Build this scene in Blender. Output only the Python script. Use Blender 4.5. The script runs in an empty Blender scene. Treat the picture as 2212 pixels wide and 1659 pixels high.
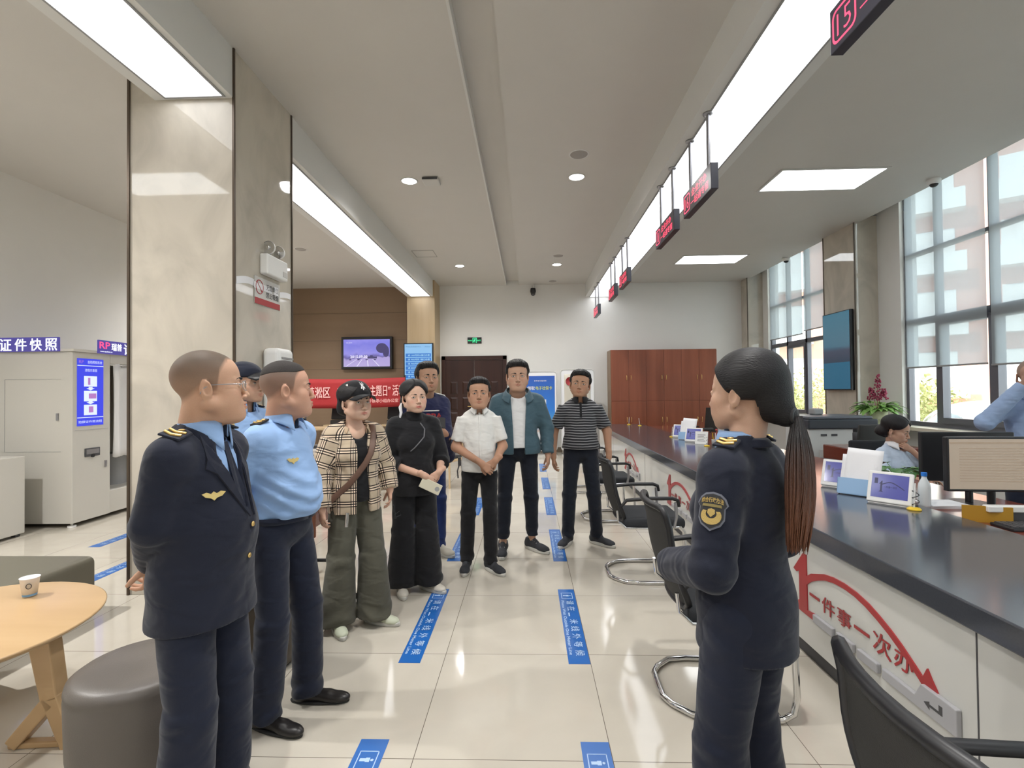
import bpy, math, random
import numpy as np
from math import sin, cos, pi, radians as R, sqrt, tan, atan2
from mathutils import Vector, Matrix, Euler

random.seed(7)
rng = np.random.default_rng(11)
scene = bpy.context.scene
COL = scene.collection

# ---------------------------------------------------------------- camera
YAW, PITCH, ROLL, FPX, EYE = 3.24223643e-02, 1.46010736e-02, 1.02745894e-02, 1073.44, 1.475
_f = Vector((-sin(YAW)*cos(PITCH), cos(YAW)*cos(PITCH), sin(PITCH)))
_r0 = Vector((cos(YAW), sin(YAW), 0)); _u0 = _r0.cross(_f)
_r = _r0*cos(ROLL) - _u0*sin(ROLL); _u = _u0*cos(ROLL) + _r0*sin(ROLL)
cam_data = bpy.data.cameras.new('camera'); cam = bpy.data.objects.new('camera', cam_data); COL.objects.link(cam)
cam_data.sensor_fit = 'HORIZONTAL'; cam_data.sensor_width = 36; cam_data.lens = FPX/2212*36
cam_data.clip_start = .05; cam_data.clip_end = 300
cam.matrix_world = Matrix(((_r.x, _u.x, -_f.x, 0), (_r.y, _u.y, -_f.y, 0), (_r.z, _u.z, -_f.z, EYE), (0, 0, 0, 1)))
scene.camera = cam
def at(px, py, Y=None, X=None, Z=None):
    """point of the hall seen at a pixel of the 2212x1659 photograph, on the plane Y=, X= or Z="""
    d = _f + _r*((px-1106)/FPX) - _u*((py-829.5)/FPX)
    o = Vector((0, 0, EYE))
    if Y is not None: t = (Y-o.y)/d.y
    elif X is not None: t = (X-o.x)/d.x
    else: t = (Z-o.z)/d.z
    return o + d*t

# ---------------------------------------------------------------- colour management, world, sun
scene.view_settings.view_transform = 'Standard'
scene.view_settings.look = 'None'
scene.view_settings.gamma = 1
scene.view_settings.use_curve_mapping = False
scene.view_settings.exposure = 1.18
scene.cycles.use_denoising = True
scene.cycles.max_bounces = 8
scene.cycles.diffuse_bounces = 4
scene.cycles.transparent_max_bounces = 12
scene.cycles.sample_clamp_indirect = 6
world = bpy.data.worlds.new('overcast_sky'); scene.world = world
world.use_nodes = True
_nt = world.node_tree; _bg = _nt.nodes['Background']
_bg.inputs[0].default_value = (.86, .93, 1, 1); _bg.inputs[1].default_value = 2.6
sun_d = bpy.data.lights.new('sun', 'SUN'); sun_d.energy = 3.2; sun_d.angle = R(3); sun_d.color = (1, .95, .85)
sun = bpy.data.objects.new('sun', sun_d); COL.objects.link(sun)
sun.rotation_euler = (R(20), R(-48), 0)      # comes over the roof from the left, lights only the yard
PANEL_E, STRIP_E, SPOT_E = 3.0, 1.5, 9.0

# ---------------------------------------------------------------- materials
def mat(name, col, rough=.55, metal=0, spec=.5, emit=None, es=0, noise=0, nscale=20, bump=0, bscale=60, alpha=None, coat=0, sheen=0, attr=False, sss=0):
    m = bpy.data.materials.new(name); m.use_nodes = True
    nt = m.node_tree; p = nt.nodes['Principled BSDF']
    c = tuple(col)+(1,) if len(col) == 3 else tuple(col)
    p.inputs['Base Color'].default_value = c; p.inputs['Roughness'].default_value = rough
    p.inputs['Metallic'].default_value = metal; p.inputs['Specular IOR Level'].default_value = spec
    if coat: p.inputs['Coat Weight'].default_value = coat; p.inputs['Coat Roughness'].default_value = .08
    if sheen: p.inputs['Sheen Weight'].default_value = sheen; p.inputs['Sheen Roughness'].default_value = .5
    if sss: p.inputs['Subsurface Weight'].default_value = sss; p.inputs['Subsurface Radius'].default_value = (.012, .004, .002); p.inputs['Subsurface Scale'].default_value = 1
    if emit: p.inputs['Emission Color'].default_value = tuple(emit)+(1,); p.inputs['Emission Strength'].default_value = es
    src = None
    if attr:
        a = nt.nodes.new('ShaderNodeAttribute'); a.attribute_name = 'Col'; src = a.outputs['Color']
        nt.links.new(src, p.inputs['Base Color'])
    if noise or bump:
        tc = nt.nodes.new('ShaderNodeTexCoord')
    if noise:
        n = nt.nodes.new('ShaderNodeTexNoise'); n.inputs['Scale'].default_value = nscale; n.inputs['Detail'].default_value = 4
        nt.links.new(tc.outputs['Object'], n.inputs['Vector'])
        mr = nt.nodes.new('ShaderNodeMapRange'); mr.inputs['To Min'].default_value = 1-noise; mr.inputs['To Max'].default_value = 1+noise
        nt.links.new(n.outputs['Fac'], mr.inputs['Value'])
        mx = nt.nodes.new('ShaderNodeMix'); mx.data_type = 'RGBA'; mx.blend_type = 'MULTIPLY'; mx.inputs[0].default_value = 1
        if src: nt.links.new(src, mx.inputs[6])
        else: mx.inputs[6].default_value = c
        nt.links.new(mr.outputs[0], mx.inputs[7]); nt.links.new(mx.outputs[2], p.inputs['Base Color'])
    if bump:
        n2 = nt.nodes.new('ShaderNodeTexNoise'); n2.inputs['Scale'].default_value = bscale; n2.inputs['Detail'].default_value = 3
        nt.links.new(tc.outputs['Object'], n2.inputs['Vector'])
        b = nt.nodes.new('ShaderNodeBump'); b.inputs['Strength'].default_value = bump; b.inputs['Distance'].default_value = .01
        nt.links.new(n2.outputs['Fac'], b.inputs['Height']); nt.links.new(b.outputs[0], p.inputs['Normal'])
    return m
def N(m, t, **kw):
    n = m.node_tree.nodes.new(t)
    for k, v in kw.items(): setattr(n, k, v)
    return n
def L(m, a, b): m.node_tree.links.new(a, b)
def pbsdf(m): return m.node_tree.nodes['Principled BSDF']

def emat(name, col, s, base=.03):
    m = bpy.data.materials.new(name); m.use_nodes = True; nt = m.node_tree
    p = nt.nodes['Principled BSDF']; p.inputs['Base Color'].default_value = (base, base, base, 1); p.inputs['Roughness'].default_value = .3
    p.inputs['Emission Color'].default_value = tuple(col)+(1,); p.inputs['Emission Strength'].default_value = s
    return m

# polished cream porcelain tiles, 0.8 m joints
def floor_material():
    m = mat('polished_tile', (.5, .46, .385), rough=.075, spec=.5)
    tc = N(m, 'ShaderNodeTexCoord'); sep = N(m, 'ShaderNodeSeparateXYZ'); L(m, tc.outputs['Object'], sep.inputs[0])
    outs = []
    for ax, off in (('X', -.478), ('Y', 2.007)):
        a = N(m, 'ShaderNodeMath', operation='SUBTRACT'); L(m, sep.outputs[ax], a.inputs[0]); a.inputs[1].default_value = off-8
        b = N(m, 'ShaderNodeMath', operation='DIVIDE'); L(m, a.outputs[0], b.inputs[0]); b.inputs[1].default_value = .8
        fr = N(m, 'ShaderNodeMath', operation='FRACT'); L(m, b.outputs[0], fr.inputs[0])
        s = N(m, 'ShaderNodeMath', operation='SUBTRACT'); L(m, fr.outputs[0], s.inputs[0]); s.inputs[1].default_value = .5
        ab = N(m, 'ShaderNodeMath', operation='ABSOLUTE'); L(m, s.outputs[0], ab.inputs[0])
        g = N(m, 'ShaderNodeMath', operation='GREATER_THAN'); L(m, ab.outputs[0], g.inputs[0]); g.inputs[1].default_value = .4982
        outs.append((g, b))
    mxm = N(m, 'ShaderNodeMath', operation='MAXIMUM'); L(m, outs[0][0].outputs[0], mxm.inputs[0]); L(m, outs[1][0].outputs[0], mxm.inputs[1])
    fl = []
    for g, b in outs:
        f = N(m, 'ShaderNodeMath', operation='FLOOR'); L(m, b.outputs[0], f.inputs[0]); fl.append(f)
    cb = N(m, 'ShaderNodeCombineXYZ'); L(m, fl[0].outputs[0], cb.inputs[0]); L(m, fl[1].outputs[0], cb.inputs[1])
    wn = N(m, 'ShaderNodeTexWhiteNoise'); L(m, cb.outputs[0], wn.inputs[0])
    n = N(m, 'ShaderNodeTexNoise'); n.inputs['Scale'].default_value = 2.2; n.inputs['Detail'].default_value = 6; n.inputs['Distortion'].default_value = .6
    ad = N(m, 'ShaderNodeVectorMath', operation='ADD'); L(m, tc.outputs['Object'], ad.inputs[0])
    sc = N(m, 'ShaderNodeVectorMath', operation='SCALE'); L(m, wn.outputs['Color'], sc.inputs[0]); sc.inputs['Scale'].default_value = 9
    L(m, sc.outputs[0], ad.inputs[1]); L(m, ad.outputs[0], n.inputs['Vector'])
    cr = N(m, 'ShaderNodeValToRGB'); cr.color_ramp.elements[0].position = .3; cr.color_ramp.elements[0].color = (.50, .46, .39, 1)
    cr.color_ramp.elements[1].position = .7; cr.color_ramp.elements[1].color = (.57, .53, .455, 1)
    L(m, n.outputs['Fac'], cr.inputs[0])
    mx = N(m, 'ShaderNodeMix', data_type='RGBA'); L(m, mxm.outputs[0], mx.inputs[0]); L(m, cr.outputs[0], mx.inputs[6]); mx.inputs[7].default_value = (.12, .1, .08, 1)
    L(m, mx.outputs[2], pbsdf(m).inputs['Base Color'])
    return m
# cream marble cladding
def marble_material(name, base, rough=.12):
    m = mat(name, base, rough=rough)
    tc = N(m, 'ShaderNodeTexCoord')
    n = N(m, 'ShaderNodeTexNoise'); n.inputs['Scale'].default_value = 2.2; n.inputs['Detail'].default_value = 8; n.inputs['Distortion'].default_value = 1.6
    mp = N(m, 'ShaderNodeMapping'); mp.inputs['Scale'].default_value = (1, 1, .7); mp.inputs['Rotation'].default_value = (.5, .4, .2)
    L(m, tc.outputs['Object'], mp.inputs[0]); L(m, mp.outputs[0], n.inputs['Vector'])
    cr = N(m, 'ShaderNodeValToRGB'); e = cr.color_ramp.elements
    e[0].position = .32; e[0].color = tuple(c*.88 for c in base)+(1,); e[1].position = .62; e[1].color = tuple(min(1, c*1.08) for c in base)+(1,)
    L(m, n.outputs['Fac'], cr.inputs[0]); L(m, cr.outputs[0], pbsdf(m).inputs['Base Color'])
    return m
def wood_material(name, c0, c1, scale=6, axis=2, rough=.35, stretch=.06):
    m = mat(name, c0, rough=rough)
    tc = N(m, 'ShaderNodeTexCoord'); mp = N(m, 'ShaderNodeMapping'); s = [1, 1, 1]; s[axis] = stretch; mp.inputs['Scale'].default_value = s
    n = N(m, 'ShaderNodeTexNoise'); n.inputs['Scale'].default_value = scale; n.inputs['Detail'].default_value = 6; n.inputs['Distortion'].default_value = .4
    L(m, tc.outputs['Object'], mp.inputs[0]); L(m, mp.outputs[0], n.inputs['Vector'])
    cr = N(m, 'ShaderNodeValToRGB'); e = cr.color_ramp.elements; e[0].position = .35; e[0].color = tuple(c0)+(1,); e[1].position = .65; e[1].color = tuple(c1)+(1,)
    L(m, n.outputs['Fac'], cr.inputs[0]); L(m, cr.outputs[0], pbsdf(m).inputs['Base Color'])
    return m
def glass_material():
    m = bpy.data.materials.new('window_glass'); m.use_nodes = True; nt = m.node_tree; nt.nodes.clear()
    o = nt.nodes.new('ShaderNodeOutputMaterial'); t = nt.nodes.new('ShaderNodeBsdfTransparent'); g = nt.nodes.new('ShaderNodeBsdfGlossy')
    g.inputs['Roughness'].default_value = .01; t.inputs[0].default_value = (.95, .98, .96, 1)
    lw = nt.nodes.new('ShaderNodeLayerWeight'); lw.inputs[0].default_value = .5; pw = nt.nodes.new('ShaderNodeMath'); pw.operation = 'POWER'; pw.inputs[1].default_value = 5
    fr = nt.nodes.new('ShaderNodeMath'); fr.operation = 'MULTIPLY_ADD'; fr.inputs[1].default_value = .9; fr.inputs[2].default_value = .04; mx = nt.nodes.new('ShaderNodeMixShader')
    nt.links.new(lw.outputs['Facing'], pw.inputs[0]); nt.links.new(pw.outputs[0], fr.inputs[0]); nt.links.new(fr.outputs[0], mx.inputs[0]); nt.links.new(t.outputs[0], mx.inputs[1]); nt.links.new(g.outputs[0], mx.inputs[2]); nt.links.new(mx.outputs[0], o.inputs[0])
    return m
def blind_material():
    m = bpy.data.materials.new('screen_fabric'); m.use_nodes = True; nt = m.node_tree; nt.nodes.clear()
    o = nt.nodes.new('ShaderNodeOutputMaterial'); t = nt.nodes.new('ShaderNodeBsdfTransparent'); d = nt.nodes.new('ShaderNodeBsdfDiffuse'); tr = nt.nodes.new('ShaderNodeBsdfTranslucent')
    d.inputs[0].default_value = (.5, .54, .56, 1); tr.inputs[0].default_value = (.27, .305, .33, 1)
    # slightly see-through weave: the window bars show through it
    t.inputs[0].default_value = (.85, .92, 1, 1)
    a = nt.nodes.new('ShaderNodeMixShader'); a.inputs[0].default_value = .45; nt.links.new(d.outputs[0], a.inputs[1]); nt.links.new(tr.outputs[0], a.inputs[2])
    b = nt.nodes.new('ShaderNodeMixShader'); b.inputs[0].default_value = .13; nt.links.new(a.outputs[0], b.inputs[1]); nt.links.new(t.outputs[0], b.inputs[2])
    nt.links.new(b.outputs[0], o.inputs[0])
    return m

M = {}
M['floor'] = floor_material()
M['ceil'] = mat('ceiling_paint', (.60, .58, .545), rough=.55, spec=.2, noise=.02, nscale=3)
M['wall'] = mat('wall_paint', (.74, .73, .70), rough=.8, spec=.2, noise=.02, nscale=4)
M['soffit'] = mat('soffit_paint', (.68, .68, .66), rough=.6, spec=.2)
M['marble'] = marble_material('cream_marble', (.53, .485, .41), rough=.04)
M['walnut'] = wood_material('brown_wall_panel', (.25, .165, .10), (.28, .19, .12), scale=3, axis=0, rough=.45)
M['tan'] = wood_material('tan_wall_panel', (.42, .31, .18), (.46, .345, .21), scale=10, axis=2, rough=.4)
M['darkline'] = mat('dark_metal_strip', (.10, .075, .055), rough=.35, metal=.6)
M['black'] = mat('black_plastic', (.012, .012, .014), rough=.4)
M['blackmatte'] = mat('black_matt', (.018, .018, .02), rough=.75)
M['darkgrey'] = mat('dark_grey', (.06, .06, .065), rough=.5)
M['grey'] = mat('grey_plastic', (.3, .3, .3), rough=.5)
M['lgrey'] = mat('light_grey_metal', (.58, .57, .54), rough=.45)
M['white'] = mat('white_plastic', (.8, .8, .78), rough=.35)
M['whitepaper'] = mat('white_paper', (.82, .82, .84), rough=.8)
M['chrome'] = mat('chrome', (.7, .7, .7), rough=.12, metal=1)
M['steel'] = mat('steel_grey', (.35, .35, .37), rough=.3, metal=.8)
M['frame'] = mat('window_aluminium', (.13, .13, .15), rough=.4, metal=.3)
M['glass'] = glass_material()
M['blind'] = blind_material()
M['strip'] = emat('strip_diffuser', (.93, .95, 1), STRIP_E, .6)
M['panel'] = emat('panel_diffuser', (.95, .98, 1), PANEL_E, .6)
M['spot'] = emat('spot_lens', (1, .97, .98), SPOT_E)
M['red'] = mat('red_lettering', (.38, .03, .035), rough=.35)
M['yellow'] = mat('yellow_plastic', (.75, .5, .02), rough=.35)
M['gold'] = mat('gold_metal', (.75, .52, .2), rough=.3, metal=.9)
# ---------------------------------------------------------------- mesh helpers
def tag(o, label=None, cat=None, group=None, kind=None):
    if label: o['label'] = label
    if cat: o['category'] = cat
    if group: o['group'] = group
    if kind: o['kind'] = kind
    return o
def empty(name, loc=(0, 0, 0), rz=0, label=None, cat=None, group=None, kind=None):
    o = bpy.data.objects.new(name, None); COL.objects.link(o); o.location = loc; o.rotation_euler = (0, 0, rz)
    o.empty_display_size = .1
    return tag(o, label, cat, group, kind)
class MB:
    """collects shapes and links them as one mesh object"""
    def __init__(s): s.v = []; s.f = []; s.sm = []; s.mi = []; s.T = Matrix.Identity(4); s.m = 0
    def add(s, vs, fs, smooth=False):
        n = len(s.v); T = s.T
        s.v += [tuple(T @ Vector(v)) for v in vs]; s.f += [tuple(n+i for i in f) for f in fs]
        s.sm += [smooth]*len(fs); s.mi += [s.m]*len(fs); return s
    def box(s, a, b):
        (x0, y0, z0), (x1, y1, z1) = a, b
        x0, x1 = sorted((x0, x1)); y0, y1 = sorted((y0, y1)); z0, z1 = sorted((z0, z1))
        return s.add([(x0,y0,z0),(x1,y0,z0),(x1,y1,z0),(x0,y1,z0),(x0,y0,z1),(x1,y0,z1),(x1,y1,z1),(x0,y1,z1)],
                     [(3,2,1,0),(4,5,6,7),(0,1,5,4),(1,2,6,5),(2,3,7,6),(3,0,4,7)])
    def cbox(s, c, d): return s.box([c[i]-d[i]/2 for i in range(3)], [c[i]+d[i]/2 for i in range(3)])
    def quad(s, a, b, c, d): return s.add([a, b, c, d], [(0, 1, 2, 3)])
    def lathe(s, prof, c=(0, 0, 0), n=24, axis='z', cap=True):
        vs = []; fs = []
        for i in range(n):
            a = 2*pi*i/n
            for r, z in prof:
                p = (r*cos(a), r*sin(a), z)
                if axis == 'y': p = (p[0], -p[2], p[1])
                if axis == 'x': p = (p[2], p[0], p[1])
                vs.append((c[0]+p[0], c[1]+p[1], c[2]+p[2]))
        k = len(prof)
        for i in range(n):
            j = (i+1) % n
            for q in range(k-1): fs.append((i*k+q, j*k+q, j*k+q+1, i*k+q+1))
        s.add(vs, fs, True)
        for q, fl in (((0, True), (k-1, False)) if cap else ()):
            if prof[q][0] > 1e-5:
                ring = [vs[i*k+q] for i in range(n)]
                s.add(ring, [tuple(range(n))[::-1] if fl else tuple(range(n))])
        return s
    def cyl(s, c, r, h, n=24, axis='z', r2=None): return s.lathe([(r, 0), (r if r2 is None else r2, h)], c, n, axis)
    def rod(s, a, b, r, n=10, r2=None):
        a, b = Vector(a), Vector(b); d = (b-a); l = d.length
        if l < 1e-6: return s
        q = Vector((0, 0, 1)).rotation_difference(d.normalized()).to_matrix().to_4x4()
        T = s.T; s.T = T @ Matrix.Translation(a) @ q; s.lathe([(r, 0), (r if r2 is None else r2, l)], (0, 0, 0), n); s.T = T; return s
    def tube(s, pts, r, n=10, closed=False, flat=1.0, up=(0, 0, 1)):
        P = [Vector(p) for p in pts]; m = len(P); vs = []; fs = []
        rr = r if hasattr(r, '__len__') else [r]*m
        prevu = None
        for i in range(m):
            a = P[i-1] if (i > 0 or closed) else P[0]; b = P[(i+1) % m] if (i < m-1 or closed) else P[-1]
            t = (b-a).normalized(); u = Vector(up) if prevu is None else prevu
            u = (u - t*u.dot(t))
            if u.length < 1e-3: u = Vector((1, 0, 0)) - t*t.x
            u.normalize(); prevu = u; w = t.cross(u)
            for k in range(n):
                an = 2*pi*k/n; vs.append(P[i] + u*(cos(an)*rr[i]*flat) + w*(sin(an)*rr[i]))
        for i in range(m if closed else m-1):
            j = (i+1) % m
            for k in range(n): k2 = (k+1) % n; fs.append((i*n+k, i*n+k2, j*n+k2, j*n+k))
        s.add(vs, fs, True)
        if not closed: s.add(vs[:n], [tuple(range(n))[::-1]]); s.add(vs[-n:], [tuple(range(n))])
        return s
    def prism(s, poly, h, o=(0, 0, 0), u=(1, 0, 0), v=(0, 1, 0), w=(0, 0, 1)):
        """poly in the plane u,v extruded by h along w"""
        o, u, v, w = map(Vector, (o, u, v, w)); n = len(poly)
        A = [o+u*x+v*y for x, y in poly]; B = [p+w*h for p in A]
        flip = u.cross(v).dot(w)*h < 0
        fs = [tuple(range(n))[::-1], tuple(range(n, 2*n))] + [(i, (i+1) % n, n+(i+1) % n, n+i) for i in range(n)]
        ar = sum(poly[i][0]*poly[(i+1) % n][1]-poly[(i+1) % n][0]*poly[i][1] for i in range(n))
        if flip != (ar < 0): fs = [f[::-1] for f in fs]
        return s.add(A+B, fs)
    def ell(s, c, r, n=20, k=12):
        prof = [(sin(pi*i/k), -cos(pi*i/k)) for i in range(k+1)]
        T = s.T; s.T = T @ Matrix.Translation(c) @ Matrix.Diagonal((r[0], r[1], r[2], 1))
        s.lathe([(max(a, 0), b) for a, b in prof], (0, 0, 0), n); s.T = T; return s
    def grid(s, fn, nu, nv, thick=None):
        vs = [fn(i/nu, j/nv) for i in range(nu+1) for j in range(nv+1)]
        fs = [(i*(nv+1)+j, (i+1)*(nv+1)+j, (i+1)*(nv+1)+j+1, i*(nv+1)+j+1) for i in range(nu) for j in range(nv)]
        return s.add(vs, fs, True)
    def build(s, name, mats, parent=None, bevel=0, seg=2, solid=0, sub=0, merge=False):
        me = bpy.data.meshes.new(name); me.from_pydata(s.v, [], s.f)
        if not isinstance(mats, (list, tuple)): mats = [mats]
        for m in mats: me.materials.append(M[m] if isinstance(m, str) else m)
        me.polygons.foreach_set('use_smooth', s.sm); me.polygons.foreach_set('material_index', [min(i, len(mats)-1) for i in s.mi]); me.update()
        o = bpy.data.objects.new(name, me); COL.objects.link(o)
        if merge: w = o.modifiers.new('weld', 'WELD'); w.merge_threshold = 1e-4
        if solid: md = o.modifiers.new('solid', 'SOLIDIFY'); md.thickness = solid; md.offset = 0
        if bevel: b = o.modifiers.new('bevel', 'BEVEL'); b.width = bevel; b.segments = seg; b.limit_method = 'ANGLE'; b.angle_limit = R(40)
        if sub: b = o.modifiers.new('sub', 'SUBSURF'); b.levels = sub; b.render_levels = sub
        if parent is not None: o.parent = parent
        return o
def rrect(x0, y0, x1, y1, r, n=5):
    out = []
    for cx, cy, a0 in ((x1-r, y1-r, 0), (x0+r, y1-r, 90), (x0+r, y0+r, 180), (x1-r, y0+r, 270)):
        for i in range(n+1): a = R(a0+90*i/n); out.append((cx+r*cos(a), cy+r*sin(a)))
    return out
def copy_tree(o, parent=None):
    c = o.copy(); COL.objects.link(c); c.parent = parent
    for ch in list(o.children): copy_tree(ch, c)
    return c
def rmat(o, x=0, y=0, z=0): return Matrix.Translation(o) @ Euler((x, y, z)).to_matrix().to_4x4()
_tc = {}
def text_geo(s, bold=0):
    if (s, bold) in _tc: return _tc[(s, bold)]
    cu = bpy.data.curves.new('t', 'FONT'); cu.body = s; cu.size = 1; cu.resolution_u = 2; cu.offset = bold; cu.fill_mode = 'FRONT'
    ob = bpy.data.objects.new('t', cu); COL.objects.link(ob)
    dg = bpy.context.evaluated_depsgraph_get(); me = bpy.data.meshes.new_from_object(ob.evaluated_get(dg))
    vs = [tuple(v.co) for v in me.vertices]; fs = [tuple(p.vertices) for p in me.polygons]
    bpy.data.objects.remove(ob); bpy.data.curves.remove(cu); bpy.data.meshes.remove(me)
    _tc[(s, bold)] = (vs, fs); return vs, fs
def text(mb, s, o, u, v, w, h, bold=0, d=.001, skew=0):
    """writes s into the w x h box whose lower-left corner is o, spanned by unit vectors u, v; d lifts it off the surface"""
    if any(ord(c_) > 0x2E00 for c_ in s) and bold > .008:      # strokes of dense characters: written twice, slightly shifted
        text(mb, s, Vector(o)+Vector(u)*(h*bold*.9), u, v, w, h, .004, d+.0004, skew); bold = .004
    vs, fs = text_geo(s, bold)
    if not vs: return
    x0 = min(p[0] for p in vs); x1 = max(p[0] for p in vs); y0 = min(p[1] for p in vs); y1 = max(p[1] for p in vs)
    o, u, v = Vector(o), Vector(u), Vector(v); n = u.cross(v)
    sx = w/max(x1-x0, 1e-6); sy = h/max(y1-y0, 1e-6)
    P = [o + u*((p[0]-x0)*sx + skew*(p[1]-y0)*sy) + v*((p[1]-y0)*sy) + n*d for p in vs]
    mb.add(P, fs)

# ---------------------------------------------------------------- signed-distance modelling (bodies, clothes, cushions)
BIG = 9.0
def _a(v): return np.array(v, dtype=np.float32)
def smin(a, b, k):
    if k <= 0: return np.minimum(a, b)
    h = np.clip(.5+.5*(b-a)/k, 0, 1); return b+(a-b)*h-k*h*(1-h)
def smax(a, b, k): return -smin(-a, -b, k)
def cone(a, b, ra, rb):
    a, b = _a(a), _a(b); ba = b-a; l2 = float(ba@ba)+1e-9
    def f(P):
        pa = P-a; h = np.clip((pa@ba)/l2, 0, 1); return np.linalg.norm(pa-h[:, None]*ba, axis=1)-(ra+(rb-ra)*h)
    return f
def ellip(c, r, rot=None):
    c, r = _a(c), _a(r); Rm = None if rot is None else np.array(rot, dtype=np.float32)
    def f(P):
        q = P-c
        if Rm is not None: q = q@Rm
        k0 = np.linalg.norm(q/r, axis=1); k1 = np.linalg.norm(q/(r*r), axis=1)
        return np.where(k1 > 1e-6, k0*(k0-1)/np.maximum(k1, 1e-6), -float(r.min()))
    return f
def rbox(c, hd, rad, rot=None):
    c, hd = _a(c), _a(hd); Rm = None if rot is None else np.array(rot, dtype=np.float32)
    def f(P):
        q = P-c
        if Rm is not None: q = q@Rm
        q = np.abs(q)-(hd-rad); return np.linalg.norm(np.maximum(q, 0), axis=1)+np.minimum(q.max(axis=1), 0)-rad
    return f
def plane(p, n):
    p, n = _a(p), _a(n); n = n/np.linalg.norm(n)
    return lambda P: (P-p)@n
def union(items):
    def f(P):
        d = None
        for it in items:
            g, k = it if isinstance(it, tuple) else (it, .02)
            e = g(P); d = e if d is None else smin(d, e, k)
        return d
    return f
def minus(f, g, k=.004): return lambda P: smax(f(P), -g(P), k)
def inter(f, g, k=.004): return lambda P: smax(f(P), g(P), k)
def infl(f, t): return lambda P: f(P)-t
def sdf_mesh(f, lo, hi, h):
    """naive surface nets on a narrow band"""
    lo = np.array(lo, float)-2*h; hi = np.array(hi, float)+2*h; B = 4
    nb = np.ceil((hi-lo)/(h*B)).astype(int); n = nb*B+1
    G = np.full(n, BIG, np.float32)
    bi = np.stack(np.meshgrid(*[np.arange(k) for k in nb], indexing='ij'), -1).reshape(-1, 3)
    ctr = (lo+(bi+.5)*h*B).astype(np.float32)
    d = f(ctr); act = bi[np.abs(d) < h*B*1.35+.004]
    loc = np.stack(np.meshgrid(*[np.arange(B+1)]*3, indexing='ij'), -1).reshape(-1, 3)
    idx = (act[:, None, :]*B+loc[None]).reshape(-1, 3)
    flat = np.unique(np.ravel_multi_index(idx.T, n)); ii = np.stack(np.unravel_index(flat, n), -1)
    G.reshape(-1)[flat] = f((lo+ii*h).astype(np.float32))
    c = [G[i:n[0]-1+i, j:n[1]-1+j, k:n[2]-1+k] for i in (0, 1) for j in (0, 1) for k in (0, 1)]
    mn = np.minimum.reduce(c); mxx = np.maximum.reduce(c)
    cell = (mn < 0) & (mxx >= 0) & (mxx < BIG*.9)
    ci = np.argwhere(cell); vid = np.full(cell.shape, -1, np.int64); vid[cell] = np.arange(len(ci))
    V = np.zeros((len(ci), 3)); W = np.zeros(len(ci))
    cs = [np.array(q) for q in ((0,0,0),(0,0,1),(0,1,0),(0,1,1),(1,0,0),(1,0,1),(1,1,0),(1,1,1))]
    val = [G[ci[:, 0]+q[0], ci[:, 1]+q[1], ci[:, 2]+q[2]] for q in cs]
    for a in range(8):
        for b in range(a+1, 8):
            if np.abs(cs[a]-cs[b]).sum() != 1: continue
            m_ = (val[a] < 0) != (val[b] < 0)
            t = np.where(m_, val[a]/np.where(m_, val[a]-val[b], 1), 0)
            V += np.where(m_[:, None], cs[a]+(cs[b]-cs[a])*t[:, None], 0); W += m_
    V = lo+(ci+V/np.maximum(W, 1)[:, None])*h
    F = []
    for ax in range(3):
        o1, o2 = [(1, 2), (2, 0), (0, 1)][ax]
        sl0 = [slice(None)]*3; sl1 = [slice(None)]*3; sl0[ax] = slice(0, n[ax]-1); sl1[ax] = slice(1, n[ax])
        A, Bq = G[tuple(sl0)], G[tuple(sl1)]
        e = np.argwhere(((A < 0) != (Bq < 0)) & (A < BIG*.9) & (Bq < BIG*.9))
        e = e[(e[:, o1] > 0) & (e[:, o2] > 0) & (e[:, o1] < n[o1]-1) & (e[:, o2] < n[o2]-1)]
        if not len(e): continue
        ins = A[e[:, 0], e[:, 1], e[:, 2]] < 0
        q = []
        for d1, d2 in ((0, 0), (1, 0), (1, 1), (0, 1)):
            g = e.copy(); g[:, o1] -= d1; g[:, o2] -= d2; q.append(vid[g[:, 0], g[:, 1], g[:, 2]])
        q = np.stack(q, -1); ok = (q >= 0).all(1); q, ins = q[ok], ins[ok]
        q[~ins] = q[~ins][:, ::-1]; F.append(q)
    return V, (np.concatenate(F) if F else np.zeros((0, 4), int))
def np_obj(name, parts, mats, parent=None, color=None, origin=(0, 0, 0), midx=None):
    """parts: list of (V, F); origin is subtracted so the mesh sits in its parent's frame"""
    Vs = []; Fs = []; k = 0
    for V, F in parts: Vs.append(V); Fs.append(F+k); k += len(V)
    V = np.concatenate(Vs); F = np.concatenate(Fs)
    me = bpy.data.meshes.new(name); me.vertices.add(len(V)); me.vertices.foreach_set('co', (V-np.array(origin)).astype(np.float32).ravel())
    me.loops.add(len(F)*4); me.loops.foreach_set('vertex_index', F.astype(np.int32).ravel())
    me.polygons.add(len(F)); me.polygons.foreach_set('loop_start', np.arange(0, len(F)*4, 4, dtype=np.int32))
    me.polygons.foreach_set('use_smooth', np.ones(len(F), bool))
    if not isinstance(mats, (list, tuple)): mats = [mats]
    for m_ in mats: me.materials.append(M[m_] if isinstance(m_, str) else m_)
    if midx is not None:
        cen = V[F].mean(1); me.polygons.foreach_set('material_index', midx(cen).astype(np.int32))
    me.update(calc_edges=True); me.validate()
    if color is not None:
        at_ = me.color_attributes.new('Col', 'FLOAT_COLOR', 'POINT'); cc = np.ones((len(V), 4), np.float32); cc[:, :3] = color(V); at_.data.foreach_set('color', cc.ravel())
    o = bpy.data.objects.new(name, me); COL.objects.link(o)
    if parent is not None: o.parent = parent
    return o
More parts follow.
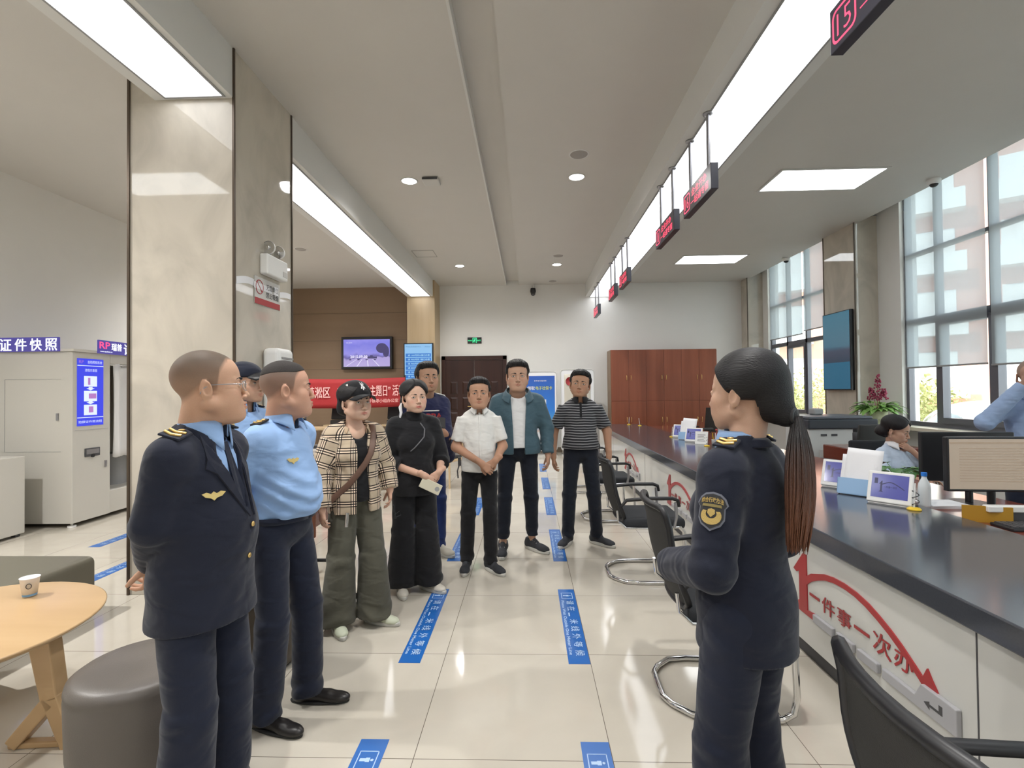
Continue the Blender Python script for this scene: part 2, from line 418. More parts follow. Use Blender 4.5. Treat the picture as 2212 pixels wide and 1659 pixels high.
def wob(P, s, seed=0):
    """cheap smooth noise"""
    a = P*s+seed*3.7
    return (np.sin(a[:, 0]+1.7*np.sin(a[:, 1]*.8+seed))+np.sin(a[:, 1]*1.1+1.3*np.sin(a[:, 2]*.9+2*seed))+np.sin(a[:, 2]*.9+1.5*np.sin(a[:, 0]*.7-seed)))/3
def cyld(a, b, ra, rb, rnd=.004):
    """cone with flat, softly rounded ends"""
    a_, b_ = _a(a), _a(b); ax = b_-a_; l = float(np.linalg.norm(ax)); ax = ax/l
    def f(P):
        pa = P-a_; t = pa@ax; rad = np.linalg.norm(pa-t[:, None]*ax, axis=1); r = ra+(rb-ra)*np.clip(t/l, 0, 1)
        return smax(smax(rad-r, t-l, rnd), -t, rnd)
    return f
# ================================================================ the setting
S = 'structure'
def st(o): o['kind'] = S; return o
CZ = 4.05
XL, XR, YB, YF = -6.0, 5.45, 12.0, -3.6
b = MB(); b.box((XL-.2, YF-.2, -.15), (XR+.15, YB+.2, 0)); st(b.build('floor', 'floor'))
b = MB()
b.box((XL-.2, YF, CZ), (-.5, YB, CZ+.12)); b.box((-.2, YF, CZ), (5.18, YB, CZ+.12)); b.box((-.5, YF, CZ+.1), (-.2, YB, CZ+.22))
b.box((5.14, YF, CZ+.12), (5.18, YB, CZ+.45)); b.box((5.18, YF, CZ+.42), (XR+.2, YB+.1, CZ+.5)); b.box((XL-.2, YF, CZ+.22), (5.18, YB, CZ+.26))
st(b.build('ceiling', 'ceil'))
b = MB(); b.box((-.515, YF, CZ-.008), (-.495, YB, CZ+.11)); st(b.build('trim_1', 'soffit'))
b = MB(); b.box((-2.77, YF, 3.68), (-2.17, 3.6, CZ)); st(b.build('ceiling_beam', 'soffit'))
b = MB(); b.box((-2.77, 4.5, 3.68), (-2.17, 11.34, CZ)); st(b.build('ceiling_beam', 'soffit'))
b = MB(); b.box((1.40, YF, 3.73), (2.07, YB, CZ)); st(b.build('ceiling_beam', 'soffit'))
# walls
b = MB(); b.box((-2.2, YB, 0), (XR+.2, YB+.2, CZ+.5)); st(b.build('wall_back', 'wall'))
b = MB(); b.box((XL-.2, YB, 0), (-2.2, YB+.2, CZ)); b.m = 1
for z in (.65, 1.35, 2.05, 2.75, 3.42): b.box((XL, YB-.002, z), (-2.9, YB, z+.006))
st(b.build('wall_back_panelled', ['walnut', 'darkline']))
b = MB(); b.box((XL-.2, YF, 0), (XL, YB, CZ)); st(b.build('wall_left', 'wall'))
b = MB(); b.box((XL-.2, YF-.2, 0), (XR+.2, YF, CZ+.5)); st(b.build('wall_front', 'wall'))
WIN = [(9.0, 11.42, .90), (4.75, 7.42, .93), (.5, 3.6, .93), (-3.2, -.4, .93)]
b = MB(); edges = [YB]
for y0, y1, z in WIN: edges += [y1, y0]
edges.append(YF)
for i in range(0, len(edges), 2): b.box((XR, edges[i+1], 0), (XR+.24, edges[i], CZ+.5))
for y0, y1, z in WIN: b.box((XR, y0, 0), (XR+.24, y1, z)); b.box((XR, y0, CZ+.3), (XR+.24, y1, CZ+.5))
st(b.build('wall_right', 'wall'))
for i, (y0, y1, z) in enumerate(WIN):
    b = MB(); b.box((XR-.22, y0-.25, z-.05), (XR+.02, y1+.25, z)); st(b.build('trim_%d' % (i+2), mat('sill_stone', (.66, .6, .48), rough=.3), bevel=.006))
# tan pillar at the end of the left beam
b = MB(); b.box((-2.77, 11.34, 0), (-2.13, YB, 3.68)); b.box((-2.17, 11.34, 3.68), (-2.13, YB, CZ)); st(b.build('pillar', 'tan'))
def pillar(x0, x1, y0, y1, strips):
    b = MB(); b.box((x0, y0, 0), (x1, y1, CZ+.1)); o = b.build('pillar', 'marble', bevel=.003); st(o)
    k = MB()
    for x, y in strips: k.cbox((x, y, CZ/2), (.016, .016, CZ-.002))
    k.build('corner_strip', 'darkline', o); return o
pillar(-2.96, -2.17, 3.6, 4.5, [(-2.965, 3.595), (-2.165, 3.595), (-2.168, 4.5)])
pillar(5.1, 5.45, 7.88, 8.69, [(5.095, 7.875), (5.1, 8.69)])
pillar(5.1, 5.45, 11.66, YB, [(5.095, 11.655)])
pillar(-2.96, -2.17, -3.0, -2.1, [(-2.165, -3)])
# marble skirting
b = MB(); b.box((XL, YB-.015, 0), (-2.77, YB, .12)); b.box((-2.13, YB-.015, 0), (-2.1, YB, .12)); b.box((-.5, YB-.015, 0), (5.1, YB, .12)); st(b.build('baseboard_back', mat('skirting', (.2, .16, .12), rough=.25)))
b = MB(); b.box((XL, YF, 0), (XL+.015, YB-.02, .12)); st(b.build('baseboard_left', mat('skirting_l', (.2, .16, .12), rough=.25)))

# windows: frame bars, panes
def window(n, y0, y1, z0, mull, trans, sash):
    w = empty('window_%d' % n, (XR+.1, (y0+y1)/2, z0), kind=S)
    X0, X1 = XR+.06-w.location.x, XR+.14-w.location.x; oy, oz = w.location.y, w.location.z; z1 = CZ+.3
    def bar(b, ya, yb, za, zb, d=0): b.box((X0-d, ya-oy, za-oz), (X1, yb-oy, zb-oz))
    b = MB(); bar(b, y0, y0+.05, z0, z1); bar(b, y1-.05, y1, z0, z1); bar(b, y0, y1, z0, z0+.06); bar(b, y0, y1, z1-.05, z1); b.build('frame', 'frame', w)
    for y, t in mull: k = MB(); bar(k, y-t/2, y+t/2, z0+.06, z1-.05); k.build('mullion', 'frame', w)
    for z, t in trans: k = MB(); bar(k, y0+.05, y1-.05, z-t/2, z+t/2); k.build('transom', 'frame', w)
    for ya, yb, za, zb in sash:
        k = MB(); t = .055
        bar(k, ya, ya+t, za, zb, .02); bar(k, yb-t, yb, za, zb, .02); bar(k, ya+t, yb-t, za, za+t+.02, .02); bar(k, ya+t, yb-t, zb-t, zb, .02); k.build('sash', 'frame', w)
    k = MB(); k.box((.02, y0-oy, z0-oz), (.026, y1-oy, z1-oz)); k.build('pane', 'glass', w)
window(1, *WIN[0], [(10.72, .06), (10.0, .06), (9.27, .06)], [(3.3, .05), (2.42, .08)], [(10.02, 10.7, .97, 2.37)])
window(2, *WIN[1], [(6.86, .06), (6.06, .06), (5.25, .06)], [(3.36, .05), (2.4, .09)], [(6.04, 6.82, .99, 2.35), (5.2, 6.04, .99, 2.35)])
window(3, *WIN[2], [(2.9, .06), (2.05, .06), (1.2, .06)], [(3.36, .05), (2.4, .09)], [])  # this and the next window are out of view, added to let daylight in
window(4, *WIN[3], [(-1.8, .06)], [(3.36, .05), (2.4, .09)], [])
def blind(y0, y1, zb, label):
    t = empty('roller_blind', (XR+.02, (y0+y1)/2, zb), label=label, cat='blind', group='roller blinds in the tall windows')
    h = CZ+.36-zb; w = (y1-y0)/2-.01
    k = MB(); k.grid(lambda u, v: (.004*sin(u*7+v*2), -w+2*w*u, .02+v*(h-.02)), 14, 10); k.build('fabric', 'blind', t)
    k = MB(); k.box((-.008, -w, 0), (.008, w, .022)); k.build('bottom_bar', 'grey', t, bevel=.004)
    k = MB(); k.rod((0, -w, h), (0, w, h), .025); k.build('roller', 'grey', t)
    return t
blind(10.05, 11.38, 2.55, 'pale roller blind of the far window, half nearer the back wall, lowered above the sashes')
blind(8.96, 10.02, 2.6, 'pale roller blind of the far window, half next to the wall-mounted blue screen')
bl = blind(6.08, 7.36, 1.74, 'large pale roller blind just right of the marble pier with the red-flowered plant')
k = MB(); k.rod((.012, .66, .05), (.012, .655, 2.3), .006); k.build('pull_cord', 'darkgrey', bl)
blind(4.8, 6.05, 1.72, 'large pale roller blind cut off by the right edge of the photo')
for y0, y1, w_ in ((2.07, 3.55, 'farther half'), (.55, 2.03, 'nearer half')):
    blind(y0, y1, 1.5, 'pale roller blind beside the near end of the counter, outside the view, '+w_)
for y0, y1 in ((-3.15, -.45),): blind(y0, y1, 1.5, 'pale roller blind of the rearmost window, outside the view')

# double door
d = empty('door_1', (-1.3, YB, 0), kind=S)
doorm = wood_material('dark_red_door', (.03, .012, .01), (.045, .018, .014), scale=8, rough=.3)
k = MB()
for a, c in (((-.79, -.05, 0), (-.69, 0, 2.34)), ((.69, -.05, 0), (.79, 0, 2.34)), ((-.79, -.05, 2.24), (.79, 0, 2.34))): k.box(a, c)
k.build('door_frame', doorm, d, bevel=.008)
for sx in (-1, 1):
    k = MB(); x0, x1 = sorted((sx*.004, sx*.69)); k.box((x0, -.035, 0), (x1, -.005, 2.235)); leaf = k.build('door_leaf', doorm, d, bevel=.004)
    for cx in (.2, .49):
        for z0, z1 in ((.15, .62), (.72, .98), (1.04, 1.34), (1.42, 1.72)):
            k = MB(); xx = sx*cx
            k.add([(xx-.085, -.036, z0), (xx+.085, -.036, z0), (xx+.085, -.036, z1), (xx-.085, -.036, z1), (xx-.055, -.055, z0+.03), (xx+.055, -.055, z0+.03), (xx+.055, -.055, z1-.03), (xx-.055, -.055, z1-.03)],
                  [(4, 5, 6, 7), (0, 1, 5, 4), (1, 2, 6, 5), (2, 3, 7, 6), (3, 0, 4, 7)])
            k.build('raised_panel', doorm, leaf)
    k = MB(); k.box((sx*.05-.015, -.045, 1.0), (sx*.05+.015, -.036, 1.2)); k.rod((sx*.05, -.04, 1.12), (sx*.05, -.085, 1.12), .01); k.rod((sx*.05, -.08, 1.12), (sx*.16, -.08, 1.12), .009); k.build('handle', 'gold', leaf)

# ================================================================ lights of the room
def strip_light(x0, x1, z, ys, label):
    t = empty('ceiling_strip_light', ((x0+x1)/2, ys[0], z), label=label, cat='ceiling light', group='long strip lights in the ceiling beams')
    w = (x1-x0)/2; Ls = ys[-1]-ys[0]
    k = MB()
    for a, c in (((-w-.015, 0, -.008), (-w, Ls, 0)), ((w, 0, -.008), (w+.015, Ls, 0)), ((-w-.015, -.015, -.008), (w+.015, 0, 0)), ((-w-.015, Ls, -.008), (w+.015, Ls+.015, 0))): k.box(a, c)
    k.build('frame', 'grey', t)
    for a, c in zip(ys[:-1], ys[1:]): k = MB(); k.box((-w, a-ys[0]+.002, -.005), (w, c-ys[0]-.002, -.001)); k.build('diffuser', 'strip', t)
strip_light(-2.66, -2.23, 3.68, [-3.3, -1.1, 1.1, 3.56], 'long white strip light in the beam at top left, ending at the marble pillar')
strip_light(-2.66, -2.23, 3.68, [4.52, 6.6, 8.9, 11.29], 'long white strip light running from the marble pillar to the tan pillar')
strip_light(1.51, 1.96, 3.73, [-3.3, -.9, 1.5, 3.75, 6.1, 8.4, 11.98], 'long white strip light in the beam above the hanging red number signs')
# soft light of the strips: the lamps inside them
def lamp(name, loc, sx, sy, e, col=(.95, .97, 1)):
    ld = bpy.data.lights.new(name, 'AREA'); ld.shape = 'RECTANGLE'; ld.size = sx; ld.size_y = sy; ld.energy = e; ld.color = col
    o = bpy.data.objects.new(name, ld); COL.objects.link(o); o.location = loc; o.visible_camera = True; return o
for x, y, s in ((3.63, 6.22, 1), (3.63, 9.93, 1)):
    t = empty('ceiling_panel_light', (x, y, CZ), label='rectangular white ceiling panel, %s' % ('nearer of the two over the staff side' if y < 8 else 'farther of the two over the staff side'), cat='ceiling light', group='rectangular ceiling panels over the staff side')
    k = MB()
    for a, c in (((-.63, -.33, -.012), (.63, -.3, 0)), ((-.63, .3, -.012), (.63, .33, 0)), ((-.63, -.3, -.012), (-.6, .3, 0)), ((.6, -.3, -.012), (.63, .3, 0))): k.box(a, c)
    k.build('frame', 'lgrey', t); k = MB(); k.box((-.6, -.3, -.009), (.6, .3, -.004)); k.build('diffuser', 'panel', t)
for x, y, w_ in ((3.63, 2.5, 'above and behind the staff desk'), (3.63, -1.2, 'rearmost, behind the photographer'), (-4.4, 1.3, 'over the coffee table side, out of view, added to brighten the left'), (-4.4, -1.6, 'rearmost on the coffee table side, unseen, added to brighten the left')):  # the pair on the coffee table side is added to lift the dark left
    t = empty('ceiling_panel_light', (x, y, CZ), label='rectangular white ceiling panel '+w_, cat='ceiling light', group='ceiling panels out of view')
    k = MB(); k.box((-.6, -.3, -.009), (.6, .3, -.004)); k.build('diffuser', 'panel', t)
for x, y, lab in ((-1.42, 5.97, 'left of the ceiling groove, beside the square device'), (.61, 5.97, 'right of the groove, nearer of the two'), (-1.37, 10.08, 'left of the groove, farther of the two'), (.61, 10.11, 'right of the groove, farther of the two'), (-1.42, 1.9, 'behind the photographer'), (.61, 1.9, 'over the photographer'), (-4.6, 8.9, 'over the reading corner, hidden, added to brighten the left'), (-4.6, 2.2, 'over the coffee table, unseen, added to brighten the left'), (-1.42, -2, 'rearmost left'), (.61, -2, 'rearmost right')):
    t = empty('ceiling_downlight', (x, y, CZ), label='round recessed ceiling spotlight '+lab, cat='ceiling light', group='round recessed spotlights')
    k = MB(); k.lathe([(.088, 0), (.105, -.002), (.1, -.01), (.088, -.008)], n=28, cap=False); k.build('ring', 'white', t)
    k = MB(); k.lathe([(0, -.006), (.088, -.005)], n=28); k.build('lens', 'spot', t)
    ld = bpy.data.lights.new('downlight_bulb', 'SPOT'); ld.energy = 95 if x > -4 else 330; ld.spot_size = R(150); ld.spot_blend = 1; ld.shadow_soft_size = .08; ld.color = (1, .98, .95)  # far-left pair is added, and stronger, to brighten that side
    lo = bpy.data.objects.new('downlight_bulb', ld); COL.objects.link(lo); lo.location = (0, 0, -.03); lo.parent = t
for x, y, lab in ((.58, 5.4, 'nearest, beside the round spotlight'), (.6, 9.45, 'farther one right of the groove'), (-4.03, 8.7, 'over the seating on the left'), (.6, 11.64, 'tiny one close to the back wall')):
    t = empty('ceiling_speaker', (x, y, CZ), label='round grey ceiling speaker, '+lab, cat='speaker', group='round ceiling speakers')
    k = MB(); k.lathe([(0, -.012), (.09, -.01), (.098, 0)], n=28); k.build('grille', mat('speaker_grille', (.36, .34, .32), rough=.8), t)
    k = MB(); k.lathe([(.095, -.004), (.11, -.005), (.113, 0)], n=28, cap=False); k.build('rim', 'soffit', t)
t = empty('wireless_access_point', (-1.15, 5.97, CZ), label='small square grey-white device on the ceiling next to a spotlight', cat='device')
k = MB(); k.box((-.1, -.1, -.035), (.1, .1, 0)); k.build('casing', 'lgrey', t, bevel=.012); k = MB(); k.box((-.09, -.112, -.03), (.09, -.1, -.012)); k.build('vent', 'darkgrey', t)
b = MB()
for a, c in (((-2.1, 8.93, CZ-.003), (-1.7, 8.945, CZ)), ((-2.1, 9.37, CZ-.003), (-1.7, 9.385, CZ)), ((-2.1, 8.93, CZ-.003), (-2.09, 9.38, CZ)), ((-1.71, 8.93, CZ-.003), (-1.7, 9.38, CZ))): b.box(a, c)
st(b.build('trim_7', mat('hatch_line', (.3, .29, .27), rough=.8)))
for x, y, lab in ((5.06, 6.3, 'nearer dome camera at the ceiling edge above the near window blinds'), (5.12, 9.95, 'farther dome camera at the ceiling edge by the far window')):
    t = empty('dome_camera', (x, y, CZ), label='small white '+lab, cat='security camera', group='dome cameras')
    k = MB(); k.lathe([(.07, 0), (.075, -.01), (.07, -.045), (.05, -.06)], n=24); k.build('housing', 'white', t)
    k = MB(); k.lathe([(.046, -.055), (.042, -.075), (.026, -.09), (0, -.096)], n=24); k.build('dome', 'black', t)
t = empty('speed_dome_camera', (.14, YB-.02, 3.93), label='black and white speed-dome camera on a bracket high on the back wall', cat='security camera')
k = MB(); k.rod((0, .02, .05), (0, -.14, .05), .025); k.rod((0, -.14, .06), (.0, -.16, -.02), .022); k.build('bracket', 'lgrey', t)
k = MB(); k.lathe([(0, .02), (.06, .01), (.07, -.06), (.06, -.1)], c=(0, -.17, -.02), n=20); k.build('body', 'black', t)
k = MB(); k.ell((0, -.17, -.14), (.055, .055, .05)); k.build('lens_dome', 'darkgrey', t)
# ---- exit sign
t = empty('exit_sign', (-1.285, YB-.015, 2.715), label='small green running-man emergency sign above the dark double door', cat='sign')
k = MB(); k.box((-.17, -.01, -.075), (.17, .014, .075)); k.build('casing', 'black', t, bevel=.004)
g = emat('green_light', (.05, 1, .35), .8); M['green'] = g
k = MB(); k.m = 0
for a, c in (((-.045, -.0125, -.06), (-.035, -.011, .06)), ((.045, -.0125, -.06), (.055, -.011, .06)), ((-.045, -.0125, .05), (.055, -.011, .06))): k.box(a, c)
k.ell((.012, -.012, .033), (.011, .002, .011), 10, 6)
k.tube([(.01, -.012, .022), (-.002, -.012, -.008)], .009, 6); k.tube([(.008, -.012, .018), (.028, -.012, .008), (.036, -.012, -.004)], .004, 6); k.tube([(.006, -.012, .018), (-.018, -.012, .012), (-.02, -.012, -.008)], .004, 6)
k.tube([(-.002, -.012, -.008), (.016, -.012, -.025), (.008, -.012, -.055)], .005, 6); k.tube([(-.002, -.012, -.008), (-.016, -.012, -.03), (-.03, -.012, -.04)], .005, 6)
text(k, '安全出口', (-.155, -.011, -.018), (1, 0, 0), (0, 0, 1), .1, .03); text(k, 'EXIT', (.07, -.011, -.018), (1, 0, 0), (0, 0, 1), .08, .03)
k.build('lit_symbols', g, t)
# ================================================================ floor stickers
M['sticker'] = mat('blue_sticker', (.015, .12, .42), rough=.3)
M['stickertxt'] = mat('pale_print', (.42, .58, .8), rough=.4)
def sticker(x0, x1, y0, y1, label, flip, full=True):
    t = empty('floor_sticker', ((x0+x1)/2, y0, 0), label=label, cat='floor sticker', group='blue queueing stickers on the floor')
    w = (x1-x0)/2; Ln = y1-y0
    k = MB(); k.box((-w, 0, 0.0002), (w, Ln, .0012)); k.build('sheet', 'sticker', t)
    k = MB(); u, v = ((0, -1, 0), (1, 0, 0)); zz = .0014
    def tx(s, ya, yb, xa, xb): text(k, s, (xa, ya, zz), (0, -1, 0), (1, 0, 0), ya-yb, xb-xa, bold=.012)
    n = '请在一米线外等候'; ys = Ln*.80
    for i, ch in enumerate(n):
        a = ys-i*Ln*.094
        text(k, ch, (-.012, a, zz), (0, -1, 0), (1, 0, 0), .062 if ch != '一' else .05, .052 if ch != '一' else .008, bold=.01)
    tx('Please Wait Outside One Meter Line', ys, Ln*.09, -.046, -.026)
    yc = Ln*.885
    for a, c in (((-.04, yc-.05), (.04, yc-.046)), ((-.04, yc+.046), (.04, yc+.05)), ((-.04, yc-.05), (-.036, yc+.05)), ((.036, yc-.05), (.04, yc+.05))): k.box((a[0], a[1], zz), (c[0], c[1], zz+.0004))
    k.ell((.022, yc, zz), (.007, .007, .0006), 12, 4); k.box((-.004, yc-.012, zz), (.013, yc+.012, zz+.0005)); k.box((-.028, yc-.008, zz), (-.004, yc+.008, zz+.0005))
    k.build('print', 'stickertxt', t); return t
spans = [(1.08, 2.115), (2.71, 3.72), (4.33, 5.32), (5.93, 6.92), (7.49, 8.49), (9.1, 10.1)]
pl = ['nearest, cut by the bottom edge of the photo', 'second from the bottom, fully visible', 'third from the bottom', 'fourth from the bottom', 'fifth from the bottom', 'farthest, near the posters']
for (a, c), q in zip(spans, pl): sticker(.203, .32, a, c, 'blue floor strip of the right-hand row, '+q, 0)
for (a, c), q in zip(spans, pl): sticker(-.725, -.605, a, c, 'blue floor strip of the left-hand row, '+q, 1)
sticker(-4.3, -4.18, 4.72, 5.72, 'blue floor strip on the far left, leading past the photo booth', 0)
sticker(-3.58, -3.46, 3.86, 4.86, 'blue floor strip on the far left, between grey bench and marble pillar', 0)

# ================================================================ service counter
M['ctop'] = mat('polished_dark_stone', (.055, .06, .072), rough=.14, spec=.6, noise=.15, nscale=180)
M['cpanel'] = mat('counter_white_panel', (.62, .62, .59), rough=.09, spec=.5)
M['redwood'] = wood_material('red_brown_desk', (.13, .03, .02), (.19, .05, .032), scale=6, axis=1, rough=.14)
YC0, YC1 = -.6, 10.6
t = empty('service_counter', (1.5, YC0, 0), label='long white-fronted service counter running down the right side', cat='counter')
k = MB(); k.box((0, 0, .09), (.7, YC1-YC0, .66)); k.m = 1
for y in (1.42, 1.735-.0, 4.15, 6.5, 8.9): k.box((-.0012, y-YC0-.003, .09), (0, y-YC0+.003, .66))
k.build('front_panel', ['cpanel', 'darkgrey'], t)
k = MB(); k.box((.03, 0, 0), (.66, YC1-YC0, .09)); k.build('plinth', 'darkgrey', t)
k = MB(); k.box((1.47, YC0-.05, .66), (2.40, YC1+.1, .75)); o = k.build('countertop', 'ctop', bevel=.006)
tag(o, 'dark polished stone countertop along the service counter', 'countertop')
t = empty('staff_desk', (2.42, YC0, 0), label='red-brown staff desk running behind the dark countertop', cat='desk')
k = MB(); k.box((0, 0, .68), (.74, YC1-YC0, .72)); k.build('desktop', 'redwood', t, bevel=.004)
for i in range(5): k = MB(); k.box((.02, .3+i*2.6, 0), (.70, .34+i*2.6, .68)); k.build('side_panel', 'redwood', t)
# raised motif on the front: figure one with an arrow arc, characters and keyboard keys
M['key'] = mat('grey_key', (.4, .4, .42), rough=.4)
def motif(ya, yb, z0, z1, label):
    """ya = far end (the figure 1), yb = near end (the arrow tip)"""
    t = empty('counter_lettering', (1.5, ya, z0), label=label, cat='lettering', group='red lettering on the counter front')
    Lh = ya-yb; H = z1-z0; P = lambda a, c: (0, -a*Lh, c*H)
    def pr(poly, h, m, name, bv=0):
        k = MB(); k.prism([(a*Lh, c*H) for a, c in poly], h, o=(-.0005, 0, 0), u=(0, -1, 0), v=(0, 0, 1), w=(-1, 0, 0)); return k.build(name, m, t, bevel=bv)
    pr([(-.006, .70), (.087, .94), (.116, .94), (.121, .31), (.182, .33), (.182, .25), (0, .25), (0, .30), (.048, .37), (.048, .71), (.024, .68)], .006, 'red', 'figure')
    T_ = [(.118, .70), (.16, .76), (.209, .797), (.27, .845), (.34, .871), (.42, .878), (.503, .865), (.58, .83), (.644, .778), (.71, .715), (.767, .646), (.844, .534), (.872, .49)]
    B_ = [(.118, .60), (.16, .67), (.22, .735), (.28, .785), (.35, .815), (.42, .822), (.49, .812), (.561, .778), (.63, .725), (.694, .665), (.76, .585), (.825, .495), (.86, .44)]
    pr(T_+B_[::-1], .006, 'red', 'arc')
    pr([(.835, .50), (.866, .515), (.885, .60), (.905, .53), (.965, .36), (.864, .43)], .0065, 'red', 'arrowhead')
    k = MB()
    for ch, a0, a1, c0, c1 in (('一', .14, .225, .505, .535), ('件', .245, .345, .425, .60), ('事', .364, .462, .43, .60), ('一', .483, .58, .50, .53), ('次', .602, .704, .42, .62), ('办', .72, .815, .425, .61)):
        for q in (.004, .0022): text(k, ch, (-q, -a0*Lh, c0*H), (0, -1, 0), (0, 0, 1), (a1-a0)*Lh, (c1-c0)*H, bold=.02, d=0)
    k.build('characters', 'red', t)
    for a0, a1 in ((.19, .345), (.375, .49), (.52, .645), (.672, 1.02)):
        zb, zt = .25, .34
        poly = [(a0, zb), (a1, zb), (a1, zt), (a0, zt)] if a1 < 1 else [(a0, zb), (a1, zb), (a1, .46), (.87, .46), (.84, zt), (a0, zt)]
        o = pr(poly, .02, 'key', 'key', .004)
        if a1 > 1:
            k = MB(); A = lambda a, c: (a*Lh, c*H)
            k.prism([A(.965, .40), A(.95, .40), A(.95, .35), A(.91, .35), A(.91, .37), A(.885, .34), A(.91, .305), A(.91, .33), A(.965, .33)], .001, o=(-.0205, 0, 0), u=(0, -1, 0), v=(0, 0, 1), w=(-1, 0, 0)); k.build('return_arrow', 'darkgrey', o)
    return t
motif(2.88, 1.82, .13, .60, 'large red figure-one motif with arc, characters and grey keys, nearest on the counter front')
motif(5.46, 4.4, .13, .60, 'red figure-one motif with arc on the counter front, beyond the standing uniformed woman')
motif(7.85, 6.8, .13, .60, 'red figure-one motif with arc on the counter front, farthest and partly behind chairs')

# ================================================================ black cantilever chairs
def office_chair(loc, rz, label, group='black mesh visitor chairs along the counter'):
    """local: faces +x, origin under the seat centre"""
    t = empty('visitor_chair', loc, rz, label=label, cat='chair', group=group)
    # chrome cantilever frame: a floor loop and two front uprights
    k = MB(); w = .25
    pts = [(.20, -w, .44), (.235, -w, .40), (.245, -w, .12), (.23, -w, .045), (.18, -w, .016), (-.10, -w, .016), (-.2, -w+.02, .016), (-.27, -w+.09, .016), (-.3, -.1, .016), (-.3, .1, .016), (-.27, w-.09, .016), (-.2, w-.02, .016), (-.10, w, .016), (.18, w, .016), (.23, w, .045), (.245, w, .12), (.235, w, .40), (.20, w, .44)]
    k.tube(pts, .015, 8); k.build('cantilever_frame', 'chrome', t)
    for s in (-1, 1):
        k = MB(); k.tube([(.2, s*.25, .435), (0, s*.255, .425), (-.2, s*.25, .43), (-.255, s*.24, .48), (-.262, s*.235, .56)], .013, 8, flat=.7); k.build('seat_rail', 'chrome', t)
        k = MB(); k.tube([(.16, s*.265, .44), (.17, s*.285, .52), (.165, s*.29, .63)], .012, 8); k.build('armrest_post', 'steel', t)
        k = MB(); k.tube([(-.235, s*.275, .60), (-.2, s*.285, .645), (-.05, s*.29, .66), (.14, s*.29, .66), (.18, s*.29, .645), (.19, s*.29, .60)], [.015, .018, .019, .019, .018, .014], 10, flat=.75); k.build('armrest', 'black', t)
    f = smooth_cushion((.02, 0, .455), (.235, .245, .04), .03)
    V, F = sdf_mesh(f, (-.24, -.26, .4), (.27, .26, .51), .009)
    np_obj('seat', [(V, F)], M['seatcloth'], t)
    # back frame: curved rim with mesh net
    def bp(u, v):     # u across -1..1, v up 0..1
        ww = .215+.02*sin(v*pi); x = -.235-.10*v-.03*sin(v*pi)+.045*u*u-.02*(v > .8)*(v-.8)*5
        return (x, u*ww, .47+.46*v)
    k = MB(); rim = [bp(u, 0) for u in np.linspace(-.8, .8, 7)]+[bp(.97, .06)]+[bp(1, v) for v in np.linspace(.14, .92, 9)]+[bp(.95, .985)]+[bp(u, 1) for u in np.linspace(.8, -.8, 7)]+[bp(-.95, .985)]+[bp(-1, v) for v in np.linspace(.92, .14, 9)]+[bp(-.97, .06)]
    k.tube(rim, .016, 8, closed=True); k.build('back_frame', 'black', t)
    k = MB(); k.grid(lambda u, v: bp((u*2-1)*.98, .02+v*.96), 14, 14); k.build('back_mesh', M['netting'], t, solid=.006)
    return t
def smooth_cushion(c, h, r): return rbox(c, h, r)
M['seatcloth'] = mat('black_seat_cloth', (.022, .024, .028), rough=.9, bump=.25, bscale=250)
M['netting'] = mat('black_netting', (.028, .027, .025), rough=.75, bump=.3, bscale=400)
office_chair((.93, 4.06, 0), R(0), 'black mesh chair just beyond the uniformed woman, with the man in striped polo beside it')
office_chair((.93, 2.5, 0), R(-2), 'black mesh chair half hidden behind the uniformed woman at the counter')
office_chair((.92, 5.85, 0), R(3), 'black mesh chair behind the legs of the man in the striped polo')
office_chair((.9, 7.4, 0), R(0), 'black mesh chair farthest along the counter, hidden behind the man in striped polo')
office_chair((.965, .88, 0), R(-4), 'black chair whose back edge shows at the bottom right corner')

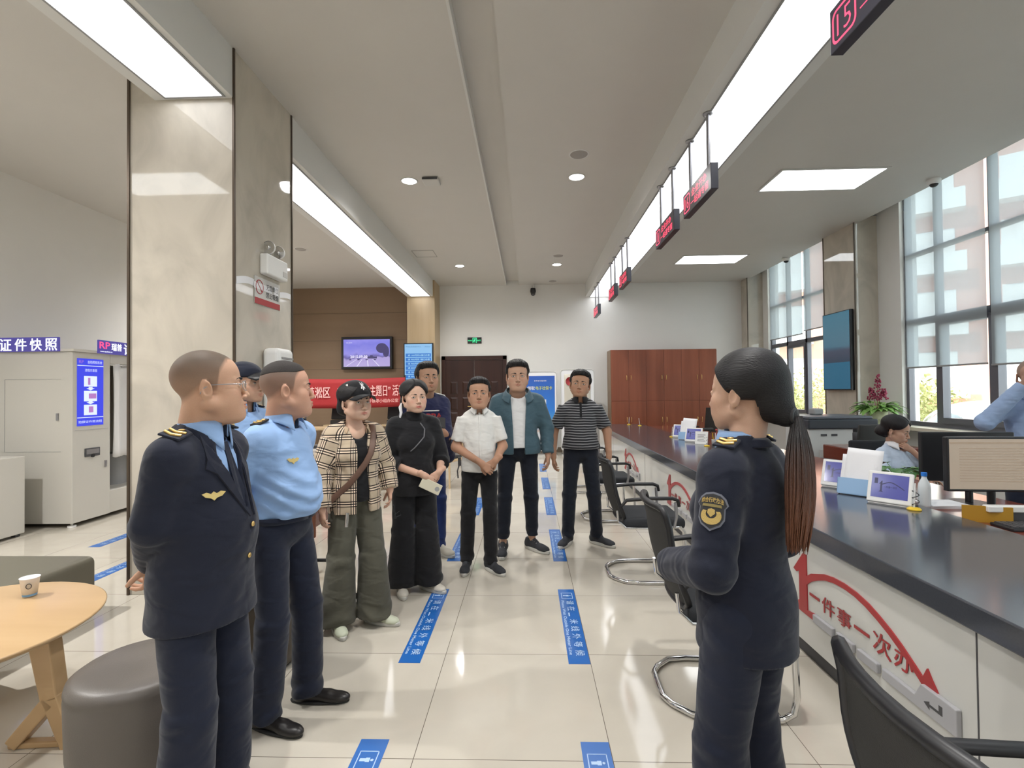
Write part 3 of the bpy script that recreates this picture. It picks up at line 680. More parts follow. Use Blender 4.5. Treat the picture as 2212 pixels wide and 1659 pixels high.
# ================================================================ things on the countertop
M['tablet'] = mat('tablet_screen', (.02, .02, .08), rough=.1, emit=(.13, .14, .46), es=.25)
M['tabletdark'] = mat('tablet_screen_print', (.02, .02, .06), rough=.2, emit=(.03, .03, .12), es=.1)
def tablet(loc, rz, label, w=.235, h=.2):
    """local: screen faces -x ... built facing -y"""
    t = empty('tablet_stand', loc, rz, label=label, cat='tablet', group='white counter tablets with blue screens')
    tilt = R(18); k = MB(); k.T = Matrix.Rotation(-tilt, 4, 'X') @ Matrix.Identity(4)
    k.box((-w/2, -.012, .004), (w/2, .006, h)); k.build('casing', 'white', t, bevel=.008, seg=3)
    k = MB(); k.add([(-w/2+.01, .0, 0), (w/2-.01, .0, 0), (w/2-.01, .095, 0), (-w/2+.01, .095, 0), (-w/2+.01, .062, h*.85), (w/2-.01, .062, h*.85)], [(0, 1, 5, 4)[::-1], (0, 3, 2, 1), (2, 3, 4, 5), (1, 2, 5), (3, 0, 4)])
    k.build('foot', 'white', t, bevel=.003)
    k = MB(); k.T = Matrix.Rotation(-tilt, 4, 'X'); k.box((-w/2+.022, -.0132, .034), (w/2-.022, -.0118, h-.018)); s = k.build('screen', 'tablet', t)
    k = MB(); k.T = Matrix.Rotation(-tilt, 4, 'X'); y = -.0138
    k.box((-.08, y, .12), (-.062, y+.0003, .155))
    k.prism([(-.055, .118), (-.042, .14), (-.038, .14), (-.038, .075), (-.03, .07), (-.056, .07), (-.048, .076), (-.048, .12)], .0004, o=(0, y, 0), u=(1, 0, 0), v=(0, 0, 1), w=(0, 1, 0))
    arc = [(-.038+.115*q, .118+.02*sin(min(1, q*1.8)*pi/2)-.07*max(0, q-.3)**1.3) for q in np.linspace(0, 1, 12)]
    k.prism([(a, z+.003) for a, z in arc]+[(a, z-.003) for a, z in arc[::-1]], .0004, o=(0, y, 0), u=(1, 0, 0), v=(0, 0, 1), w=(0, 1, 0))
    text(k, '一件事一次办', (-.03, y, .095), (1, 0, 0), (0, 0, 1), .07, .014, bold=.02)
    k.build('screen_print', 'tabletdark', s)
    return t
tablet((2.215, 3.15, .7535), R(-52), 'white tablet with blue screen nearest the yellow-based pen on the counter')
tablet((2.235, 3.68, .7535), R(-52), 'white tablet with blue screen left of the upright leaflet holder, by the ponytail')
tablet((2.25, 6.9, .7535), R(-40), 'small far tablet right of the leaflet holder, by the shoulder of the uniformed woman')
tablet((2.27, 7.55, .7535), R(-40), 'farthest tablet, left of the far leaflet holder')
M['lightblue'] = mat('pale_blue_acrylic', (.3, .48, .72), rough=.25)
def papers(loc, rz, label, s=1):
    t = empty('leaflet_holder', loc, rz, label=label, cat='leaflet holder', group='leaflet holders on the counter')
    k = MB(); k.box((-.11, -.02, 0), (.11, .075, .006)); k.T = Matrix.Rotation(R(-14), 4, 'X')
    k.box((-.115, -.022, 0), (.115, -.018, .085*s+.02)); k.box((-.115, -.022, 0), (-.112, .03, .09)); k.box((.112, -.022, 0), (.115, .03, .09)); k.build('pocket', 'lightblue', t)
    for i, (dx, h, tl, dr) in enumerate(((0, .26, -14, 0), (.012, .30, -10, 3), (-.01, .24, -19, -2))):
        k = MB(); k.T = rmat((dx, .004+.008*i, .01), R(tl), R(dr), 0)
        k.grid(lambda u, v: (-.105+.21*u, .05*v*v*(.3+.3*i)+.004*sin(u*5), v*h), 6, 8); k.build('leaflet', 'whitepaper', t, solid=.0015)
    k = MB(); k.T = rmat((0, .0, .01), R(-14), 0, 0)
    for r_ in range(11): k.box((-.085, -.0065, .1+r_*.014), (-.085+.17*(.6+.4*rng.random()), -.0055, .1+r_*.014+.003))
    return t
papers((2.2, 3.42, .756), R(-50), 'upright leaflet holder stuffed with papers between the two near tablets')
papers((2.26, 7.22, .756), R(-42), 'far leaflet holder with a curling paper between two small tablets')
k = None
def pen_stand(loc, label, lean=0, cup=False):
    t = empty('counter_pen', loc, label=label, cat='pen', group='counter pens on round yellow bases')
    k = MB(); k.lathe([(.0, 0), (.036, 0), (.036, .006), (.028, .014), (0, .016)]); k.build('base', 'yellow', t)
    pts = [(.01+.018*cos(a)*(1-q*.2), .018*sin(a), .014+q*.1) for q, a in zip(np.linspace(0, 1, 24), np.linspace(0, 5*pi, 24))]
    k = MB(); k.tube(pts, .0022, 6); k.build('coiled_cord', 'black', t)
    k = MB(); k.rod((0, 0, .012), (.015+lean, .01, .155), .0045); k.build('pen', 'white', t); return t
pen_stand((2.27, 3.02, .75), 'pen on a yellow base right of the nearest tablet')
pen_stand((2.27, 6.42, .75), 'pen on a yellow base beside the collar of the uniformed woman')
pen_stand((2.19, 7.69, .75), 'pen on a yellow base left of the farthest tablet')
pen_stand((2.25, 10.15, .75), 'pen on a yellow base near the far end of the counter, second from the cabinet', -.03)
pen_stand((2.1, 10.5, .75), 'pen on a yellow base at the very far end of the counter')
t = empty('desk_sign', (2.28, 6.66, .75), R(-30), label='small framed card with dark writing next to the far tablet', cat='sign')
k = MB(); k.T = Matrix.Rotation(R(-15), 4, 'X'); k.box((-.08, -.004, 0), (.08, .004, .17)); k.build('plate', 'white', t)
k = MB(); k.T = Matrix.Rotation(R(-15), 4, 'X')
for r_ in range(5): k.box((-.05, -.0046, .04+r_*.02), (.05-.02*(r_ % 2), -.0042, .046+r_*.02))
k.build('writing', 'darkgrey', t)
t = empty('water_bottle', (2.47, 3.2, .72), label='clear bottle with a blue cap behind the nearest tablet', cat='bottle')
k = MB(); k.lathe([(0, 0), (.032, 0), (.033, .02), (.032, .12), (.03, .15), (.014, .185), (.013, .2)], n=20); k.build('bottle_body', mat('pet_bottle', (.75, .8, .82), rough=.1), t)
k = MB(); k.cyl((0, 0, .198), .016, .022, 16); k.build('cap', mat('blue_cap', (.02, .2, .7)), t)
t = empty('pen_cup', (2.36, 6.4, .75), label='grey cup of pens with a red-topped one, beyond the shoulder of the uniformed woman', cat='pen cup')
k = MB(); k.lathe([(0, 0), (.035, 0), (.038, .09), (.035, .09), (.033, .005)], n=20); k.build('cup', 'grey', t)
for i, (dx, dy, m_) in enumerate(((.03, .02, 'red'), (-.02, .03, 'black'), (0, -.03, 'white'), (-.03, -.01, 'yellow'))):
    k = MB(); k.rod((dx*.3, dy*.3, .01), (dx, dy, .17+.02*(i == 0)), .005); k.build('pen', m_, t)
k = MB(); k.ell((.03, .02, .205), (.014, .014, .014)); k.build('stamp_knob', 'red', t)

# ---- potted pothos on the desk
def leaf(k, base, d, ln, w, curl, up=(0, 0, 1)):
    base, d = Vector(base), Vector(d).normalized(); s = d.cross(Vector(up))
    if s.length < .1: s = Vector((1, 0, 0))
    s.normalize(); n = s.cross(d)
    pr = [(0, .08), (.15, .6), (.38, 1), (.62, .8), (.85, .38), (1, .0)]
    vs = []; fs = []
    for i, (q, ww) in enumerate(pr):
        c = base+d*(q*ln)-n*0-Vector((0, 0, 1))*curl*q*q*ln
        for sgn in (-1, 0, 1): vs.append(c+s*(sgn*ww*w)+n*(.18*w*abs(sgn)))
    for i in range(len(pr)-1):
        for j in (0, 1): fs.append((i*3+j, i*3+j+1, (i+1)*3+j+1, (i+1)*3+j))
    k.add(vs, fs, True)
M['leaf'] = mat('green_leaf', (.05, .16, .03), rough=.35, noise=.3, nscale=15)
M['leaf2'] = mat('light_green_leaf', (.22, .4, .1), rough=.4, noise=.25, nscale=12)
t = empty('pothos_plant', (2.60, 3.64, .72), label='low potted pothos with dark green leaves behind the nearest tablet', cat='plant')
k = MB(); k.lathe([(0, 0), (.05, 0), (.07, .15), (.064, .15), (.06, .02)], n=20); k.build('pot', 'white', t)
for i in range(26):
    a = rng.random()*2*pi; e = .1+.6*rng.random(); k = MB()
    st_ = Vector((.03*cos(a), .03*sin(a), .14)); d = Vector((cos(a), sin(a), e)); tip = st_+d*.09
    k.tube([st_, st_+d*.05+Vector((0, 0, .015)), tip], .0022, 5); leaf(k, tip, (cos(a), sin(a), .25), .10+.03*rng.random(), .042, .5)
    k.build('leaf', 'leaf', t)
k = MB(); k.tube([(.05, -.03, .15), (.12, -.09, .18), (.14, -.11, .19)], .0025, 5); leaf(k, (.14, -.11, .19), (.3, -.1, .9), .09, .034, -.1, (1, 0, 0)); k.build('leaf', 'leaf2', t)

# ---- monitors, keyboard
def monitor(loc, rz, label, back=False, w=.53, h=.32, screen=None):
    t = empty('computer_monitor', loc, rz, label=label, cat='monitor', group='staff computer monitors')
    k = MB(); k.box((-w/2, -.012, .14), (w/2, .025, .14+h)); k.build('housing', 'black', t, bevel=.006)
    k = MB(); k.rod((0, .03, .01), (0, .03, .24), .02); k.build('stand_neck', 'black', t)
    k = MB(); k.cyl((0, .03, 0), .11, .012, 28); k.build('stand_base', 'black', t)
    k = MB(); k.box((-w/2+.012, -.0135, .155), (w/2-.012, -.0118, .14+h-.012)); s = k.build('screen', screen or M['darkgrey'], t)
    return t, s
M['beige'] = mat('beige_screen', (.4, .33, .26), rough=.3, emit=(.45, .36, .27), es=.12)
t, s = monitor((2.72, 3.0, .72), R(-4), 'tilted monitor showing a beige document page, at the right edge', screen=M['beige'])
k = MB(); k.box((-.25, -.0142, .42), (.25, -.0136, .43))
for i in range(13): k.box((-.2, -.0142, .2+i*.016), (.22-.1*rng.random(), -.0138, .2035+i*.016))
k.build('document_text', mat('faint_text', (.2, .15, .1), emit=(.3, .23, .17), es=.3), s)
monitor((2.84, 3.34, .72), R(172), 'dark monitor seen from behind, beside the seated staff woman')
t = empty('keyboard', (2.72, 2.72, .72), R(-3), label='black keyboard on the red-brown desk at the right edge', cat='keyboard')
k = MB(); k.box((-.22, -.07, 0), (.22, .07, .018)); k.build('base', 'black', t, bevel=.005)
for r_ in range(5):
    for c_ in range(14): pass
k = MB()
for r_ in range(5):
    for c_ in range(14): k.box((-.205+c_*.0293, -.06+r_*.0245, .018), (-.205+c_*.0293+.024, -.06+r_*.0245+.02, .024))
tag(k.build('keys', 'darkgrey', t), kind='stuff')
t = empty('document_scanner', (2.80, 2.84, .72), R(-4), label='white tray of a document scanner below the beige screen', cat='scanner')
k = MB(); k.box((-.27, -.03, .06), (.0, .02, .095)); k.box((.01, -.03, .06), (.27, .02, .095)); k.build('tray', 'white', t, bevel=.006); k = MB(); k.box((-.2, -.02, 0), (.2, .015, .06)); k.build('base', 'darkgrey', t)
t = empty('yellow_folder', (2.53, 2.86, .72), R(-20), label='ochre yellow folder leaning among papers under the beige screen', cat='folder')
k = MB(); k.box((-.1, -.01, 0), (.12, .0, .09)); k.build('cover', mat('ochre', (.45, .24, .02)), t)
for i, (x, y, a, lab) in enumerate(((2.62, 3.26, 85, 'loose white papers behind the clear bottle'), (2.95, 2.4, 5, 'white papers on the desk by the keyboard'))):
    t = empty('paper_stack', (x, y, .72), R(a), label=lab, cat='papers')
    k = MB(); k.box((-.09, -.12, 0), (.09, .12, .012)); k.T = rmat((.0, .0, .012), 0, 0, .1); k.box((-.09, -.12, 0), (.09, .12, .006)); k.build('sheets', 'whitepaper', t)

# ---- red-topped filing bench and copier behind the desk
t = empty('photocopier', (4.25, 7.2, 0), R(0), label='black and white office photocopier behind the staff desk', cat='copier')
k = MB(); k.box((-.44, -.3, 0), (.44, .32, .92)); k.build('cabinet', mat('copier_white', (.62, .62, .6), rough=.4), t, bevel=.02)
k = MB(); k.box((-.46, -.34, .92), (.46, .33, 1.05)); k.build('scanner_body', mat('copier_black', (.03, .035, .045), rough=.35), t, bevel=.015)
k = MB(); k.box((-.45, -.33, 1.05), (.4, .33, 1.09)); k.build('lid', mat('copier_lid', (.1, .11, .13), rough=.35), t, bevel=.015)
k = MB(); k.box((-.14, .1, 1.09), (.0, .25, 1.18)); k.build('feeder_knob', 'grey', t, bevel=.02)
for i in range(2): k = MB(); k.box((-.28+.14*i, -.305, .82), (-.2+.14*i, -.299, .85)); k.build('latch', 'darkgrey', t)
for i in range(3): k = MB(); k.box((-.3, -.308, .1+.19*i), (.3, -.3, .26+.19*i)); k.build('paper_drawer', 'lgrey', t, bevel=.004)
t = empty('low_cabinet', (4.3, 6.4, 0), label='low red-brown cabinet behind the staff desk, in front of the copier', cat='cabinet')
k = MB(); k.box((-.45, -.25, 0), (.5, .25, .74)); k.build('body', 'redwood', t, bevel=.01)
for i in (-1, 1): k = MB(); x0, x1 = sorted((.02+i*.01, .02+i*.42)); k.box((x0, -.262, .06), (x1, -.25, .7)); dd = k.build('door', 'redwood', t, bevel=.003); k = MB(); k.rod((.02+i*.04, -.27, .36), (.02+i*.04, -.27, .46), .005); k.build('handle', 'chrome', dd)
t = empty('steel_thermos', (4.05, 6.3, .74), label='black thermos flask on the low cabinet', cat='flask')
k = MB(); k.lathe([(0, 0), (.035, 0), (.035, .17), (.028, .19)], n=20); k.build('flask', 'darkgrey', t); k = MB(); k.cyl((0, 0, .188), .03, .04, 20); k.build('lid', 'black', t)
t = empty('tissue_pack', (4.25, 6.3, .74), label='teal plastic packet beside the flask', cat='packet'); k = MB(); k.box((-.05, -.04, 0), (.06, .04, .09)); k.build('packet', mat('teal_pack', (.25, .5, .48)), t, bevel=.02)
def swivel_chair(loc, rz, label):
    t = empty('office_swivel_chair', loc, rz, label=label, cat='chair', group='black swivel chairs on the staff side')
    k = MB()
    for i in range(5):
        a = 2*pi*i/5; k.rod((0, 0, .1), (.28*cos(a), .28*sin(a), .06), .018, r2=.012); k.ell((.28*cos(a), .28*sin(a), .028), (.028, .028, .028), 10, 6)
    k.build('star_base', 'black', t)
    k = MB(); k.rod((0, 0, .1), (0, 0, .43), .03); k.build('gas_column', 'steel', t)
    k = MB(); k.box((-.24, -.24, .43), (.24, .24, .51)); k.build('seat', 'seatcloth', t, bevel=.03, seg=3)
    k = MB(); k.grid(lambda u, v: ((u-.5)*.46, -.27-.05*v+.06*(u-.5)**2*4*.5, .58+.5*v), 8, 8); k.build('backrest', 'netting', t, solid=.03, bevel=.01)
    k = MB(); k.rod((0, -.2, .46), (0, -.3, .75), .02); k.build('back_bracket', 'black', t)
    for s in (-1, 1): k = MB(); k.tube([(s*.24, .05, .47), (s*.29, .05, .5), (s*.29, .05, .66)], .013, 8); k.cbox((s*.29, 0, .67), (.06, .25, .03)); k.build('armrest', 'darkgrey', t)
    return t
swivel_chair((3.62, 5.75, 0), R(20), 'black swivel chair on the staff side right of the ponytail')
swivel_chair((3.6, 10.6, 0), R(100), 'black swivel chair behind the far tablets, in front of the wooden cabinet')
swivel_chair((3.62, 9.2, 0), R(75), 'black swivel chair behind the collar of the uniformed woman')
# ---- flowering plant by the marble pier
t = empty('flowering_plant', (5.04, 7.36, .27), label='light green leafy potted plant with tall dark pink blossoms by the pier', cat='plant')
k = MB(); k.lathe([(0, .55), (.09, .55), (.13, .86), (.12, .88), (.11, .6)], n=24); k.build('pot', mat('pot_cream', (.6, .62, .4)), t)
k = MB(); k.box((-.16, -.2, -.27), (.16, .2, .55)); k.build('plinth', 'white', t, bevel=.01)
for i in range(85):
    a = rng.random()*2*pi; e = .1+1.3*rng.random(); q = .3+.7*rng.random(); s0 = Vector((.05*cos(a), .05*sin(a), .86)); d = Vector((cos(a), sin(a), e)).normalized()
    k = MB(); p1 = s0+d*.16*q; k.tube([s0, p1], .003, 4); leaf(k, p1, (cos(a), sin(a), e*.6), .15+.06*rng.random(), .045, .6); k.build('leaf', 'leaf2', t)
M['bloom'] = mat('dark_pink_bloom', (.3, .035, .08), rough=.6)
for sx, sy, hh in ((.0, -.03, 1.39), (-.06, .04, 1.2), (.05, -.08, 1.18)):
    k = MB(); k.tube([(0, 0, .88), (sx*.6, sy*.6, 1.1), (sx, sy, hh)], .004, 5)
    for i in range(46):
        z = hh-(hh-1.02)*rng.random()**1.1*.95; w = .085*(hh-z)/(hh-.95)+.012; a = rng.random()*2*pi
        k.ell((sx*(z-.88)/(hh-.88)+w*cos(a), sy+w*sin(a), z), (.014, .014, .016), 6, 4)
    k.build('blossom_spike', 'bloom', t)
# ---- wall-hung screen beside the pier
t = empty('wall_screen', (5.1, 8.27, 1.44), label='tall blue-lit display screen hung on the marble pier by the window', cat='screen')
k = MB(); k.box((-.07, -.36, 0), (-.01, .36, 1.27)); k.build('casing', 'black', t, bevel=.006)
m = mat('screen_picture', (.02, .05, .08), rough=.08, spec=.6); M['wscreen'] = m
tc = N(m, 'ShaderNodeTexCoord'); sp = N(m, 'ShaderNodeSeparateXYZ'); L(m, tc.outputs['Object'], sp.inputs[0])
cr = N(m, 'ShaderNodeValToRGB'); e = cr.color_ramp.elements; e[0].position = 0; e[0].color = (.035, .17, .28, 1); e[1].position = 1; e[1].color = (.06, .22, .32, 1)
for p_, c_ in ((.35, (.035, .18, .3, 1)), (.355, (.05, .07, .1, 1)), (.5, (.09, .1, .14, 1)), (.56, (.08, .2, .28, 1))): q = e.new(p_); q.color = c_
dv = N(m, 'ShaderNodeMath', operation='DIVIDE'); L(m, sp.outputs['Z'], dv.inputs[0]); dv.inputs[1].default_value = 1.27; L(m, dv.outputs[0], cr.inputs[0]); L(m, cr.outputs[0], pbsdf(m).inputs['Emission Color']); pbsdf(m).inputs['Emission Strength'].default_value = .26
k = MB(); k.box((-.0715, -.345, .015), (-.07, .345, 1.255)); k.build('screen', m, t)
# ================================================================ hanging LED number signs
M['led'] = emat('red_led', (1, .05, .12), 1.1)
M['ledcase'] = mat('led_case', (.035, .035, .05), rough=.3)
def led_sign(y0, y1, num, l1, l2, label):
    """case from y0 (near) to y1 (far); lit face looks to -x"""
    t = empty('led_number_sign', (1.465, (y0+y1)/2, 3.06), label=label, cat='hanging sign', group='hanging red number signs')
    hl = (y1-y0)/2; h = .21
    k = MB(); k.box((-.005, -hl, 0), (.055, hl, h)); k.build('case', 'ledcase', t, bevel=.004)
    for s, yy in ((-1, -hl*.64), (1, hl*.64)):
        k = MB(); k.rod((.025, yy, h), (.025, yy, 3.73-3.06), .015, 12); k.build('hanging_rod', 'steel', t)
        k = MB(); k.lathe([(.0, 3.73-3.06), (.038, 3.73-3.06-.001), (.038, 3.73-3.06-.014), (.016, 3.73-3.06-.02)], c=(.025, yy, 0), n=20); k.build('ceiling_cup', 'steel', t)
    k = MB(); u, v = (0, -1, 0), (0, 0, 1); x = -.0055
    # number in a rounded outline at the far end
    o = rrect(0, 0, .17, .16, .035); i_ = rrect(.011, .011, .159, .149, .028)
    A = [(x, hl-.02-p[0], .025+p[1]) for p in o]; Bq = [(x, hl-.02-p[0], .025+p[1]) for p in i_]; n = len(A)
    k.add(A+Bq, [(q, (q+1) % n, n+(q+1) % n, n+q) for q in range(n)])
    w = .10 if len(num) == 2 else .035
    text(k, num, (x, hl-.02-.085+w/2, .055), u, v, w, .10, d=0, bold=-.01)
    wl = 2*hl-.02-.2-.03
    text(k, l1, (x, hl-.235, .115), u, v, wl*.82, .068, d=0); text(k, l2, (x, hl-.215, .03), u, v, wl*.95, .068, d=0)
    k.build('lit_characters', 'led', t); return t
led_sign(1.66, 2.40, '15', '企业开办', '一站通专窗', 'hanging red LED sign showing 15, cut by the top edge of the photo')
led_sign(3.95, 4.65, '16', '企业开办', '一站通专窗', 'hanging red LED sign showing 16')
led_sign(4.95, 5.65, '1', '企业开办', '一站通专窗', 'hanging red LED sign with two red lines, next one beyond number 16')
led_sign(7.27, 7.9, '1', '企业开办', '一站通专窗', 'hanging red LED sign, fourth counted from the top edge of the photo')
led_sign(8.33, 8.95, '1', '社保', '服务', 'hanging red LED sign, fifth, close behind the fourth')
led_sign(10.3, 10.97, '1', '综合', '服务', 'farthest hanging red LED sign, near the back wall')

# ================================================================ things on the marble pillar (face x = -2.17)
t = empty('emergency_light', (-2.17, 4.12, 2.45), label='white twin-lamp emergency light high on the marble pillar', cat='emergency light')
k = MB(); k.box((0, -.17, 0), (.07, .17, .17)); k.build('battery_box', 'white', t, bevel=.014, seg=3)
k = MB(); k.box((.07, .08, .03), (.073, .15, .075)); k.build('label_plate', 'lgrey', t)
for s in (-1, 1):
    k = MB(); k.rod((.03, s*.08, .165), (.035, s*.08, .2), .012); k.build('neck', 'black', t)
    k = MB(); k.lathe([(0, -.04), (.03, -.035), (.05, -.01), (.056, .012), (.054, .018)], c=(.035, s*.08, .235), n=22, axis='y', cap=False); k.T = Matrix.Identity(4)
    lp = k.build('lamp_head', 'white', t); k = MB(); k.lathe([(0, .018), (.052, .014)], c=(.035, s*.08, .235), n=22, axis='y'); k.ell((.035, s*.08-.02, .235), (.02, .012, .02)); k.build('lens', 'chrome', t)
t = empty('no_smoking_notice', (-2.168, 4.07, 2.2), label='taped-over no-smoking notice with red stripe on the marble pillar', cat='notice')
k = MB(); k.box((0, -.2, 0), (.004, .2, .22)); k.build('plate', 'lgrey', t)
k = MB(); k.box((.0042, -.2, 0), (.005, .2, .05)); ring = [(.0046, -.13+.055*cos(a), .14+.055*sin(a)) for a in np.linspace(0, 2*pi, 25)[:-1]]; k.tube(ring, .004, 5, closed=True); k.tube([(.0046, -.168, .178), (.0046, -.092, .102)], .004, 5); k.build('red_print', 'red', t)
k = MB(); text(k, '无烟单位', (.0046, -.03, .135), (0, 1, 0), (0, 0, 1), .2, .05, bold=.02); text(k, '禁止吸烟', (.0046, -.03, .07), (0, 1, 0), (0, 0, 1), .2, .05, bold=.02); k.build('black_print', 'darkgrey', t)
k = MB(); k.box((.0052, -.21, .12), (.006, .06, .17)); k.box((.0052, .1, .12), (.006, .17, .19)); k.build('tape', 'whitepaper', t)
b = MB(); b.grid(lambda u, v: (-2.1688, 3.63+.24*u, 2.3+.035*sin(u*2)+.055*v), 6, 1); tape = b.build('adhesive_tape', 'whitepaper'); tag(tape, 'white tape strip stuck on the marble pillar left of the notice', 'tape')
b = MB(); b.grid(lambda u, v: (-2.1688, 4.28+.2*u, 2.315+.02*sin(u*2)+.05*v), 6, 1); tape = b.build('adhesive_tape', 'whitepaper'); tag(tape, 'white tape strip stuck on the marble pillar right of the notice', 'tape')
t = empty('standing_air_conditioner', (-2.165, 4.1, 0), label='white floor-standing air conditioner beside the marble pillar', cat='air conditioner')
k = MB(); k.box((.0, -.13, 0), (.15, .12, 1.85)); k.build('cabinet', 'white', t, bevel=.04, seg=4)
k = MB()
for i in range(5): k.box((.15, -.10, 1.62+i*.035), (.158, .09, 1.635+i*.035))
k.build('louvre', 'grey', t); k = MB(); k.box((.15, -.10, 1.48), (.154, .09, 1.58)); k.build('notice', mat('pink_label', (.7, .35, .33)), t)

# ================================================================ self-service photo booth on the left
M['booth'] = mat('booth_cream', (.56, .54, .49), rough=.45)
M['signblue'] = emat('sign_violet_blue', (.12, .09, .6), .22)
M['signwhite'] = emat('sign_white', (.85, .9, 1), 1.0)
M['signred'] = emat('sign_red', (.85, .06, .2), .7)
BX, BY = -5.08, 5.38
t = empty('photo_booth', (BX, BY, 0), label='cream self-service photo booth with a white curtain, left of the marble pillar', cat='photo booth')
k = MB(); k.box((-.86, 0, .05), (0, .5, 1.97)); k.box((-.86, 1.45, .05), (0, 1.62, 1.97)); k.box((-.86, .5, .05), (-.02, 1.45, .32)); k.box((-.86, .5, 1.86), (0, 1.45, 1.97)); k.box((-.86, .5, .3), (-.8, 1.45, 1.9)); k.build('body', 'booth', t, bevel=.006)
k = MB(); k.box((-.88, -.02, 1.97), (.03, 1.64, 2.0)); k.build('top_cap', 'booth', t, bevel=.004)
k = MB(); k.box((-.78, -.003, .85), (-.13, 0, .853)); k.box((-.78, -.003, 1.66), (-.13, 0, 1.663)); k.box((-.78, -.003, .85), (-.777, 0, 1.66)); k.box((.0, .03, 1.08), (.002, .47, 1.083)); k.build('panel_joint', 'grey', t)
k = MB(); k.box((-.18, -.012, 1.2), (-.155, 0, 1.28)); k.box((.0, .42, .62), (.012, .445, .7)); k.build('lock', 'steel', t)
for x, y in ((-.06, .06), (-.8, .06), (-.06, 1.5), (-.8, 1.5)): k = MB(); k.rod((x, y, .02), (x, y, .06), .012); k.cyl((x, y, 0), .04, .02, 16); k.build('foot', 'white', t)
s = None
def facetext(k, s_, y, z, w, h, x=.004, **kw): text(k, s_, (x, y, z), (0, 1, 0), (0, 0, 1), w, h, **kw)
k = MB(); k.box((0, .055, 1.13), (.004, .4, 1.9)); s = k.build('guide_panel', emat('panel_blue', (.03, .05, .85), .42), t)
k = MB(); k.box((.004, .055, 1.22), (.005, .4, 1.228)); k.box((.004, .055, 1.815), (.005, .4, 1.823))
facetext(k, '自助照相系统', .19, 1.845, .19, .035); facetext(k, '拍摄证件照流程', .07, 1.16, .31, .03); facetext(k, '流程示意图', .15, 1.75, .16, .035)
for z in (1.58, 1.41, 1.25):
    k.box((.004, .14, z), (.006, .31, z+.12))
    if z < 1.5: k.prism([(.2, z+.165), (.25, z+.165), (.25, z+.15), (.28, z+.15), (.225, z+.125), (.17, z+.15), (.2, z+.15)], .002, o=(.004, 0, 0), u=(0, 1, 0), v=(0, 0, 1), w=(1, 0, 0))
k.build('guide_print', emat('panel_white', (.7, .78, 1), .5), s)
k = MB(); k.box((.006, .19, 1.6), (.007, .22, 1.68)); k.box((.006, .2, 1.44), (.007, .3, 1.5)); k.box((.006, .2, 1.28), (.007, .26, 1.35)); facetext(k, 'RP', .075, 1.845, .06, .035, x=.0045); k.build('guide_pictures', mat('guide_dark', (.2, .1, .25), emit=(.3, .12, .35), es=.5), s)
k = MB(); k.box((0, .15, .77), (.012, .35, .87)); k.build('photo_slot', 'darkgrey', t, bevel=.006); k = MB(); k.box((.012, .165, .8), (.014, .335, .855)); k.build('slot_opening', 'steel', t); k = MB(); k.rod((.0, .25, .78), (.02, .25, .78), .022); k.build('slot_knob', 'black', t)
k = MB(); k.grid(lambda u, v: (-.03+.028*sin(u*24+.6*sin(v*3)), .57+.88*u*(.93+.07*v), .72+1.15*v-.01*abs(sin(u*40))), 60, 12); cu = k.build('curtain', mat('curtain_white', (.72, .71, .7), rough=.9), t, solid=.004)
k = MB()
for i, ch in enumerate('自助照相室'): text(k, ch, (.014, .80, 1.42-.115*i), (0, 1, 0), (0, 0, 1), .12, .09, bold=.005)
k.build('curtain_print', 'darkgrey', cu)
k = MB(); text(k, '证件照', (.014, .74, 1.62), (0, 1, 0), (0, 0, 1), .2, .06); k.build('curtain_print', 'red', cu)
k = MB(); k.rod((-.02, .5, 1.85), (-.02, 1.45, 1.85), .01); k.build('curtain_rail', 'chrome', t)
k = MB(); k.cyl((-.4, 1.0, .32), .15, .4, 20); k.build('stool', 'grey', t)
# lit boards on top
o = empty('lit_side_board', (BX, BY, 2.0), label='violet-blue lit sign with four white characters on the side of the booth top', cat='sign')
k = MB(); k.box((-.82, -.04, -.03), (-.12, -.021, .13)); k.T = Matrix.Identity(4); k.build('board', 'signblue', o, bevel=.004)
k = MB()
for i, ch in enumerate('证件快照'):
    text(k, ch, (-.8+.175*i, -.042, -.02), (1, 0, 0), (0, 0, 1), .135, .135, bold=.03, d=.0)
k.build('characters', 'signwhite', o); o.location.z = 2.0
o = empty('lit_front_board', (BX, BY, 2.0), label='violet-blue lit sign with red letters and white characters over the booth curtain', cat='sign')
k = MB(); k.box((.031, .28, -.03), (.05, 1.5, .13)); k.build('board', 'signblue', o, bevel=.004)
k = MB(); facetext(k, 'RP', .29, .03, .15, .08, x=.052, bold=.02); k.build('red_letters', 'signred', o)
k = MB(); facetext(k, '瑞普', .46, .015, .15, .09, x=.052, bold=.02)
for i, ch in enumerate('证件快照'): facetext(k, ch, .64+.19*i, -.02, .15, .13, x=.052, bold=.03)
facetext(k, 'www.rp-photo.cn', .3, -.015, .17, .02, x=.052); k.build('white_characters', 'signwhite', o)
t = empty('side_cabinet', (-5.35, 4.92, 0), label='small cream metal cabinet cut by the left edge, beside the photo booth', cat='cabinet')
k = MB(); k.box((-.55, -.2, .03), (0, .2, .84)); k.build('body', 'booth', t, bevel=.006); k = MB(); k.box((-.2, -.203, .28), (-.14, -.2, .42)); k.box((-.5, -.202, .56), (-.02, -.2, .562)); k.build('opening', 'darkgrey', t)
k = MB()
for x in (-.5, -.05): k.cbox((x, -.15, .015), (.05, .05, .03)); k.cbox((x, .15, .015), (.05, .05, .03))
k.build('foot', 'darkgrey', t)

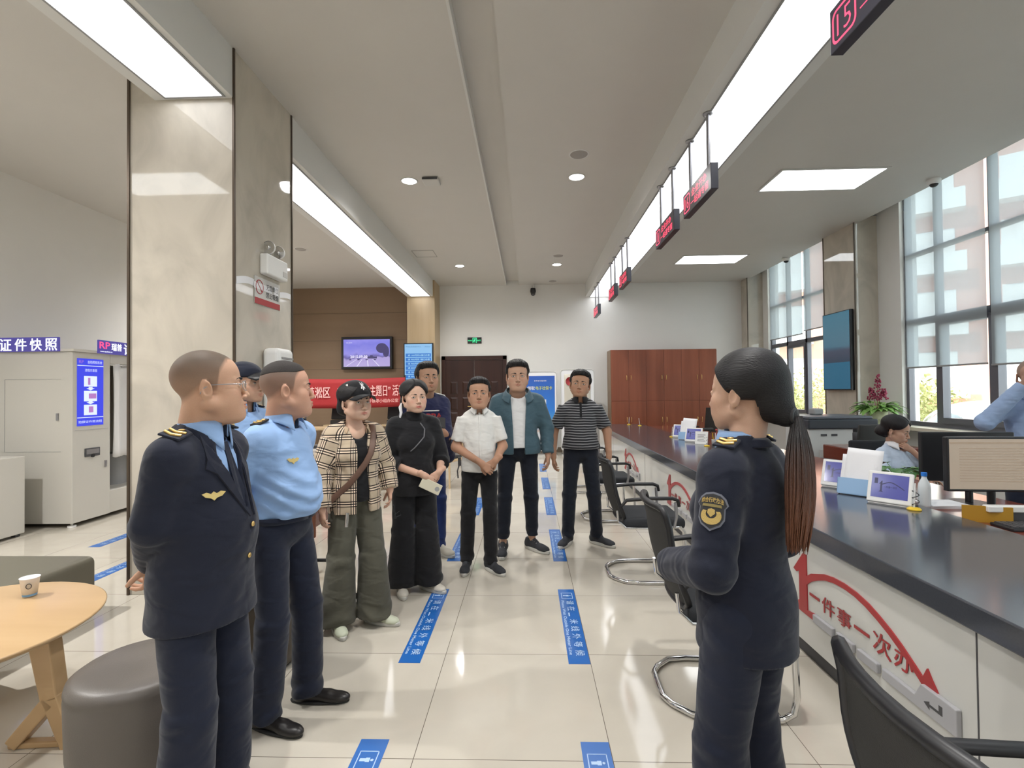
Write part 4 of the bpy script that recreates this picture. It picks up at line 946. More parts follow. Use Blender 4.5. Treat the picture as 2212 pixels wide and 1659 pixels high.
# ================================================================ seating on the left
M['olive'] = mat('olive_grey_leather', (.125, .115, .085), rough=.42, bump=.1, bscale=300)
M['taupe'] = mat('grey_leather', (.125, .11, .098), rough=.38, bump=.1, bscale=300)
M['taupe2'] = mat('brown_grey_leather', (.075, .058, .042), rough=.38, bump=.1, bscale=300)
M['oak'] = wood_material('light_oak', (.50, .33, .17), (.58, .40, .22), scale=5, axis=0, rough=.3, stretch=.12)
M['beech'] = wood_material('pale_beech', (.58, .42, .24), (.64, .48, .29), scale=8, rough=.4)
f = inter(rbox((0, 0, .2), (.5, .45, .2), .05), lambda P: P[:, 2]-.398+.0*P[:, 0], .01)
V, F = sdf_mesh(f, (-.5, -.45, 0), (.5, .45, .4), .012)
t = empty('leather_bench', (-3.43, 2.85, 0), label='low olive-grey leather bench behind the round wooden table', cat='bench')
np_obj('seat_block', [(V, F)], 'olive', t)
def ottoman(loc, m, label, r=.26, h=.43):
    t = empty('round_ottoman', loc, label=label, cat='ottoman', group='round leather ottomans')
    k = MB(); k.lathe([(0, .02), (r-.03, .02), (r-.02, .03), (r-.006, .12), (r, h-.07), (r-.004, h-.055), (r, h-.045), (r-.006, h-.02), (r-.03, h-.004), (r-.08, h), (0, h+.004)], n=48); k.build('padded_body', m, t)
    k = MB(); k.cyl((0, 0, 0), r-.05, .02, 32); k.build('base', 'black', t)
ottoman((-1.56, 1.96, 0), 'taupe', 'round grey leather ottoman in the foreground, left of the man in dark uniform', .24, .41)
ottoman((-1.52, 2.72, 0), 'taupe2', 'round brown-grey leather ottoman between the legs of the two uniformed men', .25)
t = empty('round_coffee_table', (-2.46, 2.02, 0), label='round light oak coffee table on splayed legs at the lower left', cat='table')
k = MB(); k.lathe([(0, .462), (.44, .462), (.5, .47), (.53, .49), (.532, .497), (.525, .5), (0, .5)], n=72); k.build('tabletop', 'oak', t)
for a in (5, 125, 245):
    k = MB(); T0 = Matrix.Rotation(R(a), 4, 'Z'); k.T = T0
    def slab(p, q, w0, w1, th=.035):
        p, q = Vector(p), Vector(q); d = (q-p).normalized(); s = Vector((d.z, 0, -d.x))
        k.add([p+s*w0+Vector((0, -th, 0)), p-s*w0+Vector((0, -th, 0)), p-s*w0+Vector((0, th, 0)), p+s*w0+Vector((0, th, 0)), q+s*w1+Vector((0, -th, 0)), q-s*w1+Vector((0, -th, 0)), q-s*w1+Vector((0, th, 0)), q+s*w1+Vector((0, th, 0))],
              [(0, 1, 2, 3), (7, 6, 5, 4), (0, 4, 5, 1), (1, 5, 6, 2), (2, 6, 7, 3), (3, 7, 4, 0)])
    slab((.40, 0, .465), (.445, 0, .2), .045, .034); slab((.445, 0, .215), (.52, 0, .0), .034, .028); slab((.445, 0, .2), (.29, 0, .02), .03, .026)
    k.box((.27, -.02, 0), (.53, .02, .025)); k.build('leg', 'oak', t, bevel=.006)
def cup(loc, label, s=1):
    t = empty('paper_cup', loc, label=label, cat='cup', group='white paper cups')
    k = MB(); k.lathe([(0, .004), (.026*s, .003), (.027*s, 0), (.038*s, .088*s), (.040*s, .09*s), (.037*s, .089*s), (.026*s, .008)], n=28); c = k.build('cup_wall', 'whitepaper', t)
    k = MB(); k.lathe([(.0275*s, .003), (.0287*s, .012)], n=28, cap=False); k.build('blue_band', mat('cup_blue', (.15, .35, .6)), t)
    return t
c = cup((-2.44, 2.36, .503), 'white paper cup standing on the round oak table')
k = MB(); k.T = rmat((0, 0, 0), 0, 0, R(-50)); k.tube([(.037+.001, .008*cos(a)*0+.01*cos(a), .055+.012*sin(a)) for a in np.linspace(0, 2*pi, 12)[:-1]], .0018, 4, closed=True); k.build('printed_mark', 'darkgrey', c)

# ================================================================ back-left corner
t = empty('wall_television', (-3.89, YB-.05, 2.05), label='black-framed television with a violet street picture on the brown wall', cat='television')
k = MB(); k.box((-.62, -.08, 0), (.62, .04, .78)); k.build('casing', 'black', t, bevel=.006)
m = emat('tv_picture', (.4, .38, .95), .42); tc = N(m, 'ShaderNodeTexCoord'); sp = N(m, 'ShaderNodeSeparateXYZ'); L(m, tc.outputs['Object'], sp.inputs[0])
cr = N(m, 'ShaderNodeValToRGB'); e = cr.color_ramp.elements; e[0].position = 0; e[0].color = (.5, .42, .75, 1); e[1].position = 1; e[1].color = (.3, .28, .85, 1)
for p_, c_ in ((.33, (.42, .35, .7, 1)), (.37, (.12, .1, .35, 1)), (.5, (.3, .28, .8, 1)), (.8, (.2, .2, .75, 1))): q = e.new(p_); q.color = c_
no = N(m, 'ShaderNodeTexNoise'); no.inputs['Scale'].default_value = 5; L(m, tc.outputs['Object'], no.inputs['Vector']); ma = N(m, 'ShaderNodeMath', operation='MULTIPLY_ADD'); L(m, no.outputs['Fac'], ma.inputs[0]); ma.inputs[1].default_value = .3; L(m, sp.outputs['Z'], ma.inputs[2])
m2 = N(m, 'ShaderNodeMath', operation='SUBTRACT'); L(m, ma.outputs[0], m2.inputs[0]); m2.inputs[1].default_value = .15; m3 = N(m, 'ShaderNodeMath', operation='DIVIDE'); L(m, m2.outputs[0], m3.inputs[0]); m3.inputs[1].default_value = .75
L(m, m3.outputs[0], cr.inputs[0]); L(m, cr.outputs[0], pbsdf(m).inputs['Emission Color'])
k = MB(); k.box((-.565, -.082, .055), (.565, -.08, .715)); s = k.build('screen', m, t)
k = MB(); y = -.083
text(k, '2015.09.03', (-.4, y, .265), (1, 0, 0), (0, 0, 1), .42, .065, bold=.03)
for a in (-.42, -.2, .02, .24): k.add([(a*.6, y, .23), (a*.6+.012, y, .23), (a*1.25+.02, y, .06), (a*1.25, y, .06)], [(0, 1, 2, 3)])
text(k, '历史上的今天', (-.5, y, .62), (1, 0, 0), (0, 0, 1), .15, .03)
k.build('picture_marks', emat('tv_white', (.85, .82, 1), .45), s)
k = MB(); k.box((.02, y, .25), (.25, y+.001, .3)); k.box((.08, y, .3), (.15, y+.001, .33)); k.ell((.37, y, .5), (.14, .0015, .12)); k.ell((.47, y, .42), (.08, .0015, .14))
for i in range(4): k.ell((-.4+.2*i, y, .225), (.035, .001, .012), 10, 4)
k.build('picture_marks', emat('tv_dark', (.1, .08, .3), .2), s)
t = empty('queue_display', (-2.5, 11.34, 1.3), label='tall bright blue queue display hung on the tan pillar', cat='display')
k = MB(); k.box((-.34, -.07, 0), (.34, -.01, 1.3)); k.build('casing', 'black', t, bevel=.006)
k = MB(); k.box((-.315, -.072, .03), (.315, -.07, 1.275)); s = k.build('screen', emat('queue_pale_blue', (.30, .62, 1), .36), t)
queue_blue = emat('queue_blue', (.01, .2, .7), .36); queue_text = emat('queue_text', (.5, .85, 1), .42)
for i, r_ in enumerate(('请 1103号到10窗口办理', '请 7002号到 7窗口办理', '请 7002号到 9窗口办理', '请 4004号到 8窗口办理', '请 7001号到 6窗口办理', '请 3002号到 5窗口办理', '请 2001号到 4窗口办理', '请 1001号到 3窗口办理', '', '')):
    k = MB(); k.box((-.29, -.0735, .98-i*.097), (.29, -.072, 1.06-i*.097)); k.m = 1
    if r_: text(k, r_, (-.24, -.074, 1.0-i*.097), (1, 0, 0), (0, 0, 1), .5, .042, bold=.01)
    k.build('list_row', [queue_blue, queue_text], s)
k = MB(); text(k, '09:50:07', (.15, -.074, 1.2), (1, 0, 0), (0, 0, 1), .13, .025); text(k, '芦淞区政务服务中心', (-.29, -.074, 1.2), (1, 0, 0), (0, 0, 1), .36, .03); k.build('header_text', mat('queue_dark', (.05, .15, .3)), s)
t = empty('red_banner', (-3.83, 10.95, 1.14), label='long red cloth banner with white lettering stretched in the back left corner', cat='banner')
M['banner'] = mat('banner_red', (.35, .018, .022), rough=.7); M['bannertxt'] = mat('banner_pink_white', (.85, .5, .48), rough=.7)
k = MB(); k.grid(lambda u, v: (-1.15+2.25*u, .012*sin(u*9+v), .03*u+(.66-.02*u)*v-.02*sin(pi*u)), 40, 6); bn = k.build('cloth', 'banner', t, solid=.003)
k = MB()
text(k, '芦淞区', (-1.1, -.02, .22), (1, 0, .015), (0, 0, 1), .52, .25, bold=.02); text(k, '“政府开放日主题日” 活动', (-.42, -.02, .24), (1, 0, .015), (0, 0, 1), 1.5, .25, bold=.02)
text(k, '芦淞区政务公开领导小组办公室', (-.25, -.02, .1), (1, 0, .015), (0, 0, 1), 1.2, .085, bold=.02)
k.build('lettering', 'bannertxt', bn)
for x in (-1.15, 1.1): k = MB(); k.rod((x, .02, -1.14), (x, .02, .72), .014); k.build('pole', 'darkgrey', t)
for i, (x, w_, lab) in enumerate(((-4.35, .42, 'dark self-service terminal below the banner, behind the cap of the woman in plaid'), (-3.0, .5, 'dark self-service terminal below the banner, left of the woman in black'))):
    t = empty('service_terminal', (x, 11.45, 0), label=lab, cat='terminal', group='dark terminals under the banner')
    k = MB(); k.box((-w_/2, -.15, 0), (w_/2, .15, .85)); k.build('pedestal', 'darkgrey', t, bevel=.01); k = MB(); k.T = rmat((0, 0, .85), R(-15), 0, 0); k.box((-w_/2, -.1, 0), (w_/2, -.04, .38)); k.build('monitor', 'black', t, bevel=.006)
    k = MB(); k.box((-w_/2-.05, -.42, .72), (w_/2+.05, -.15, .76)); k.build('shelf', 'tan', t)
t = empty('writing_desk', (-4.1, 10.3, 0), label='brown writing desk in front of the red banner', cat='desk')
k = MB(); k.box((-.9, -.3, .72), (.9, .3, .76)); k.build('desktop', 'tan', t)
for x in (-.85, .85): k = MB(); k.cbox((x, 0, .36), (.05, .55, .72)); k.build('leg_panel', 'walnut', t)
def wood_chair(loc, rz, label, seatm='black'):
    """local faces -y"""
    t = empty('wooden_armchair', loc, rz, label=label, cat='chair', group='pale wooden chairs in the reading corner')
    for sx, sy, n_ in ((-1, -1, 'f'), (1, -1, 'f'), (-1, 1, 'b'), (1, 1, 'b')):
        k = MB(); k.rod((sx*.27, sy*.25, 0), (sx*.22, sy*.19, .70 if sy < 0 else .72), .014, r2=.02); k.build('leg', 'beech', t)
    k = MB(); k.box((-.23, -.22, .38), (.23, .2, .42)); k.build('seat_frame', 'beech', t, bevel=.008); k = MB(); k.box((-.22, -.21, .42), (.22, .18, .46)); k.build('seat_pad', seatm, t, bevel=.015)
    k = MB(); k.tube([(-.235, -.22, .69), (-.25, 0, .71), (-.2, .19, .75), (0, .25, .78), (.2, .19, .75), (.25, 0, .71), (.235, -.22, .69)], [.016, .017, .022, .03, .022, .017, .016], 8); k.build('arm_and_back_rail', 'beech', t)
    return t
wood_chair((-2.12, 6.9, 0), R(20), 'pale wooden chair with dark seat between the women in plaid and in black')
wood_chair((-1.35, 7.9, 0), R(-25), 'pale wooden chair seen between the black-clad woman and the man in white shirt')
wood_chair((-2.75, 8.0, 0), R(60), 'pale wooden chair behind the woman in plaid shirt')
k = None
t = empty('yellow_bag', (-1.36, 7.88, .462), label='bright yellow bag on the wooden chair left of the white-shirted man', cat='bag'); k = MB(); k.box((-.1, -.05, 0), (.1, .06, .2)); k.build('pouch', 'yellow', t, bevel=.02)
t = empty('reading_table', (-2.3, 7.65, 0), label='small round beige table behind the plaid shirt and the black top', cat='table')
k = MB(); k.lathe([(0, .72), (.36, .72), (.38, .735), (.36, .75), (0, .75)], n=40); k.build('tabletop', 'beech', t); k = MB(); k.rod((0, 0, 0), (0, 0, .72), .035); k.cyl((0, 0, 0), .22, .02, 28); k.build('pedestal', 'lgrey', t)
cup((-2.12, 7.42, .75), 'white paper cup on the beige table beside the black top', 1.1)
t = empty('display_desk', (-2.25, 5.75, 0), label='desk loaded with stacked brochures behind the man in pale blue shirt', cat='desk')
k = MB(); k.box((-.35, -.3, .7), (.35, .3, .74)); k.build('desktop', 'beech', t); 
for sx in (-1, 1):
    for sy in (-1, 1): k = MB(); k.cbox((sx*.31, sy*.26, .35), (.04, .04, .7)); k.build('leg', 'lgrey', t)
for i, (x, y, z, m_, lab) in enumerate(((-2.05, 5.6, .74, 'lightblue', 'pale blue folder stack on the display desk'), (-2.07, 5.88, .74, 'whitepaper', 'white paper stack on the display desk'), (-2.4, 5.7, .74, 'whitepaper', 'second white paper stack on the display desk, farther left'))):
    t = empty('brochure_stack', (x, y, z), R(12*i-10), label=lab, cat='brochures', group='brochure stacks on the display desk')
    for q in range(4): k = MB(); k.T = rmat((0, 0, q*.035), 0, 0, .12*((q*7) % 3-1)); k.box((-.1, -.075, 0), (.1, .075, .03)); k.build('bundle', m_ if q % 3 else 'darkgrey', t)
cup((-2.0, 5.5+.02, .881), 'white paper cup on the brochure stack behind the man in pale blue', 1.1)
# folding training table with castors behind the woman in plaid
t = empty('folding_table', (-1.77, 4.0, 0), label='black folding table frame on castors behind the legs of the woman in plaid', cat='table')
k = MB(); k.rod((-.1, -.28, .09), (-.12, .3, .09), .016); k.rod((.12, -.28, .09), (-.1, .0, .35), .014); k.rod((-.11, 0, .09), (.07, .02, .62), .018); k.rod((-.1, .28, .09), (-.1, 0, .35), .014); k.rod((-.11, 0, .12), (.16, .0, .12), .014); k.build('frame', 'blackmatte', t)
for x, y in ((.12, -.28), (-.12, .3), (-.1, -.28)):
    k = MB(); k.cyl((x-.012, y, .035), .035, .024, 16, axis='x'); k.rod((x, y, .04), (x, y, .1), .01); k.build('castor', 'black', t)
k = MB(); k.box((.06, -.3, .42), (.085, .3, .86)); k.build('tabletop', 'redwood', t)
# ================================================================ wooden filing cupboard and poster stands at the back
M['cherry'] = wood_material('cherry_veneer', (.21, .06, .03), (.29, .088, .045), scale=7, rough=.35)
t = empty('wooden_cupboard', (3.11, 11.72, 0), label='tall cherry wood cupboard with brass handles against the back wall', cat='cupboard')
k = MB(); k.box((-1.2, -.22, 0), (1.2, .26, 2.4)); k.build('carcass', 'cherry', t)
k = MB(); k.box((-1.21, -.2, 0), (-1.2, .26, 2.4)); k.build('side_panel', 'walnut', t)
for i in range(6):
    x0 = -1.2+i*.4
    for z0, z1 in ((.03, 1.22), (1.225, 2.38)):
        k = MB(); k.box((x0+.002, -.238, z0), (x0+.398, -.22, z1)); dd = k.build('door', 'cherry', t, bevel=.002)
        hx = x0+.35 if i % 2 == 0 else x0+.05; hz = 1.70 if z0 > 1 else .74
        k = MB(); k.tube([(hx, -.238, hz), (hx, -.26, hz+.01), (hx, -.26, hz+.1), (hx, -.238, hz+.11)], .006, 6); k.build('handle', 'gold', dd)
def poster(x, y, w, h, label, kind):
    t = empty('poster_stand', (x, y, 0), label=label, cat='poster stand', group='free-standing poster stands at the back wall')
    k = MB(); k.prism(rrect(-w/2, .1, w/2, h, .07), .02, o=(0, 0, 0), u=(1, 0, 0), v=(0, 0, 1), w=(0, 1, 0)); k.build('board', 'whitepaper', t)
    k = MB(); k.tube([(p[0], -.004, p[1]) for p in rrect(-w/2, .1, w/2, h, .07)], .01, 6, closed=True); k.build('rim', 'lgrey', t)
    k = MB(); k.box((-w/2, -.16, 0), (w/2, -.12, .03)); k.box((-w/2, .14, 0), (w/2, .18, .03))
    for s in (-1, 1): k.rod((s*(w/2-.04), -.14, .02), (s*(w/2-.04), .01, .14), .012); k.rod((s*(w/2-.04), .16, .02), (s*(w/2-.04), .01, .14), .012)
    k.build('base', 'lgrey', t)
    if kind:
        m = mat('blue_poster', (.03, .12, .5)); tc = N(m, 'ShaderNodeTexCoord'); sp = N(m, 'ShaderNodeSeparateXYZ'); L(m, tc.outputs['Object'], sp.inputs[0])
        cr = N(m, 'ShaderNodeValToRGB'); e = cr.color_ramp.elements; e[0].position = 0; e[0].color = (.6, .62, .66, 1); e[1].position = 1; e[1].color = (.03, .09, .42, 1)
        for p_, c_ in ((.27, (.62, .64, .68, 1)), (.29, (.55, .4, .33, 1)), (.33, (.1, .4, .7, 1)), (.55, (.03, .2, .65, 1))): q = e.new(p_); q.color = c_
        mm = N(m, 'ShaderNodeMath', operation='DIVIDE'); L(m, sp.outputs['Z'], mm.inputs[0]); mm.inputs[1].default_value = h; L(m, mm.outputs[0], cr.inputs[0]); L(m, cr.outputs[0], pbsdf(m).inputs['Base Color'])
        k = MB(); k.box((-w/2+.04, -.003, .2), (w/2-.04, -.001, h-.1)); p_ = k.build('sheet', m, t)
        k = MB(); text(k, '打开支付宝扫码', (-.14, -.004, h-.23), (1, 0, 0), (0, 0, 1), .28, .035); text(k, '领取', (-w/2+.07, -.004, h-.42), (1, 0, 0), (0, 0, 1), .17, .085, bold=.03); k.box((-.1, -.0045, .95), (.13, -.003, 1.28)); k.box((-.06, -.0045, .6), (.14, -.003, .85)); k.build('white_print', 'whitepaper', p_)
        k = MB(); text(k, '电子社保卡', (-w/2+.26, -.004, h-.42), (1, 0, 0), (0, 0, 1), .38, .085, bold=.03); k.build('yellow_print', mat('lime_print', (.6, .65, .12)), p_)
        k = MB(); k.ell((.22, -.004, .78), (.055, .002, .03), 12, 6); k.build('red_card', 'red', p_)
    else:
        k = MB(); k.grid(lambda u, v: (-w/2+.08+(w-.16)*u, -.01-.008*sin(u*8+v*5), .25+(h-.36)*v), 10, 14); p_ = k.build('sheet', mat('cream_poster', (.62, .58, .5), rough=.7), t, solid=.002)
        k = MB(); k.lathe([(0, 0), (.1, 0), (.1, .002)], c=(-.17, -.022, h-.27), n=28, axis='y', cap=False); k.build('round_emblem', 'red', p_)
        k = MB(); text(k, '群 众 满 意', (-.2, -.024, h-.75), (1, 0, 0), (0, 0, 1), .4, .05); k.box((-.2, -.024, .6), (.2, -.022, .62)); k.build('print', 'darkgrey', p_)
        k = MB(); text(k, '服务', (-.2, -.024, .35), (1, 0, 0), (0, 0, 1), .4, .12, bold=.03); k.build('red_print', 'red', p_)
poster(.28, 11.45, .74, 1.92, 'blue poster stand about a card, behind the man in teal jacket', 1)
poster(1.13, 11.45, .76, 1.96, 'cream poster stand with a red round emblem, behind the man in striped polo', 0)

# ================================================================ outside the windows
b = MB(); b.box((XR+.3, -12, -.4), (60, 60, -.3)); o = b.build('ground_outside', mat('pale_paving', (.55, .5, .4), rough=.9, noise=.2, nscale=1.5)); st(o)
def car(loc, rz):
    t = empty('parked_car', loc, rz, label='white car parked outside the near window', cat='car')
    f = union([rbox((0, 0, .62), (2.2, .86, .3), .22), (ellip((-.15, 0, .95), (1.55, .78, .58)), .18)])
    V, F = sdf_mesh(f, (-2.3, -1, .25), (2.3, 1, 1.6), .05); np_obj('bodywork', [(V, F)], mat('car_white', (.85, .87, .9), rough=.15, coat=.5), t)
    f2 = inter(ellip((-.15, 0, .95), (1.46, .8, .56)), lambda P: smax(-(P[:, 2]-.98), P[:, 2]-1.38, .05), .05)
    V, F = sdf_mesh(f2, (-2, -.9, .9), (2, .9, 1.6), .04); np_obj('windows', [(V, F)], mat('car_glass', (.12, .15, .17), rough=.08), t)
    for x in (-1.35, 1.35):
        for y in (-.82, .82): k = MB(); k.cyl((x, y-.1, .33), .33, .2, 28, axis='y'); k.build('wheel', 'black', t)
    k = MB(); k.ell((.75, -.98, .98), (.1, .13, .08)); k.build('mirror', mat('car_mirror', (.8, .82, .85), rough=.2), t)
car((8.0, 9.0, -.3), R(75))
t = empty('apartment_building', (24, 30, -.3), R(-38), label='distant pink apartment block seen through the near window', cat='building')
k = MB(); k.box((-9, -4, 0), (9, 4, 16)); k.build('wall', mat('pink_render', (.62, .33, .26), rough=.9), t)
for i in range(5):
    for j in range(4): k = MB(); x, z = -8+i*3.4, 1.2+j*3.2; k.box((x, -5, z), (x+2.4, -4, z+.15)); k.box((x, -5, z+.15), (x+2.4, -4.92, z+1)); k.box((x+.3, -4.03, z+.2), (x+2, -4, z+2.4)); k.build('balcony', 'white', t)
M['foliage'] = mat('sunlit_foliage', (.30, .30, .12), rough=.8, noise=.4, nscale=6)
def bush(loc, r, n, label, h=1.0):
    o = MB(); rg = np.random.default_rng(int(abs(loc[0]*100+loc[1]*10)))
    for i in range(n):
        d = rg.normal(size=3); d /= np.linalg.norm(d); q = r*(rg.random()**.4); p = Vector((d[0]*q, d[1]*q, h+d[2]*q*.8))
        a = Vector(rg.normal(size=3)).normalized()*.09; b2 = Vector(rg.normal(size=3)).normalized()*.05
        o.add([p-a, p+b2, p+a, p-b2], [(0, 1, 2, 3)])
    t = empty('leafy_shrub', loc, label=label, cat='shrub', group='shrubs outside the windows'); o.build('foliage', 'foliage', t)
    k = MB()
    for i in range(4): k.rod((.1*i-.15, 0, -.0), (.3*i-.45, .1*i, h), .03, r2=.015)
    k.build('stem', 'walnut', t)
for i, (x, y, r_, h_, lab) in enumerate(((9.5, 13.2, 1.3, 1.2, 'leafy shrub outside, left in the near window'), (12.5, 16.8, 1.2, .8, 'leafy shrub outside, beyond the left of the near window'), (12.2, 11.8, 1.1, .6, 'leafy shrub outside behind the parked car'), (10, 20.5, 1.5, 1.1, 'leafy shrub outside the far window, right'), (8.6, 18, 1.3, .9, 'leafy shrub outside the far window, left'), (17, 13.5, 2.2, 1.6, 'big leafy shrub outside behind the photographing man'), (13.5, 24, 2, 1.2, 'distant shrub outside the far window'), (17, 22, 1.8, .6, 'distant shrub below the pink block'))):
    bush((x, y, -.3), r_, 1500, lab, h_)
t = empty('concrete_column', (6.9, 9.6, -.3), label='beige square column standing outside the near window', cat='column'); k = MB(); k.box((-.22, -.22, 0), (.22, .22, 4.8)); k.build('shaft', mat('beige_render', (.6, .54, .42), rough=.8), t)
# ================================================================ people
M['skin'] = mat('skin', (.5, .3, .2), rough=.6, attr=True, spec=.3, sss=.12, noise=.10, nscale=420)
M['hair'] = mat('black_hair', (.009, .008, .009), rough=.6, spec=.25, bump=.35, bscale=260)
def strand_material(name, col, axis=1):
    m = mat(name, col, rough=.5, spec=.35); tc = N(m, 'ShaderNodeTexCoord'); mp = N(m, 'ShaderNodeMapping'); sc = [1, 1, 1]; sc[axis] = .07; mp.inputs['Scale'].default_value = sc
    n = N(m, 'ShaderNodeTexNoise'); n.inputs['Scale'].default_value = 330; n.inputs['Detail'].default_value = 2; L(m, tc.outputs['Object'], mp.inputs[0]); L(m, mp.outputs[0], n.inputs['Vector'])
    b = N(m, 'ShaderNodeBump'); b.inputs['Strength'].default_value = .5; b.inputs['Distance'].default_value = .004; L(m, n.outputs['Fac'], b.inputs['Height']); L(m, b.outputs[0], pbsdf(m).inputs['Normal']); return m
M['hairpulled'] = strand_material('pulled_back_hair', (.009, .0085, .010))
M['hair'] = strand_material('black_hair_strands', (.009, .008, .009), 2)
M['hairbrown'] = mat('brown_hair', (.075, .025, .012), rough=.4, bump=.35, bscale=260)
M['eyewhite'] = mat('eye_white', (.62, .58, .54), rough=.25); M['iris'] = mat('dark_iris', (.012, .008, .006), rough=.15)
M['shoe'] = mat('black_leather', (.016, .014, .014), rough=.32); M['sneak'] = mat('dark_knit_shoe', (.028, .03, .036), rough=.8, bump=.3, bscale=350)
M['solewhite'] = mat('pale_rubber', (.55, .54, .5), rough=.6); M['soledark'] = mat('dark_rubber', (.02, .02, .02), rough=.7)
def cloth(name, col, **kw):
    kw.setdefault('rough', .85); kw.setdefault('sheen', .15); kw.setdefault('spec', .25)
    wr = kw.pop('wrinkle', .4)
    m = mat(name, col, bump=kw.pop('bump', .09), bscale=kw.pop('bscale', 420), **kw)
    # soft creases of the cloth
    tc = N(m, 'ShaderNodeTexCoord'); n = N(m, 'ShaderNodeTexNoise'); n.inputs['Scale'].default_value = 9; n.inputs['Detail'].default_value = 1.5; n.inputs['Distortion'].default_value = .5
    mp = N(m, 'ShaderNodeMapping'); mp.inputs['Rotation'].default_value = (.5, .6, .3); mp.inputs['Scale'].default_value = (1, 1, 1.9); L(m, tc.outputs['Object'], mp.inputs[0]); L(m, mp.outputs[0], n.inputs['Vector'])
    b = N(m, 'ShaderNodeBump'); b.inputs['Strength'].default_value = wr; b.inputs['Distance'].default_value = .035; L(m, n.outputs['Fac'], b.inputs['Height'])
    old = [l.from_node for l in m.node_tree.links if l.to_socket == pbsdf(m).inputs['Normal']][0]; L(m, b.outputs[0], old.inputs['Normal'])
    return m
M['navy'] = cloth('navy_wool', (.0125, .0155, .030)); M['navy2'] = cloth('navy_trousers', (.013, .017, .034))
M['skyshirt'] = cloth('sky_blue_shirt', (.29, .45, .74), rough=.75)
M['blackcl'] = cloth('black_cloth', (.010, .010, .012)); M['darknavy'] = cloth('dark_navy_cloth', (.010, .013, .022))
M['offwhite'] = cloth('off_white_shirt', (.70, .69, .66)); M['tee'] = cloth('white_tee', (.72, .72, .72))
M['teal'] = cloth('teal_jacket', (.055, .105, .135), rough=.6); M['bluepant'] = cloth('royal_navy_trousers', (.015, .03, .12))

M['mouthline'] = mat('mouth_line', (.16, .04, .035), rough=.6)
def unit(v): v = np.array(v, float); return v/np.linalg.norm(v)
def local_of(f, Mx):
    """field f given in the frame Mx (4x4, orthonormal * uniform scale), evaluated for outer points"""
    Mx = np.array(Mx, float); sc = np.linalg.norm(Mx[:3, 0]); Ri = (Mx[:3, :3]/sc).astype(np.float32); t = Mx[:3, 3].astype(np.float32)
    return lambda P: f(((P-t)@Ri)/sc)*sc
def bound(pts, r):
    pts = np.array(pts); return pts.min(0)-r, pts.max(0)+r

def head_field(fem=0, fat=0, neck_to=(0, -.045, -.21), neck_r=.058, nose=1, open_mouth=0):
    jaw = .018-.003*fem+.006*fat
    it = [ellip((0, -.014, .042), (.0765, .092, .083)),
          (ellip((0, .028, .035), (.064, .060, .066)), .02),
          (ellip((0, .034, -.022), (.060+.006*fat, .052, .078)), .02),
          (ellip((.043, .050, -.020), (.024, .028, .024)), .02), (ellip((-.043, .050, -.020), (.024, .028, .024)), .02),
          (cone((.057+.005*fat, -.002, -.048), (.022, .062, -.088), .019+.005*fat, jaw), .022), (cone((-.057-.005*fat, -.002, -.048), (-.022, .062, -.088), .019+.005*fat, jaw), .022),
          (ellip((0, .072, -.089), (.023-.003*fem, .019, .018)), .014),
          (ellip((.032+.004*fat, .046, -.052), (.028+.006*fat, .036, .036)), .02), (ellip((-.032-.004*fat, .046, -.052), (.028+.006*fat, .036, .036)), .02),
          (cone((.012, .080, .020), (.044, .066, .020), .0095, .008), .012), (cone((-.012, .080, .020), (-.044, .066, .020), .0095, .008), .012),
          (ellip((0, .076, -.060), (.030, .018, .022)), .014)]
    if fat: it.append((ellip((0, .035, -.098), (.05, .05, .02)), .03))
    f = union(it)
    for sx in (1, -1):
        f = minus(f, ellip((sx*.0325, .098, .004), (.021, .019, .0125)), .012)
    nit = [(cone((0, .0825, .014), (0, .1005, -.026), .0062, .0082), .009), (ellip((0, .1015, -.0325), (.0105, .0105, .0088)), .007),
           (ellip((.0122, .0935, -.0365), (.0066, .0092, .0062)), .005), (ellip((-.0122, .0935, -.0365), (.0066, .0092, .0062)), .005)]
    lit = [(cone((0, .0955, -.0575), (.019, .0865, -.0625), .0055, .0028), .004), (cone((0, .0955, -.0575), (-.019, .0865, -.0625), .0055, .0028), .004),
           (cone((0, .0935, -.0690-.005*open_mouth), (.016, .0865, -.0655), .0068, .003), .004), (cone((0, .0935, -.0690-.005*open_mouth), (-.016, .0865, -.0655), .0068, .003), .004)]
    lid = [(ellip((sx*.0318, .0735, .004), (.0160, .0142, .0125)), .004) for sx in (1, -1)]
    g0 = f
    f = union([g0]+nit+lit+lid)
    for sx in (1, -1):
        f = minus(f, ellip((sx*.0318, .091, .0030), (.0142, .0140, .0047+.0008*fem)), .0012)
        f = minus(f, ellip((sx*.0058, .1005, -.0425), (.0034, .0042, .0028)), .002)
        f = minus(f, cone((0, .1015, -.0632), (sx*.019, .0905, -.0632), .0013+.003*open_mouth, .001), .0018)
    ears = []
    for sx in (1, -1):
        a = R(-18)*sx; Rz = np.array([[cos(a), -sin(a), 0], [sin(a), cos(a), 0], [0, 0, 1]])
        q_ = 1-.14*fem; e = ellip((sx*.0785, -.012, -.006), (.0065, .0185*q_, .0315*q_), Rz)
        e = minus(e, ellip((sx*.0850, -.009, -.002), (.0062, .0115*q_, .0195*q_), Rz), .003)
        ears.append((e, .006)); ears.append((ellip((sx*.074, -.004, -.031), (.006, .008, .010)), .006))
    return union([f]+ears+[(cone((0, -.022, -.045), neck_to, neck_r*.97, neck_r*1.04), .022)])

